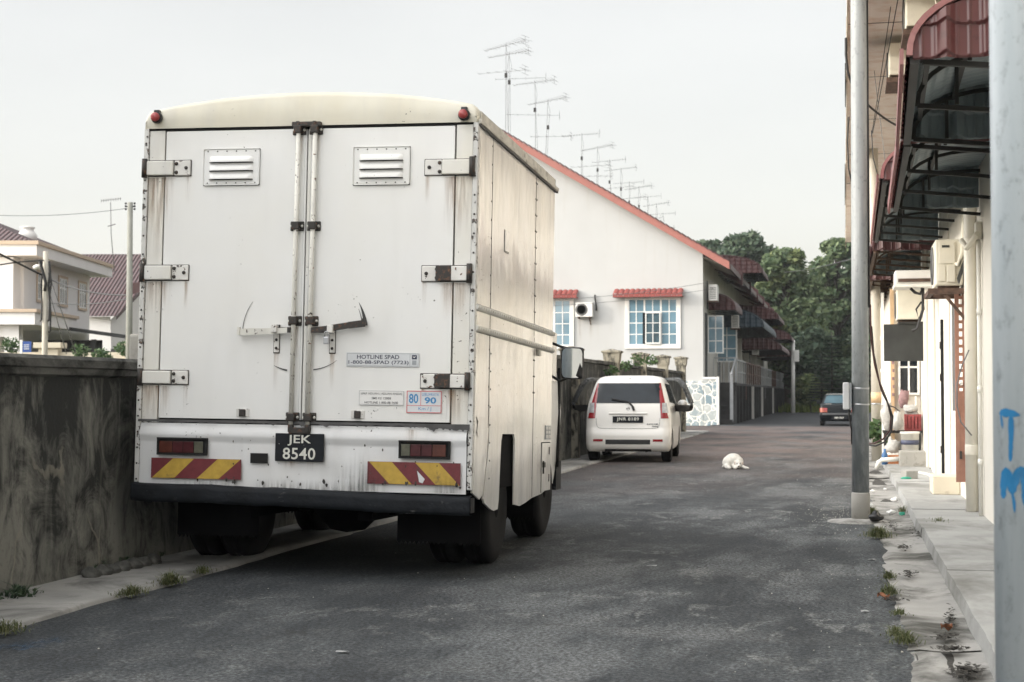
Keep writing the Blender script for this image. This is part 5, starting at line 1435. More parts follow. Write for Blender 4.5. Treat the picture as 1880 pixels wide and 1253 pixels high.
for sg in (-1, 1):
    f_ = lambda a0, a1, b0, b1: (lambda v: tuple(sorted((sg * (a0 + (a1 - a0) * v), sg * (b0 + (b1 - b0) * v)))))
    lp = W.rear('tail_lamp', 'tail_red', (.762, 1.375, f_(.565, .525, .700, .552)), .007)
    W.rear('lamp_lens', 'tail_clear', (.86, 1.03, f_(.59, .585, .690, .66)), .009, lp)
    W.rear('reflector', 'tail_red', (.365, .405, f_(.43, .43, .60, .60)), .006)
    W.side('side_window', 'car_glass', [(.42, 1.04), (1.9, 1.0), (2.42, 1.0), (2.08, 1.35), (.6, 1.37)], sg)
    W.side('door_line', 'car_trim', [(1.93, .3), (1.945, .3), (1.945, 1.02), (1.93, 1.02)], sg)
    mo = Vector((sg * .83, 2.38, 1.0))
    mb = MB().lathe([(.01, -.08), (.06, -.07), (.075, 0), (.07, .03)], mo, 'y', 16); mb.v = [Vector((mo.x + (p.x - mo.x) * 1.25, mo.y - (p.y - mo.y), p.z)) for p in mb.v]
    mi_ = mb.build('door_mirror', 'car_white', wt, world=False)
    MB().lathe([(.066, -.032), (.002, -.034)], mo, 'y', 20).build('mirror_pane', 'sticker_white', mi_, world=False)  # white pane colour stands in for the sky reflected in the mirror
    MB().bar(mo + Vector((-sg * .17, .02, -.03)), mo + Vector((-sg * .05, 0, -.03)), .05).build('mirror_arm', 'car_trim', mi_, world=False)
mb = MB()
def seam(pts, w_=.006, off=.0035):
    vs = [Vector((x, W.ry(x, z) - off, z)) for x, z in pts]
    for a, b in zip(vs, vs[1:]): mb.bar(a, b, w_, w_)
seam([(-.553, 1.02), (-.548, .70), (-.53, .62), (-.49, .594), (-.3, .588), (0, .586), (.3, .588), (.49, .594), (.53, .62), (.548, .70), (.553, 1.02)], .005)
mb.build('hatch_seam', 'car_trim_grey', wt, world=False)
W.rear('bumper_grille', 'car_trim', (.318, .398, lambda v: (-.385, .385)), .004)
W.rear('under_tray', 'car_trim', (.192, .235, lambda v: (-.40, .40)), .004)
mb = MB(); mb.grid(lambda u, v: Vector((-.33 + .66 * u, W.ry(0, .84) - .008 - .022 * math.sin(v * PI), .83 + .035 * v)), 20, 6); mb.build('plate_garnish', 'car_white', wt, world=False)
pl = MB().box((-.262, .030, .690), (.262, .046, .800)).build('number_plate', 'plate_black', wt, world=False)
mb = MB(); put_text(mb, 'JNR 8189', .385, .072, lambda a, b: (a, .0285, .745 + b), bold=.02, space=1.1); mb.build('lettering', 'plate_white', pl, world=False, recalc=False)
mb = MB()
mb.lathe([(.030, 0), (.030, -.008), (.022, -.009), (.022, 0)], (0, W.ry(0, .93) - .001, .93), 'y', 20); mb.bar((-.02, W.ry(0, .93) - .006, .925), (.02, W.ry(0, .93) - .006, .94), .006)
mb.build('badge', 'chrome', wt, world=False)
mb = MB(); mb.bar((.105, .045, .90), (.08, .062, .97), .03, .03); mb.bar((.08, .062, .97), (.01, .085, 1.045), .026); mb.bar((.01, .085, 1.045), (-.285, .105, 1.10), .020)
mb.build('rear_wiper', 'car_trim', wt, world=False)
mb = MB()
for i, x in enumerate((.33, .36, .39, .42, .455, .48, .50)): mb.box((x, W.ry(x, .66) - .006, .655), (x + .018, W.ry(x, .66) - .003, .675))
for i, x in enumerate((.42, .445, .47, .495)): mb.box((x, W.ry(x, .62) - .006, .617), (x + .018, W.ry(x, .62) - .003, .634))
mb.build('model_lettering', 'car_trim_grey', wt, world=False)
mb = MB().box((.0, .40, 1.43), (.02, .42, 1.455)); mb.build('washer_nozzle', 'car_trim', wt, world=False)
mb = MB().tube([(.3, .25, .2), (.3, 1.4, .2)], .03, 8); mb.box((-.6, .5, .18), (.6, 3.1, .23)); mb.build('underbody', 'under_black', wt, world=False)
# the two open rear doors, inner trim towards the lens
for sg in (-1, 1):
    ang = R_(19)
    def dm(y, z, off=0.0):
        hw_ = W.at(max(.3, z))[1]; d = 1.95 - y      # distance back from the hinge
        x = hw_ + math.sin(ang) * d * 1.05 + off * math.cos(ang); return Vector((sg * x, 1.95 - d * math.cos(ang) + off * math.sin(ang), z))
    lower = [(1.95, .86), (1.3, .865), (1.08, .885), (.97, .93), (.93, .985), (1.95, .985)]
    mb = MB(); mb.add([dm(y, z, .03) for y, z in lower], [tuple(range(len(lower)))])
    dr = mb.build('open_door', 'car_white', wt, world=False); dr['label'] = 'rear door swung open, dark inner trim'
    mb = MB(); n_ = len(lower); a_ = [dm(y, z, -.03) for y, z in lower]; b_ = [dm(y, z, .027) for y, z in lower]
    mb.add(a_ + b_, [tuple(range(n_))] + [(i, (i + 1) % n_, n_ + (i + 1) % n_, n_ + i) for i in range(n_)]); mb.build('door_trim', 'car_trim', dr, world=False)
    fr_ = [(.93, .985), (.93, 1.02), (.98, 1.17), (1.06, 1.33), (1.17, 1.425), (1.32, 1.452), (1.95, 1.455)]
    mb = MB()
    for a, b in zip(fr_, fr_[1:]): mb.bar(dm(*a), dm(*b), .085, .05)
    mb.bar(dm(1.93, .98), dm(1.93, 1.45), .05); mb.build('window_frame', 'car_trim_grey', dr, world=False)

mat('saloon_glass', (.05, .095, .12), .08, var=.3, vs=2, spec=.4)
# dark saloon far down the lane
lvB = [(.17, .08, .66, 3.4, .10), (.24, .02, .70, 3.5, .12), (.36, .0, .715, 3.52, .12), (.46, .0, .715, 3.52, .12), (.47, .03, .705, 3.5, .12), (.60, .04, .705, 3.46, .12), (.70, .05, .70, 3.3, .12),
       (.76, .07, .69, 2.95, .12), (.785, .13, .68, 2.6, .12), (.80, .42, .66, 2.5, .12), (.90, .52, .62, 2.35, .12), (1.0, .62, .575, 2.18, .12), (1.10, .72, .535, 2.0, .12), (1.145, .80, .51, 1.9, .12), (1.17, .95, .45, 1.75, .12), (1.18, 1.2, .3, 1.6, .1)]
Bc = Car('saloon', 'dark saloon car parked at the far end of the lane, half behind the steel pole', Matrix.Translation((-.19, 58.85, 0)), lvB, 'car_black')
Bc.finish((.55, 2.7), .255, .16, .695)
Bc.rear('rear_window', 'saloon_glass', (.83, 1.12, lambda v: (-.55 + .10 * v, .55 - .10 * v)), .006)
Bc.rear('bumper', 'bumper_grey', (.40, .47, lambda v: (-.70, .70)), .02)
for sg in (-1, 1):
    lp = Bc.rear('tail_lamp', 'tail_amber', (.50, .655, (lambda v, sg=sg: tuple(sorted((sg * .43, sg * .695))))), .008)
    Bc.rear('lamp_lens', 'tail_red', (.56, .65, (lambda v, sg=sg: tuple(sorted((sg * .43, sg * .56))))), .011, lp)
    Bc.side('side_window', 'car_glass', [(.75, .84), (2.2, .83), (1.85, 1.12), (.95, 1.13)], sg)
    MB().box((sg * .70, 2.05, .80), (sg * .84, 2.12, .90)).build('door_mirror', 'car_black', Bc.t, world=False, bevel=.02)
pl = MB().box((-.27, -.018, .255), (.27, -.004, .345)).build('number_plate', 'plate_black', Bc.t, world=False)
mb = MB(); put_text(mb, 'AEX 8227', .34, .06, lambda a, b: (a, -.0195, .30 + b), bold=.02); mb.build('lettering', 'plate_white', pl, world=False, recalc=False)
mb = MB(); mb.box((-.50, .13, .79), (-.28, .16, .812)); mb.build('boot_badge', 'chrome', Bc.t, world=False)
mb = MB().bar((-.44, .78, 1.16), (.44, .78, 1.16), .035, .02); mb.build('roof_edge', 'chrome', Bc.t, world=False)

# ------------------------------------------------------------------ the sleeping dog
dg_ = gnd(1351, 861)
dog = thing('dog', 'small white dog lying curled up on the road with its head on its paws', 'dog', dg_)
def blob(mb, c, r, rot=0):
    n, m_ = 14, 10; vs = []; fs = []
    for j in range(m_ + 1):
        b = PI * j / m_ - PI / 2
        for i in range(n):
            a = 2 * PI * i / n; p = Vector((r[0] * math.cos(b) * math.cos(a), r[1] * math.cos(b) * math.sin(a), r[2] * math.sin(b)))
            vs.append(Matrix.Rotation(R_(rot), 3, 'Z') @ p + Vector(c))
    for j in range(m_):
        for i in range(n): fs.append((j * n + i, j * n + (i + 1) % n, (j + 1) * n + (i + 1) % n, (j + 1) * n + i))
    mb.add(vs, fs, True)
def limb(mb, pts, rs):
    for (a, b), (ra, rb) in zip(zip(pts, pts[1:]), zip(rs, rs[1:])):
        for k_ in range(6):
            f_ = k_ / 5; p = Vector(a).lerp(Vector(b), f_); r = ra + (rb - ra) * f_; blob(mb, p, (r, r, r))
mb = MB()
blob(mb, (-.05, .10, .125), (.135, .20, .115), 15); blob(mb, (-.125, -.03, .10), (.085, .12, .10), 10); blob(mb, (-.02, -.02, .14), (.11, .12, .105)); blob(mb, (.04, -.05, .115), (.085, .09, .085))
limb(mb, [(.03, -.08, .10), (.05, -.15, .085)], [.06, .055]); blob(mb, (.055, -.17, .082), (.055, .058, .050)); limb(mb, [(.058, -.20, .072), (.064, -.245, .05)], [.036, .026])
limb(mb, [(-.13, -.08, .06), (-.12, -.17, .035), (-.075, -.22, .022)], [.06, .038, .026]); limb(mb, [(.05, -.06, .07), (.10, -.16, .045), (.165, -.21, .026), (.205, -.235, .02)], [.05, .033, .024, .021])
limb(mb, [(-.02, -.09, .06), (.0, -.18, .03), (.01, -.24, .022)], [.05, .03, .024])
limb(mb, [(-.13, .18, .07), (-.20, .14, .04), (-.21, .04, .025)], [.03, .024, .014])
for s in (-1, 1): blob(mb, (.055 + s * .052, -.150, .105), (.020, .014, .034), s * 20)
body = mb.build('body', 'dog_fur', dog, world=False)
md = body.modifiers.new('skin', 'REMESH'); md.mode = 'VOXEL'; md.voxel_size = .009; md.use_smooth_shade = True
m2 = body.modifiers.new('soft', 'SMOOTH'); m2.factor = .5; m2.iterations = 4
mb = MB()
for s in (-1, 1): blob(mb, (.058 + s * .024, -.222, .092), (.009, .009, .009))
blob(mb, (.066, -.272, .054), (.013, .010, .010)); mb.build('eyes_and_nose', 'dog_dark', dog, world=False)
mb = MB()
for s in (-1, 1): blob(mb, (.055 + s * .060, -.168, .095), (.014, .010, .03), s * 20)
mb.build('ear', 'dog_ear', dog, world=False)
# ------------------------------------------------------------------ right hand terrace
WX = 1.22
t = thing('shop_terrace', 'cream two storey terrace with a projecting eaves soffit along the right hand footpath', 'building', (WX, 20, 0))
mb = MB(); mb.grid(lambda u, v: Vector((WX + .006 * mnoise.noise(Vector((u * 30, v * 5, 0))), -8 + 54 * u, .0 + 6.2 * v)), 80, 10); mb.box((WX + .01, -8, -.1), (WX + 6, 46, 6.2)); mb.build('wall', 'right_wall', t)
MB().box((.07, -8, 5.50), (WX + .02, 46, 5.62)).build('soffit', 'soffit_plaster', t)
concrete('fascia_board', (.42, .36, .29), (.50, .44, .36), (.12, .10, .08), (.55, .68), 2.5, (4, .6, 4))
mb = MB(); y = -8
while y < 46:
    ln = random.uniform(2.2, 3.4); mb.box((.056 + random.uniform(-.006, .006), y, 5.42 + random.uniform(-.03, .03)), (.069, y + ln - .03, 5.85)); y += ln
fa = mb.build('fascia', 'fascia_board', t)
for a_, b_ in ((21.5, 23.6), (31, 36)): MB().box((.035, a_, 5.40), (.049, b_, 5.62)).build('gutter_piece', 'board_black', fa)
mb = MB().poly([(.06, -8, 5.86), (WX + 6, -8, 8.6), (WX + 6, -8, 8.75), (.06, -8, 6.0)], (0, 54, 0)); mb.build('roof', 'tile_maroon', t)
mb = MB()
for y in (18.7, 21.9, 25.3, 29, 33, 37): mb.box((.075, y, 5.494), (WX, y + .012, 5.499))
mb.build('soffit_joint', 'gutter_dark', t)
# pilasters, cladding boards and door edges
for y, d, w_ in ((16.0, .03, .5), (19.2, .022, .9), (22.3, .03, .45), (24.2, .04, .6)):
    MB().box((WX - d, y, .08), (WX - .001, y + w_, 5.49)).build('pilaster', 'right_wall_far', t, bevel=.01)
mb = MB()
for i in range(9): mb.box((WX - .018, 8.5 + i * .62, 3.40), (WX - .008, 8.5 + i * .62 + .605, 5.48))
mb.build('cladding_board', 'pipe_white', t)
dr = MB().box((WX - .035, 20.45, .16), (WX + .0, 21.3, 2.12)).build('door', 'pipe_white', t)
MB().box((WX - .04, 20.40, .14), (WX - .002, 20.445, 2.12)).build('door_gap', 'black_gap', dr)
mb = MB()
for z in (.45, 1.35, 1.75): mb.box((WX - .052, 20.40, z), (WX - .036, 20.46, z + .09))
mb.build('hinge', 'rusty_black', dr)
MB().box((WX - .030, 18.4, 1.0), (WX - .002, 18.44, 2.2)).build('conduit', 'cable_grey', t)
# brown slotted door leaf standing proud
d0 = thing('door_leaf', 'narrow brown slotted door frame standing out from the wall behind the downpipe', 'door', (WX, 17.0, .3))
mb = MB(); mb.box((WX - .095, 16.95, .28), (WX - .055, 17.0, 2.24)); mb.box((WX - .02, 16.95, .28), (WX - .004, 17.0, 2.24))
for i in range(12): mb.box((WX - .0549, 16.955, 1.25 + i * .084), (WX - .0201, 16.995, 1.25 + i * .084 + .032))
mb.box((WX - .0549, 16.955, .28), (WX - .0201, 16.995, 1.22)); mb.build('leaf', 'door_brown', d0)
MB().box((WX - .06, 16.935, .52), (WX - .035, 16.949, .60)).build('hinge', 'rusty_black', d0)
MB().lathe([(.016, 0), (.016, -.02), (.004, -.022)], (WX - .045, 16.948, 1.30), 'y', 12).build('lock', 'chrome', d0)
# downpipes
t1 = thing('downpipe', 'thick cream downpipe running down the near right wall to the footpath', 'pipe', (WX - .062, 15.3, .1))
MB().tube([(WX - .062, 15.3, .10), (WX - .062, 15.3, 2.0), (WX - .062, 15.3, 5.49)], .057, 24).build('pipe', 'pipe_cream', t1)
for z in (.62, 2.55): MB().lathe([(.060, 0), (.063, .01), (.063, .09), (.060, .10)], (WX - .062, 15.3, z), 'z', 24).build('collar', 'pipe_cream', t1)
t1 = thing('downpipe', 'thin white pipe beside the thick cream downpipe', 'pipe', (WX - .03, 14.75, .1))
MB().tube([(WX - .03, 14.75, .10), (WX - .03, 14.75, 2.6)], .020, 12).build('pipe', 'pipe_white', t1)
for z in (.55, 1.2, 1.9): MB().lathe([(.024, 0), (.024, .06)], (WX - .03, 14.75, z), 'z', 12).build('collar', 'pipe_white', t1)
MB().box((WX - .06, 14.68, 2.58), (WX - .003, 14.82, 2.74)).build('hopper', 'pipe_cream', t1, bevel=.01)
p = MB().tube([(WX - .05, 14.6, 2.62), (WX - .12, 14.9, 2.52), (WX - .16, 15.0, 2.60)], .025, 10); tag(p.build('wall_elbow', 'ac_cream', None, (WX, 14.8, 2.6)), 'short cream pipe elbow poking out of the wall above the thin white pipe', 'pipe')
tag(MB().tube([atY(x, y, 15.0) for x, y in ((1779, 643), (1766, 672), (1757, 705), (1757, 745), (1764, 775), (1784, 800))], .006, 6).build('loose_cable', 'cable_grey', None, (1.15, 15, 1)), 'curved grey cable hanging loose in front of the thick downpipe', 'cable')
# big curved awnings
ra = 'curved red awnings above the right hand footpath'
curved_awning('awning', 'nearest red tiled curved awning with a ribbed end sheet, beside the steel pole', WX, .335, 8.25, 10.95, 3.30, 2.90, 'awning_red', ra, Xl1=.398, ripple=.02, per=.17, side=1)
curved_awning('awning', 'second red tiled awning, ending above the boxed air conditioner', WX, .405, 11.05, 15.0, 3.30, 2.90, 'awning_red', ra, Xl1=.45, ripple=.02, per=.17)
curved_awning('awning', 'third red tiled awning, higher and reaching further over the footpath', WX, .357, 15.2, 21.3, 3.62, 3.20, 'awning_red', ra, Xl1=.395, ripple=.02, per=.17)
curved_awning('awning', 'fourth awning behind the steel pole with rusty frame bars', WX, .385, 21.6, 26.0, 3.5, 3.10, 'awning_maroon', ra, frame='frame_rusty', per=.2)
curved_awning('awning', 'farthest awning with its lining coloured for reddish light, above the black hanging board', WX, .42, 26.5, 34, 3.45, 3.05, 'awning_maroon', ra, frame='frame_rusty', under='awning_maroon', per=.25)  # maroon lining stands in for reddish light under the sheet
# air conditioners on the wall
def M_side(x, y, z, rot=90): return Matrix.Translation((x, y, z)) @ Matrix.Rotation(R_(rot), 4, 'Z')
E_ = Matrix.Rotation(R_(-90), 4, 'Z')
# casing long axis runs along Y, fan faces the road, the service end faces the lens
ac_unit('condenser', 'cream air conditioner on a rusty shelf, its panelled end facing the lens', Matrix.Translation((1.055, 17.05, 2.27)) @ E_ @ Matrix.Rotation(PI, 4, 'Z') @ Matrix.Rotation(PI, 4, 'Z'), .75, .50, .27, 'ac_cream', side=False)
mb = MB(); x0, x1, yf_, zb = .925, 1.185, 16.672, 2.30
mb.box((.955, yf_ - .010, zb + .22), (1.115, yf_, zb + .445)); mb.box((.945, yf_ - .009, zb + .04), (1.02, yf_ - .001, zb + .205)); mb.box((1.03, yf_ - .02, zb + .03), (1.115, yf_ - .001, zb + .205))
a1 = [o for o in COL.objects if o.name.startswith('condenser')][-1]
mb.build('service_panel', 'ac_cream', a1, bevel=.005)
MB().box((.985, yf_ - .013, zb + .385), (1.06, yf_ - .0105, zb + .41)).build('handle_recess', 'board_black', a1)
t1 = thing('wall_shelf', 'rusty brown shelf under the panelled cream air conditioner', 'shelf', (1.04, 16.9, 2.2))
MB().box((.84, 16.55, 2.205), (1.215, 16.62, 2.262)).box((.84, 17.4, 2.205), (1.215, 17.46, 2.262)).box((.845, 16.621, 2.21), (.9, 17.399, 2.255)).build('shelf_frame', 'rust_shelf', t1)
MB().bar((1.20, 16.58, 1.95), (1.0, 16.58, 2.2), .03).build('strut', 'rust_shelf', t1)
tag(MB().tube([(1.10, 16.9, 2.55), (1.14, 16.55, 2.50), (1.17, 16.4, 2.62), (1.19, 16.35, 3.2)], .022, 8).build('refrigerant_pipe', 'ac_cream', None, (1.15, 16.5, 2.6)), 'cream insulated pipe rising from the panelled air conditioner to the wall', 'pipe')
tag(MB().poly([(1.12, 16.45, 2.36), (1.19, 16.45, 2.56), (1.20, 16.45, 2.50), (1.14, 16.45, 2.30)], (0, .1, 0)).build('black_flap', 'board_black', None, (1.16, 16.5, 2.4)), 'black triangular flap beside the panelled air conditioner', 'flap')
t1 = thing('rusty_unit', 'white box with a rusted underside projecting from the wall behind the panelled air conditioner', 'air conditioner', (.95, 21.5, 2.6))
MB().box((.66, 21.3, 2.635), (1.21, 21.9, 2.81)).build('casing', 'ac_white', t1, bevel=.015)
MB().box((.70, 21.285, 2.655), (1.2, 21.298, 2.70)).build('rust_patch', 'rust_shelf', t1)
MB().box((.645, 21.25, 2.585), (1.21, 21.9, 2.63)).build('tray', 'pipe_white', t1, bevel=.008)
tag(MB().tube([(.86, 21.4, 2.58), (.92, 21.4, 2.52), (.98, 21.35, 2.50), (1.02, 21.4, 2.57), (1.02, 21.5, 2.30), (.95, 21.5, 2.05), (.88, 21.5, 2.02)], .02, 8).tube([(1.0, 21.4, 2.58), (1.03, 21.4, 2.3), (.96, 21.4, 2.18), (.93, 21.4, 2.30), (1.0, 21.4, 2.4)], .012, 8).build('pipe_tangle', 'cable_black', None, (.95, 21.4, 2.3)), 'tangle of dark hoses hanging under the rusted white box', 'hose')
ac_unit('condenser', 'cream air conditioner standing above the black hanging board', Matrix.Translation((.98, 25.35, 2.30)) @ E_, .7, .50, .36, 'ac_cream')
t1 = thing('hanging_board', 'black board hanging over the footpath below a cream air conditioner', 'board', (.93, 25.05, 2.0))
MB().box((.60, 25.0, 1.69), (1.215, 25.03, 2.26)).build('board', 'board_black', t1)
MB().box((.82, 24.98, 2.262), (1.215, 25.8, 2.295)).build('bracket', 'frame_dark', t1)
# upper storey air conditioners under the soffit
for nm, x, y, z, w_, h_, lb in (('condenser', .80, 17.1, 4.97, .7, .45, 'cream air conditioner high under the soffit, topmost at the frame edge'), ('condenser', .70, 19.7, 4.98, .7, .42, 'cream air conditioner under the soffit with a stained grille, second from the top'), ('condenser', .95, 33.0, 4.75, .8, .6, 'distant cream air conditioner high on the wall behind the big awnings')):
    ac_unit(nm, lb, Matrix.Translation((x, y, z)) @ E_, w_, h_, .30, 'ac_cream')
    tag(MB().box((x - .18, y - .38, z - .06), (WX - .002, y + .38, z - .003)).build('wall_bracket', 'rust_shelf', None, (x, y, z - .03)), 'bracket shelf under the ' + lb.split(',')[0].split(' with')[0], 'bracket')
t1 = thing('satellite_dish', 'pale satellite dish on a stay, high above the nearest awning', 'dish', (1.0, 16.4, 4.8))
mb = MB().lathe([(.02, .0), (.16, .03), (.27, .09), (.275, .095), (.16, .045), (.02, .012)], (0, 0, 0), 'z', 28); Md = Matrix.Translation((1.0, 16.4, 4.98)) @ Matrix.Rotation(R_(60), 4, 'Y') @ Matrix.Rotation(R_(25), 4, 'X')
mb.v = [Md @ p for p in mb.v]; mb.build('reflector', 'ac_cream', t1)
MB().bar((1.02, 16.4, 4.98), (WX, 16.4, 4.8), .03).bar((.9, 16.35, 4.9), (1.1, 16.2, 4.6), .015).build('arm', 'pipe_white', t1)
# lean-to that closes the footpath further on
t1 = thing('lean_to', 'small lean-to wall with a white barred window closing the footpath', 'building', (1.0, 26.6, 0))
MB().box((.80, 26.6, .08), (1.215, 44, 3.1)).build('wall', 'right_wall_far', t1)
MB().box((.74, 26.52, .08), (.798, 26.66, 2.9)).build('pilaster', 'paint_orange', t1)
window(t1, .86, 1.20, 1.17, 1.95, 26.6, 2, (.58,), glass='glass_dark', mw=.03, fw=.035)
mb = MB()
for i in range(6): mb.box((.76 + .01 * (i % 2), 26.47, 1.15 + i * .13), (.80, 26.5, 1.15 + i * .13 + .05))
mb.build('red_ornament', 'rag_pink', t1)
t1 = thing('porch_post', 'slim white post beside the orange pilaster of the lean-to', 'post', (.64, 27.5, .1))
MB().box((.615, 27.47, .1), (.665, 27.53, 2.9)).build('shaft', 'white_trim', t1)
for z in (1.55, 2.1): MB().box((.60, 27.45, z), (.68, 27.55, z + .06)).build('collar', 'white_trim', t1)
# step, block, pipe, household clutter on the footpath
tag(MB().box((.93, 17.75, .098), (1.218, 18.35, .30)).build('door_step', 'step_cream', None, (1.07, 18.05, .1), bevel=.012), 'low cream concrete door step on the footpath', 'step')
tag(MB().box((.80, 24.3, .098), (1.215, 24.75, .33)).build('concrete_block', 'block_concrete', None, (1.0, 24.5, .1), bevel=.01), 'low grey concrete block across the footpath in front of the buckets', 'block')
tag(MB().tube([(.47, 24.5, .06), (.50, 24.5, .16), (.55, 24.5, .19), (.80, 24.5, .21)], .035, 12).build('waste_pipe', 'pipe_white', None, (.6, 24.5, .1)), 'white waste pipe lying across the kerb by the concrete block', 'pipe')
def bucket(name, label, x, y, z, r, h_, m, band=None, group=None):
    b_ = thing(name, label, 'bucket', (x, y, z), group)
    MB().lathe([(r * .86, 0), (r, h_), (r * 1.06, h_), (r * 1.06, h_ - .03), (r * .98, h_ - .035), (r * .96, h_ - .06), (r * .84, .0)], (x, y, z), 'z', 24).build('shell', m, b_)
    if band: MB().lathe([(r * .945, h_ * .60), (r * .965, h_ * .74), (r * .985, h_ * .74), (r * .965, h_ * .60)], (x, y, z), 'z', 24).build('band', band, b_)
    return b_
bucket('bucket', 'white lidded bucket with a dark blue band behind the concrete block', .99, 25.3, .1, .14, .50, 'bucket_white', 'bucket_band')
bucket('bucket', 'pale blue bucket with its lower half showing beside the concrete block', .80, 26.1, .1, .13, .30, 'bucket_blue')
t1 = thing('bench', 'low dark bench holding the red crate under the barred window', 'bench', (1.0, 26.2, .1))
MB().box((.60, 25.95, .56), (1.21, 26.45, .60)).build('top', 'frame_dark', t1)
for x in (.63, 1.17): MB().box((x - .02, 26.0, .1), (x + .02, 26.04, .559)).build('leg', 'frame_dark', t1)
def crate(label, x0, x1, y, z0, z1, m, m2):
    c_ = thing('crate', label, 'crate', ((x0 + x1) / 2, y, z0)); mb = MB(); n = 5
    mb.box((x0, y, z0), (x1, y + .3, z0 + .02)); mb.box((x0, y, z1 - .03), (x1, y + .02, z1)); mb.box((x0, y + .28, z0 + .02), (x1, y + .3, z1))
    for i in range(n): mb.box((x0 + (x1 - x0) * i / n, y + .001, z0 + .021), (x0 + (x1 - x0) * (i + .72) / n, y + .018, z1 - .031))
    mb.box((x0, y + .021, z0 + .021), (x0 + .02, y + .279, z1)); mb.box((x1 - .02, y + .021, z0 + .021), (x1, y + .279, z1)); mb.build('basket', m, c_)
    mb = MB()
    for i in range(7): blob(mb, (random.uniform(x0 + .06, x1 - .06), y + .15, z1 - .02 + random.uniform(0, .04)), (.06, .07, .05))
    mb.build('contents', m2, c_); return c_
crate('red patterned crate with oddments under the barred window', .94, 1.20, 25.98, .602, .86, 'crate_red', 'plastic_bag')
crate('small orange crate of jars standing on the footpath by the concrete pole', .62, .86, 25.2, .101, .24, 'crate_orange', 'bucket_white')
def bag(label, c, r, m='plastic_bag', group=None, nm='plastic_bag', cat='bag', seed=0):
    mb = MB(); blob(mb, (0, 0, r[2] * .85), r); rn = Vector((seed * 3.1, seed, 0))
    mb.v = [Vector(c) + p * (1 + .5 * mnoise.noise(p * (2.2 / max(r)) * .5 + rn) + .3 * mnoise.noise(p * (7 / max(r)) * .5 + rn)) for p in mb.v]
    zmin = min(p.z for p in mb.v); mb.v = [p + Vector((0, 0, c[2] - zmin)) for p in mb.v]
    return tag(mb.build(nm, m, None, c), label, cat, group)
bag('clear plastic bag of scraps on the footpath beside the small orange crate', (.73, 25.35, .24), (.12, .10, .12), seed=1)
bag('bulging pale bag leaning at the front of the dark bench', (.80, 25.8, .60), (.10, .09, .14), seed=2)
bag('grey sack hanging over the left end of the dark bench', (.66, 25.9, .60), (.09, .08, .20), seed=3)
bag('crumpled white bag on top of the red crate', (1.03, 26.1, .88), (.12, .10, .07), seed=4)
bag('pink and white washing bundle below the barred window', (.93, 26.4, .95), (.09, .05, .14), 'rag_pink', nm='washing', cat='washing', seed=5)
tag(MB().lathe([(.045, 0), (.045, .16), (.02, .2), (.02, .24)], (.60, 25.0, .1), 'z', 14).build('blue_bottle', 'plastic_blue', None, (.60, 25.0, .1)), 'blue plastic bottle standing left of the small orange crate', 'bottle')
tag(MB().tube([(1.13, 26.3, .1), (1.13, 26.4, 1.15)], .014, 8).box((1.05, 26.2, .098), (1.21, 26.3, .14)).build('broom', 'pipe_white', None, (1.13, 26.3, .1)), 'white broom leaning upright beside the bucket', 'broom')
# wires under the soffit
def wire(label, pts, r, m='cable_black', name='cable', cat='cable', group=None, sag=0.0):
    P_ = [Vector(p) for p in pts]
    if sag and len(P_) == 2:
        a, b = P_; P_ = [a.lerp(b, i / 16) - Vector((0, 0, sag * 4 * (i / 16) * (1 - i / 16))) for i in range(17)]
    return tag(MB().tube(P_, r, 6).build(name, m, None, P_[0]), label, cat, group)
wire('thin cable slanting under the soffit from the top of the frame to the steel pole', [atY(1652, -20, 17), atY(1602, 245, 22)], .006, sag=.02)
wire('second thin cable beside the first one under the soffit', [atY(1640, -20, 17.5), atY(1600, 250, 22.5)], .005, sag=.03)
wire('thick black cable from the steel pole to the second awning', [atY(1590, 190, 19), atY(1650, 233, 19.5)], .014, sag=.02)
wire('slack wire looping from the steel pole down to the third awning', [atY(x, y, 18.5) for x, y in ((1600, 240), (1603, 290), (1612, 325), (1620, 345))], .006)
wire('fine wire hanging from the soffit to the third awning', [atY(1605, 130, 21), atY(1627, 310, 21)], .004, 'cable_grey', sag=.02)
wire('black cable drooping off the soffit edge left of the steel pole', [atY(x, y, 18) for x, y in ((1553, 70), (1553, 100), (1556, 130), (1564, 155))], .014)
wire('second black cable drooping off the soffit edge further down', [atY(x, y, 21) for x, y in ((1558, 215), (1556, 260), (1558, 310), (1566, 345))], .010)

# ------------------------------------------------------------------ poles
px_, py_ = .150, 15.156
t1 = thing('steel_pole', 'galvanised steel pole with a grey box strapped to it, standing at the road edge', 'pole', (px_, py_, 0))
MB().tube([(px_ - .008, py_, .24), (px_, py_, 2.5), (px_ + .012, py_, 6.5), (px_ + .016, py_, 8.5)], [.079, .078, .075, .073], 32).build('shaft', 'galvanised', t1)
MB().lathe([(.086, -.02), (.086, .26), (.078, .275)], (px_ - .008, py_, 0), 'z', 32).build('concrete_collar', 'block_concrete', t1)
mb = MB()
mb.lathe([(.30, -.02), (.28, .012), (.12, .028), (.02, .03)], (px_ - .03, py_ - .05, 0), 'z', 14); mb.build('footing', 'gutter_concrete', t1)
for z in (1.085, 1.235):
    MB().lathe([(.0785, 0), (.0815, .002), (.0815, .014), (.0785, .016)], (px_ - .004, py_, z), 'z', 32).build('strap', 'steel_bright', t1)
t2 = thing('meter_box', 'pale grey box strapped to the left side of the steel pole', 'box', (px_ - .13, py_, 1.05))
MB().box((px_ - .165, py_ - .09, 1.045), (px_ - .105, py_ + .06, 1.30)).build('cover', 'box_grey', t2, bevel=.012)
MB().box((px_ - .1045, py_ - .07, 1.04), (px_ - .085, py_ + .06, 1.295)).build('back_plate', 'ink_pale', t2, bevel=.004)
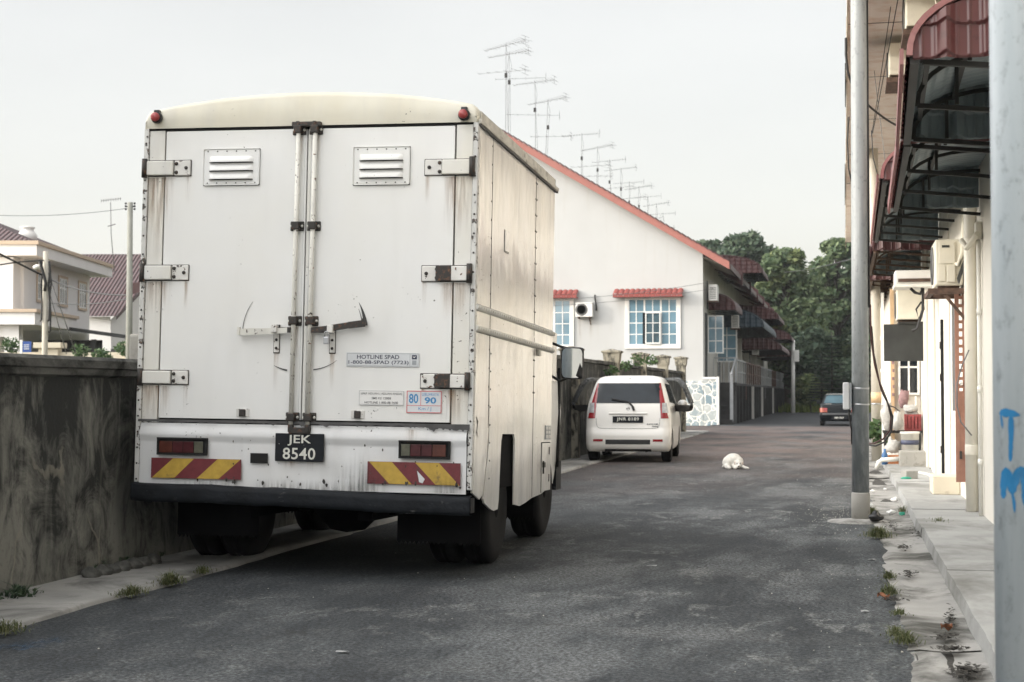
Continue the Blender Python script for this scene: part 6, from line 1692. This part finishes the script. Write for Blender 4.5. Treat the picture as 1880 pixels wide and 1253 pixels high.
MB().tube([(px_ - .11, py_ - .02, 1.045), (px_ - .11, py_ - .02, 1.0), (px_ - .088, py_ - .02, .86), (px_ - .084, py_ - .01, .72)], .008, 8).build('lead', 'cable_black', t2)
wire('black cable running straight down the right side of the steel pole', [(px_ + .084, py_ - .02, 6), (px_ + .083, py_ - .02, 3.0), (px_ + .080, py_ - .02, 2.0)], .010)
t1 = thing('concrete_pole', 'round cream concrete pole with an orange patch right behind the steel pole', 'pole', (.545, 28.4, 0))
MB().tube([(.545, 28.4, -.05), (.545, 28.4, 3.0), (.525, 28.4, 6.5)], [.092, .082, .075], 24).build('shaft', 'pole_concrete', t1)
MB().lathe([(.0905, 0), (.0905, .18)], (.545, 28.4, 1.03), 'z', 24).build('painted_band', 'paint_orange', t1)
MB().lathe([(.094, 0), (.094, .02)], (.545, 28.4, 1.0), 'z', 24).build('strap', 'steel_bright', t1)
for i, (lb, m, r, pts) in enumerate((('dark brown cable sweeping down between the steel and concrete poles', 'cable_brown', .010, ((1598, 560), (1599, 620), (1606, 670), (1618, 715), (1630, 740), (1636, 765), (1634, 790), (1622, 806), (1606, 814), (1596, 815))),
        ('black cable loop hanging lowest between the two poles', 'cable_black', .010, ((1600, 600), (1604, 650), (1614, 700), (1628, 735), (1639, 765), (1637, 792), (1624, 812), (1608, 819), (1597, 818))),
        ('short black cable curling to the right above the white bucket', 'cable_black', .007, ((1620, 722), (1632, 745), (1642, 748), (1651, 755))))):
    wire(lb, [atY(x, y, 16.0 + i * .15 + j * .2) for j, (x, y) in enumerate(pts)], r, m)
# near pole with the blue letters
nc = atD(1881, 700, 4.2); nr = .0815; gv = (nc - EYE); gv.z = 0; gv.normalize(); gr_ = Vector((gv.y, -gv.x, 0))
t1 = thing('steel_pole', 'galvanised pole with blue graffiti letters, large in the right foreground', 'pole', (nc.x, nc.y, 0))
MB().tube([(nc.x, nc.y, -.05), (nc.x, nc.y, 2.0), (nc.x, nc.y, 8)], [nr, nr, nr - .006], 64).build('shaft', 'galvanised_near', t1)
def stroke(mb, pts, w0, w1):
    """paint stroke wrapped on the near pole; pts in photo pixels"""
    Q = []
    for x, y in pts:
        d_ = (x - 1881) / F * 4.2 * .95; a = math.asin(max(-.995, min(.995, d_ / nr))); z = atD(1881, y, 4.2 - nr * math.cos(a)).z
        Q.append(Vector((a * nr, z)))
    R2 = []
    for a, b in zip(Q, Q[1:]):
        n = max(2, int((b - a).length / .004))
        for i in range(n): R2.append(a.lerp(b, i / n))
    R2.append(Q[-1]); vs = []
    for i, p in enumerate(R2):
        d_ = (R2[min(i + 1, len(R2) - 1)] - R2[max(i - 1, 0)]); d_ = d_.normalized() if d_.length > 0 else Vector((1, 0)); n_ = Vector((-d_.y, d_.x))
        f_ = i / (len(R2) - 1); wd = 1.3 * (w0 + (w1 - w0) * f_) * (1 + .25 * mnoise.noise(Vector((i * .3, w0 * 900, 2)))); wd *= min(1, .35 + min(i, len(R2) - 1 - i) * .25)
        for s in (-1, 1):
            q = p + n_ * wd * s; a = q.x / nr
            vs.append(nc.xy.to_3d() + (gr_ * math.sin(a) - gv * math.cos(a)) * (nr + .0016) + Vector((0, 0, q.y)))
    mb.add(vs, [(2 * i, 2 * i + 1, 2 * i + 3, 2 * i + 2) for i in range(len(R2) - 1)])
mb = MB()
stroke(mb, [(1836, 762), (1840, 758), (1856, 759), (1872, 763)], .009, .006); stroke(mb, [(1838, 762), (1841, 788)], .004, .002); stroke(mb, [(1856, 764), (1856, 800), (1854, 848)], .006, .004)
stroke(mb, [(1841, 916), (1841, 885), (1844, 862)], .0075, .0085); stroke(mb, [(1844, 860), (1850, 872), (1857, 908)], .0085, .0065); stroke(mb, [(1857, 908), (1862, 885), (1869, 860)], .0065, .0085); stroke(mb, [(1870, 858), (1878, 868), (1881, 895), (1882, 930)], .0085, .0075)
stroke(mb, [(1840, 900), (1841, 916)], .006, .003); stroke(mb, [(1857, 905), (1860, 922), (1861, 942)], .004, .002); stroke(mb, [(1880, 905), (1882, 950)], .004, .002)
mb.build('graffiti', 'graffiti_blue', t1, recalc=False)
# utility poles beyond the left wall
q = atD(239, 372, 45)
t1 = thing('concrete_pole', 'tall grey concrete utility pole with black insulators at the left edge of the lorry', 'pole', (q.x, q.y, 0))
MB().tube([(q.x, q.y, -.05), (q.x, q.y, q.z)], [.105, .075], 16).build('shaft', 'pole_old', t1)
mb = MB().bar(q + RT * -.14 + Vector((0, 0, -.12)), q + RT * .14 + Vector((0, 0, -.12)), .03)
for s in (-1, 1):
    for dz in (-.03, -.11, -.19): mb.lathe([(.012, .03), (.03, .02), (.03, -.02), (.012, -.03)], q + RT * s * .125 + Vector((0, 0, dz)), 'z', 10)
mb.build('insulators', 'cable_black', t1)
q2 = atD(84, 462, 45)
t1 = thing('concrete_pole', 'shorter concrete utility pole wrapped in black cables in front of the white house', 'pole', (q2.x, q2.y, 0))
MB().tube([(q2.x, q2.y, -.05), (q2.x, q2.y, q2.z)], [.095, .07], 16).build('shaft', 'pole_concrete', t1)
mb = MB()
for k_, (x, y) in enumerate(((76, 480), (90, 480), (92, 500))):
    mb.tube([atD(x + dx, y + dy, 44.85) for dx, dy in ((0, 0), (2, 20), (-1, 45), (1, 75), (0, 108), (-3, 110))], .035 if k_ == 1 else .03, 6)
mb.tube([atD(x, y, 44.8) for x, y in ((72, 478), (76, 490), (80, 505), (84, 520), (82, 535))], .05, 6)
mb.build('cables', 'cable_black', t1)
mb = MB().bar(atD(83, 487, 45), atD(66, 487, 45), .04); blob(mb, atD(68, 491, 45), (.12, .12, .07)); mb.build('street_lamp', 'ac_white', t1)
a, b = atD(92, 490, 45), atD(238, 540, 45)
wire('black service cable drooping in from the left to the cable wrapped pole', [atD(-10, 462, 42), atD(20, 477, 43), atD(50, 492, 44), atD(82, 508, 45)], .03)
wire('thin black cable from the left edge to the cable wrapped pole', [atD(-10, 488, 42), atD(30, 482, 43.5), atD(82, 478, 45)], .02)
wire('grey cable strung between the two concrete poles, upper one', [atD(84, 510, 45), atD(239, 542, 45)], .018, 'cable_grey', sag=.15)
wire('grey cable strung between the two concrete poles, lower one', [atD(84, 556, 45), atD(239, 548, 45)], .012, 'cable_grey', sag=.1)
wire('stay wire slanting down from the cable wrapped pole to the garden wall', [atD(86, 520, 45), atD(122, 650, 47)], .014, 'cable_grey')
wire('second stay wire slanting further right to the garden wall', [atD(88, 500, 45), atD(140, 650, 47)], .014, 'cable_grey')
wire('power line crossing the sky from the tall concrete pole to the left', [atD(239, 382, 45), atD(-20, 395, 44)], .008, 'cable_grey', sag=.1)
wire('faint power line crossing the cream gable below the roof', [atD(1000, 552, 55), atD(1310, 517, 58)], .008, 'cable_grey', sag=.1)
wire('faint lower power line crossing the cream gable over the window hood', [atD(1000, 562, 55), atD(1310, 530, 58)], .007, 'cable_grey', sag=.1)
q3 = atD(203, 372, 70)
t1 = thing('tv_antenna', 'leaning television antenna between the white house and the tall concrete pole', 'antenna', (q3.x, q3.y, 7))
b3 = atD(210, 500, 70); MB().tube([b3, atD(204, 430, 70), q3], .022, 6).build('mast', 'cable_grey', t1)
mb = MB().bar(atD(186, 369, 70), atD(222, 365, 70), .025)
for k_ in range(9): mb.bar(atD(186 + k_ * 4.4, 366 - k_ * .45, 70), atD(186 + k_ * 4.4, 372 - k_ * .45, 70), .018)
mb.bar(atD(198, 416, 70), atD(212, 412, 70), .04); mb.build('boom', 'cable_grey', t1)
e0 = gnd(1456, 756); e0 = atY(1456, 756, 97)
t1 = thing('white_pole', 'slim pale pole at the far end of the terrace', 'pole', (e0.x, 97, 0))
tp_ = atY(1456, 625, 97); MB().tube([(e0.x, 97, -.1), (tp_.x, 97, tp_.z)], [.13, .10], 12).build('shaft', 'ac_white', t1)
MB().box((tp_.x + .05, 96.8, tp_.z - 1.3), (tp_.x + .35, 97.1, tp_.z - .6)).build('box', 'ac_white', t1)
# lines running along the lane near the steel pole
wire('far cable running from behind the steel pole into the trees', [atD(1562, 476, 60), atD(1440, 500, 100)], .012, 'cable_grey', sag=.1)

# ------------------------------------------------------------------ trees
def leaves(mb, c, r, n, sz, rnd, flat=.7):
    for _ in range(n):
        d_ = Vector((rnd.gauss(0, 1), rnd.gauss(0, 1), rnd.gauss(0, 1))).normalized(); rr_ = r * (rnd.random() ** .45)
        p = c + Vector((d_.x * rr_, d_.y * rr_, d_.z * rr_ * flat))
        a = Vector((rnd.gauss(0, 1), rnd.gauss(0, 1), rnd.gauss(0, .6))).normalized(); b = a.cross(Vector((rnd.gauss(0, 1), rnd.gauss(0, 1), rnd.gauss(0, 1)))).normalized()
        s = sz * rnd.uniform(.6, 1.25)
        mb.add([p - a * s, p + b * s * .5, p + a * s, p - b * s * .5], [(0, 1, 2, 3)])
def tree(label, px, ytop, ybase, hwpx, D, m, seed, n=5200, sz=.26, group='tall trees beyond the end of the lane', mix=None, lo=.1):
    rnd = random.Random(seed); top = atD(px, ytop, D); H = top.z; Rw = hwpx / F * D; base = Vector((top.x, top.y, -.1))
    zb = max(.6, atD(px, ybase, D).z)
    t_ = thing('tree', label, 'tree', base, group)
    tr = MB(); tr.tube([base, base + Vector((.1 * Rw, 0, H * .3)), base + Vector((-.05 * Rw, .1, H * .6)), base + Vector((0, 0, H * .93))], [.028 * H, .022 * H, .013 * H, .004 * H], 8)
    cl = []; nb = 70
    for i in range(nb):
        f_ = (i + .5) / nb; z = zb + (H - zb) * (f_ ** .85)
        prof_ = math.sin(min(1, (f_ + .12) * .93) * PI) ** .55; ang = rnd.random() * 2 * PI; rad = Rw * prof_ * rnd.uniform(.35, .92)
        c = Vector((base.x + math.cos(ang) * rad, base.y + math.sin(ang) * rad, min(z, H * .97 - Rw * .12))); cl.append((c, Rw * rnd.uniform(.22, .40) * (.7 + .5 * prof_)))
        s = base + Vector((0, 0, max(.5, (z - base.z) * .72)))
        tr.tube([s, s.lerp(c, .5) + Vector((0, 0, -.2)), c], [.008 * H, .005 * H, .002 * H], 5, cap=False)
    tr.build('trunk', 'bark', t_)
    per = n // nb; lots = {}
    for c, r in cl:
        k_ = m if not mix or rnd.random() > .35 else mix
        leaves(lots.setdefault(k_, MB()), c, r, per, sz, rnd)
    for k_, mb in lots.items(): mb.build('crown', k_, t_, recalc=False)
    return t_
tree('dark leafy tree rising behind the roof of the cream terrace', 1362, 424, 640, 74, 128, 'leaf_dark', 1, 13680, .27)
tree('darker tree peeping over the red gable end', 1300, 436, 620, 54, 135, 'leaf_dark', 2, 6480, .30)
tree('bright mid green tree in the centre behind the terrace', 1440, 452, 690, 74, 112, 'leaf_mid', 3, 15840, .24, mix='leaf_light')
tree('tall green tree right beside the steel pole', 1535, 432, 690, 69, 118, 'leaf_mid', 4, 14760, .25, mix='leaf_dark')
tree('shadowed tree filling the gap between the two big green trees', 1488, 500, 720, 55, 124, 'leaf_dark', 5, 9000, .28)
tree('low dark tree over the end of the lane', 1490, 600, 735, 52, 104, 'leaf_dark', 6, 6840, .24)
tree('low dark tree behind the last awnings', 1425, 560, 730, 60, 122, 'leaf_dark', 7, 7560, .26)
tree('green tree mostly hidden behind the steel pole', 1590, 470, 720, 57, 122, 'leaf_mid', 8, 8280, .26, mix='leaf_dark')
tree('yellow green bush low beside the white pole', 1486, 688, 752, 28, 100, 'leaf_light', 9, 2700, .16, 'bushes at the end of the lane')
tree('dark bush at the foot of the conifer', 1555, 660, 760, 38, 98, 'leaf_dark', 10, 3960, .18, 'bushes at the end of the lane')
def conifer(label, px, ytop, ybase, hwpx, D, seed):
    rnd = random.Random(seed); top = atD(px, ytop, D); base = Vector((top.x, top.y, -.1)); H = top.z; Rw = hwpx / F * D
    t_ = thing('conifer', label, 'conifer', base, 'conifers at the end of the lane'); tr = MB().tube([base, top], [.09, .015], 6); lf = MB()
    for i in range(17):
        f_ = i / 17; z = .8 + (H - .8) * f_; L_ = Rw * (1 - f_) ** .8 + .12
        for k_ in range(9):
            a = 2 * PI * (k_ + rnd.random() * .5) / 9; d_ = Vector((math.cos(a), math.sin(a), -.12)); e_ = Vector((base.x, base.y, z)) + d_ * L_
            tr.tube([Vector((base.x, base.y, z)), e_ + Vector((0, 0, .12 * L_))], [.02, .006], 4, cap=False)
            for q in range(16):
                p = Vector((base.x, base.y, z)).lerp(e_, .15 + .85 * q / 15) + Vector((0, 0, .1 * L_ * (q / 15) ** 2)); sd = Vector((-d_.y, d_.x, 0)) * (.20 * (1.1 - q / 16)); 
                for s in (-1, 1): lf.add([p, p + sd * s + d_ * .10 + Vector((0, 0, rnd.uniform(-.06, .04))), p + sd * s * .9 + d_ * .16, p + d_ * .09], [(0, 1, 2, 3)])
    tr.build('trunk', 'bark', t_); lf.build('foliage', 'leaf_conifer', t_, recalc=False)
conifer('dark tiered conifer behind the dark saloon', 1527, 610, 750, 32, 92, 1)
conifer('smaller conifer left of the tiered one', 1508, 650, 755, 20, 96, 2)
# a planted strip at the end of the lane
mb = MB(); rnd = random.Random(11)
for i in range(2600):
    p = Vector((rnd.uniform(-8, 6), rnd.uniform(99, 118), -.06)); h_ = rnd.uniform(.2, .7); d_ = rnd.uniform(0, 2 * PI); s = Vector((math.cos(d_), math.sin(d_), 0)) * .06
    mb.add([p - s, p + s, p + Vector((rnd.uniform(-.2, .2), rnd.uniform(-.2, .2), h_))], [(0, 1, 2)])
structure(mb, 'grass', 'grass_far', stuff=True, recalc=False)
mb = MB(); mb.grid(lambda u, v: Vector((-60 + 130 * u, 112 + 30 * v, -.06 + 2.2 * math.sin(min(1, v * 1.4) * PI / 2) + .5 * mnoise.noise(Vector((u * 14, v * 4, 0))))), 60, 10)
structure(mb, 'bank', 'earth')
mb = MB(); mb.grid(lambda u, v: Vector((-260 + 520 * u, 230 + 120 * v, -.5 + (9 + 4 * mnoise.noise(Vector((u * 7, 3, 0)))) * math.sin(v * PI / 2))), 60, 8)
mat('far_wood', (.075, .11, .085), .95, var=.4, vs=.08, bmp=1, bs=.5, bd=1)
structure(mb, 'far_hill', 'far_wood')

# ------------------------------------------------------------------ shrubs, weeds and litter
def tuft(label, c, n, h_, sp, seed, m='grass_blade', group=None, cat='weed', nm='weed_tuft', wd=.0022):
    rnd = random.Random(seed); mb = MB(); c = Vector(c)
    for _ in range(n):
        a = rnd.random() * 2 * PI; r = sp * min(1.6, abs(rnd.gauss(0, .62))); p = c + Vector((math.cos(a) * r, math.sin(a) * r * 1.8, 0)); hh = h_ * rnd.uniform(.25, 1.25) * max(.3, 1 - .5 * r / sp)
        b = rnd.random() * 2 * PI; lean = Vector((math.cos(b), math.sin(b), 0)) * hh * rnd.uniform(.3, 1.7); s = Vector((-math.sin(b), math.cos(b), 0)) * wd * rnd.uniform(.7, 1.4)
        m1 = p + lean * .35 + Vector((0, 0, hh * .65)); e_ = p + lean + Vector((0, 0, hh * rnd.uniform(.3, 1.0)))
        mb.add([p - s, p + s, m1 + s * .8, m1 - s * .8], [(0, 1, 2, 3)]); mb.add([m1 - s * .8, m1 + s * .8, e_], [(0, 1, 2)])
    return tag(mb.build(nm, m, None, c, recalc=False), label, cat, group)
gw = 'weeds along the edge of the asphalt'
for i, (px, py, n, h_, sp, lb) in enumerate(((1613, 985, 260, .10, .11, 'largest weed clump, spreading right in front of the steel pole footing'), (1602, 944, 90, .09, .05, 'weeds beside the black bag behind the steel pole base'), (1632, 1062, 70, .06, .05, 'small weed tuft at the asphalt edge below the largest clump'),
        (1632, 1090, 110, .07, .06, 'bright weed tuft next to the brown dry leaf'), (1650, 1128, 50, .04, .05, 'flat thin weed tuft at the asphalt edge'), (1645, 1168, 80, .06, .05, 'left one of the paired weed tufts near the bottom of the gutter'), (1664, 1180, 110, .07, .055, 'right one of the paired weed tufts near the bottom of the gutter'),
        (1716, 862, 60, .10, .06, 'weed tuft at the foot of the right wall'), (1656, 940, 50, .08, .05, 'weeds in the gutter beside the green lid'), (1725, 957, 30, .04, .10, 'sparse weeds at the foot of the thick downpipe'),
        (240, 1092, 130, .07, .08, 'leafy weed at the left pavement edge'), (312, 1072, 160, .09, .07, 'tallest weed tuft at the left pavement edge near the lorry tyre'), (8, 1160, 140, .07, .10, 'weeds at the bottom left corner of the picture'), (372, 1052, 60, .06, .06, 'small weed tuft right beside the lorry rear tyre'))):
    tuft(lb, gnd(px, py, .10 if px > 1690 else .02), int(n * 1.9), h_ * 1.1, sp, 20 + i, group=gw)
def leafy(label, c, r, n, sz, seed, m='leaf_shrub', nm='shrub', cat='shrub', flat=.8, group=None):
    mb = MB(); leaves(mb, Vector(c), r, n, sz, random.Random(seed), flat); st_ = MB(); rnd = random.Random(seed)
    t_ = thing(nm, label, cat, (c[0], c[1], c[2] - r * flat), group)
    for _ in range(7): st_.tube([Vector((c[0], c[1], c[2] - r * flat)), Vector(c) + Vector((rnd.uniform(-r, r) * .6, rnd.uniform(-r, r) * .6, rnd.uniform(-.2, .6) * r))], [r * .03, r * .012], 5, cap=False)
    st_.build('stem', 'bark', t_); mb.build('foliage', m, t_, recalc=False); return t_
for i, (px, py, D, r, lb) in enumerate(((1150, 672, 33, .15, 'green shrub spilling over the wall beside the first white hatchback pillar'), (1172, 660, 34.5, .19, 'leafy shrub on the wall between two capped pillars'), (1197, 662, 36, .15, 'thin shrub reaching right along the capped wall'), (1122, 682, 32, .16, 'dark shrub just above the roof of the white hatchback'))):
    q = atD(px, py, D); leafy(lb, q, r, 75, .05, 50 + i, group='shrubs on the capped wall')
q = atD(1618, 752, 27.2); leafy('potted green plant behind the concrete pole on the right', (q.x, q.y, .55), .28, 260, .07, 61, nm='potted_plant', cat='plant')
for i, (px, py, D, r, lb) in enumerate(((148, 645, 56, .36, 'green shrub in front of the cream garden wall'), (230, 640, 52, .36, 'green shrub at the foot of the tall concrete pole'), (20, 634, 56.5, .36, 'low shrub at the porch of the white house'), (186, 655, 50, .36, 'grey green shrub against the right part of the garden wall'))):
    q = atD(px, py, D); leafy(lb, q, r, 220, .08, 70 + i, group='shrubs around the white house')
rnd = random.Random(3)
for i, px in enumerate((168, 188, 206, 224, 243, 262, 282)):      # stones and creepers at the wall foot
    q = gnd(px, 1058 - (px - 160) * .22 + 4, .03)
    mb = MB(); blob(mb, (0, 0, .02), (.05 + .02 * rnd.random(), .07, .045)); mb.v = [q + p * (1 + .3 * mnoise.noise(p * 20 + Vector((i, 0, 0)))) for p in mb.v]
    tag(mb.build('stone', 'coping_concrete', None, q), ['nearest', 'second', 'third', 'fourth', 'fifth', 'sixth', 'farthest'][i] + ' of the stones lying along the foot of the left wall', 'stone', 'stones along the foot of the left wall')
for i, (px, py, lb) in enumerate(((180, 1048, 'low creeper at the foot of the left wall, nearest one'), (225, 1038, 'low creeper at the foot of the left wall, middle one'), (275, 1024, 'low creeper at the foot of the left wall, close to the lorry'), (33, 1095, 'tiny plant at the foot of the left wall near the picture edge'))):
    tuft(lb, gnd(px, py, .03), 110, .09, .08, 90 + i, 'leaf_dark', 'creepers at the foot of the left wall', 'plant', 'creeper', .008)
gl_ = 'litter in the gutter'
for i, (px, py, r, m, lb) in enumerate(((1603, 905, .030, 'plastic_white', 'crumpled white paper just right of the steel pole'), (1643, 922, .036, 'plastic_white', 'white plastic scrap against the kerb'), (1636, 946, .042, 'plastic_white', 'largest white plastic scrap in the gutter left of the green lid'), (1625, 900, .018, 'plastic_white', 'tiny white scrap high in the gutter'), (1656, 947, .030, 'plastic_green', 'crushed green plastic lid in the gutter'), (1607, 958, .075, 'plastic_black', 'black plastic bag at the foot of the steel pole'), (1596, 937, .05, 'plastic_white', 'white sheet scrap tucked behind the steel pole base'))):
    q = gnd(px, py, .02); bag(lb, q, (r, r, r * (.6 if r < .07 else .5)), m, gl_, 'litter', 'litter', i)
def leaf_(label, px, py, z=.03, sz=.05, seed=0):
    rnd = random.Random(seed); q = gnd(px, py, z); a = rnd.random() * 6
    d_ = Vector((math.cos(a), math.sin(a), 0)); s = Vector((-d_.y, d_.x, 0)); vs = []; fs = []
    for i in range(7):
        f_ = i / 6; w_ = sz * .5 * math.sin(f_ * PI) ** .8 + .001; p = q + d_ * (f_ - .5) * sz * 1.6 + Vector((0, 0, .012 * math.sin(f_ * 7)))
        vs += [p - s * w_ + Vector((0, 0, .02)), p, p + s * w_ + Vector((0, 0, .018))]
    for i in range(6): fs += [(3 * i, 3 * i + 1, 3 * i + 4, 3 * i + 3), (3 * i + 1, 3 * i + 2, 3 * i + 5, 3 * i + 4)]
    return tag(MB().add(vs, fs).build('dry_leaf', 'dry_leaf', None, q), label, 'leaf')
leaf_('curled brown leaf lying in the gutter low on the right', 1738, 1155, .03, .05, 1); leaf_('brown dry leaf beside the bright weed tuft', 1622, 1098, .02, .05, 2)
# dark wet leaf litter caught in the gutter: uncountable scraps
mb = MB(); rnd = random.Random(8)
for cx_, cy_, n, sx, sy in ((1770, 1232, 160, 26, 12), (1690, 972, 110, 14, 14), (1735, 1168, 50, 22, 6), (1745, 1135, 60, 10, 18), (1668, 1053, 40, 16, 6), (1660, 1005, 40, 14, 5), (1640, 1100, 40, 20, 4), (1745, 1190, 60, 24, 5), (1640, 965, 40, 12, 8)):
    for _ in range(int(n * 2.2)):
        q = gnd(cx_ + rnd.gauss(0, sx * .5), cy_ + rnd.gauss(0, sy * .5), .028 + rnd.random() * .015); a = rnd.random() * 6; s = rnd.uniform(.005, .022); d_ = Vector((math.cos(a), math.sin(a), rnd.uniform(-.4, .4))) * s; e_ = Vector((-d_.y, d_.x, rnd.uniform(-.3, .3) * s)) * .5
        mb.add([q - d_, q + e_, q + d_, q - e_], [(0, 1, 2, 3)])
structure(mb, 'leaf_debris', 'mulch', stuff=True, recalc=False)
mb = MB()
for _ in range(620):
    y = rnd.uniform(6, 30); x = rnd.choice((rnd.gauss(.15, .25), rnd.uniform(-4, .4), rnd.gauss(-.1, .3)))
    if rnd.random() < .6: q = gnd(rnd.gauss(1535, 38), rnd.gauss(948, 13)); x, y = q.x, q.y
    if x < -4.1 or x > .55: continue
    s = rnd.uniform(.002, .006) * (1.6 if rnd.random() < .06 else 1); vs = [(x + s * math.cos(k_ * 2.1) * rnd.uniform(.6, 1.3), y + s * math.sin(k_ * 2.1) * rnd.uniform(.6, 1.6), .003) for k_ in range(3)] + [(x, y, .003 + s * .8)]
    mb.add(vs, [(0, 1, 3), (1, 2, 3), (2, 0, 3)])
structure(mb, 'gravel', 'gutter_light', stuff=True, recalc=False)
mat('paper_dull', (.36, .365, .36), .8, var=.3, vs=30)
for i, (px, py, a, b, lb) in enumerate(((1197, 1040, .10, .012, 'faint white chip of paper on the asphalt in mid road'), (632, 1198, .09, .015, 'pale flat scrap on the asphalt at the bottom of the picture'), (1588, 1124, .06, .02, 'pale flat scrap at the right edge of the asphalt'), (1600, 1028, .07, .02, 'white flat scrap left of the gutter'))):
    q = gnd(px, py, .004); tag(MB().add([q + Vector((a * .5 * math.cos(k_ * .9 + i) * random.uniform(.5, 1), b * 1.6 * math.sin(k_ * .9 + i) * random.uniform(.5, 1), .002 + .008 * random.random())) for k_ in range(7)], [tuple(range(7))]).build('paper_scrap', 'paper_dull', None, q, recalc=False), lb, 'litter')
t1 = thing('rubble', 'grey lump of rubble with a green rag on the footpath', 'rubble', gnd(1670, 880, .1))
q = gnd(1672, 880, .1); mb = MB(); mb.box((-.09, -.05, 0), (.08, .10, .11), Matrix.Translation(q) @ Matrix.Rotation(R_(25), 4, 'Z')); mb.build('lump', 'block_concrete', t1, bevel=.012)
mb = MB(); blob(mb, q + Vector((-.06, -.10, .015)), (.07, .05, .02)); mb.build('rag', 'plastic_green', t1)
tag(MB().tube([gnd(1688, 868, .12), gnd(1706, 872, .12), gnd(1724, 886, .12)], .02, 8).build('waste_pipe', 'pipe_white', None, gnd(1706, 872, .1)), 'thin white pipe lying at the foot of the right wall', 'pipe')
# blue paint smear on the asphalt, lower left
mb = MB()
for i in range(5):
    q = gnd(20 + i * 20, 1190 - i * 4, .0035)
    mb.add([q + Vector((.10 * math.cos(k_ * .785) * (1 + .4 * math.sin(k_ * 3 + i)), .05 * math.sin(k_ * .785), 0)) for k_ in range(8)], [tuple(range(8))])
def smear():
    m, t_, b = newmat('blue_smear'); n = nz(t_, coords(t_, (9, 4, 1)), 3, 6, .7)
    b.inputs['Base Color'].default_value = (.03, .10, .20, 1); b.inputs['Roughness'].default_value = .9; t_.links.new(mrange(t_, n, .48, .68, 0, .6), b.inputs['Alpha'])
smear(); structure(mb, 'paint_smear', 'blue_smear', recalc=False)

# ------------------------------------------------------------------ thin humid air
hz = MB().box((-140, -60, -1.2), (160, 345, 45)).build('haze', 'dirt', None, (0, 0, -1.2)); hz['kind'] = 'stuff'
hm = bpy.data.materials.new('haze_air'); hm.use_nodes = True; ht = hm.node_tree; ht.nodes.clear()
ho = ht.nodes.new('ShaderNodeOutputMaterial'); hv = ht.nodes.new('ShaderNodeVolumePrincipled')
hv.inputs['Color'].default_value = (.93, .96, 1.0, 1); hv.inputs['Density'].default_value = .00028
ht.links.new(hv.outputs[0], ho.inputs['Volume']); hz.data.materials.clear(); hz.data.materials.append(hm)
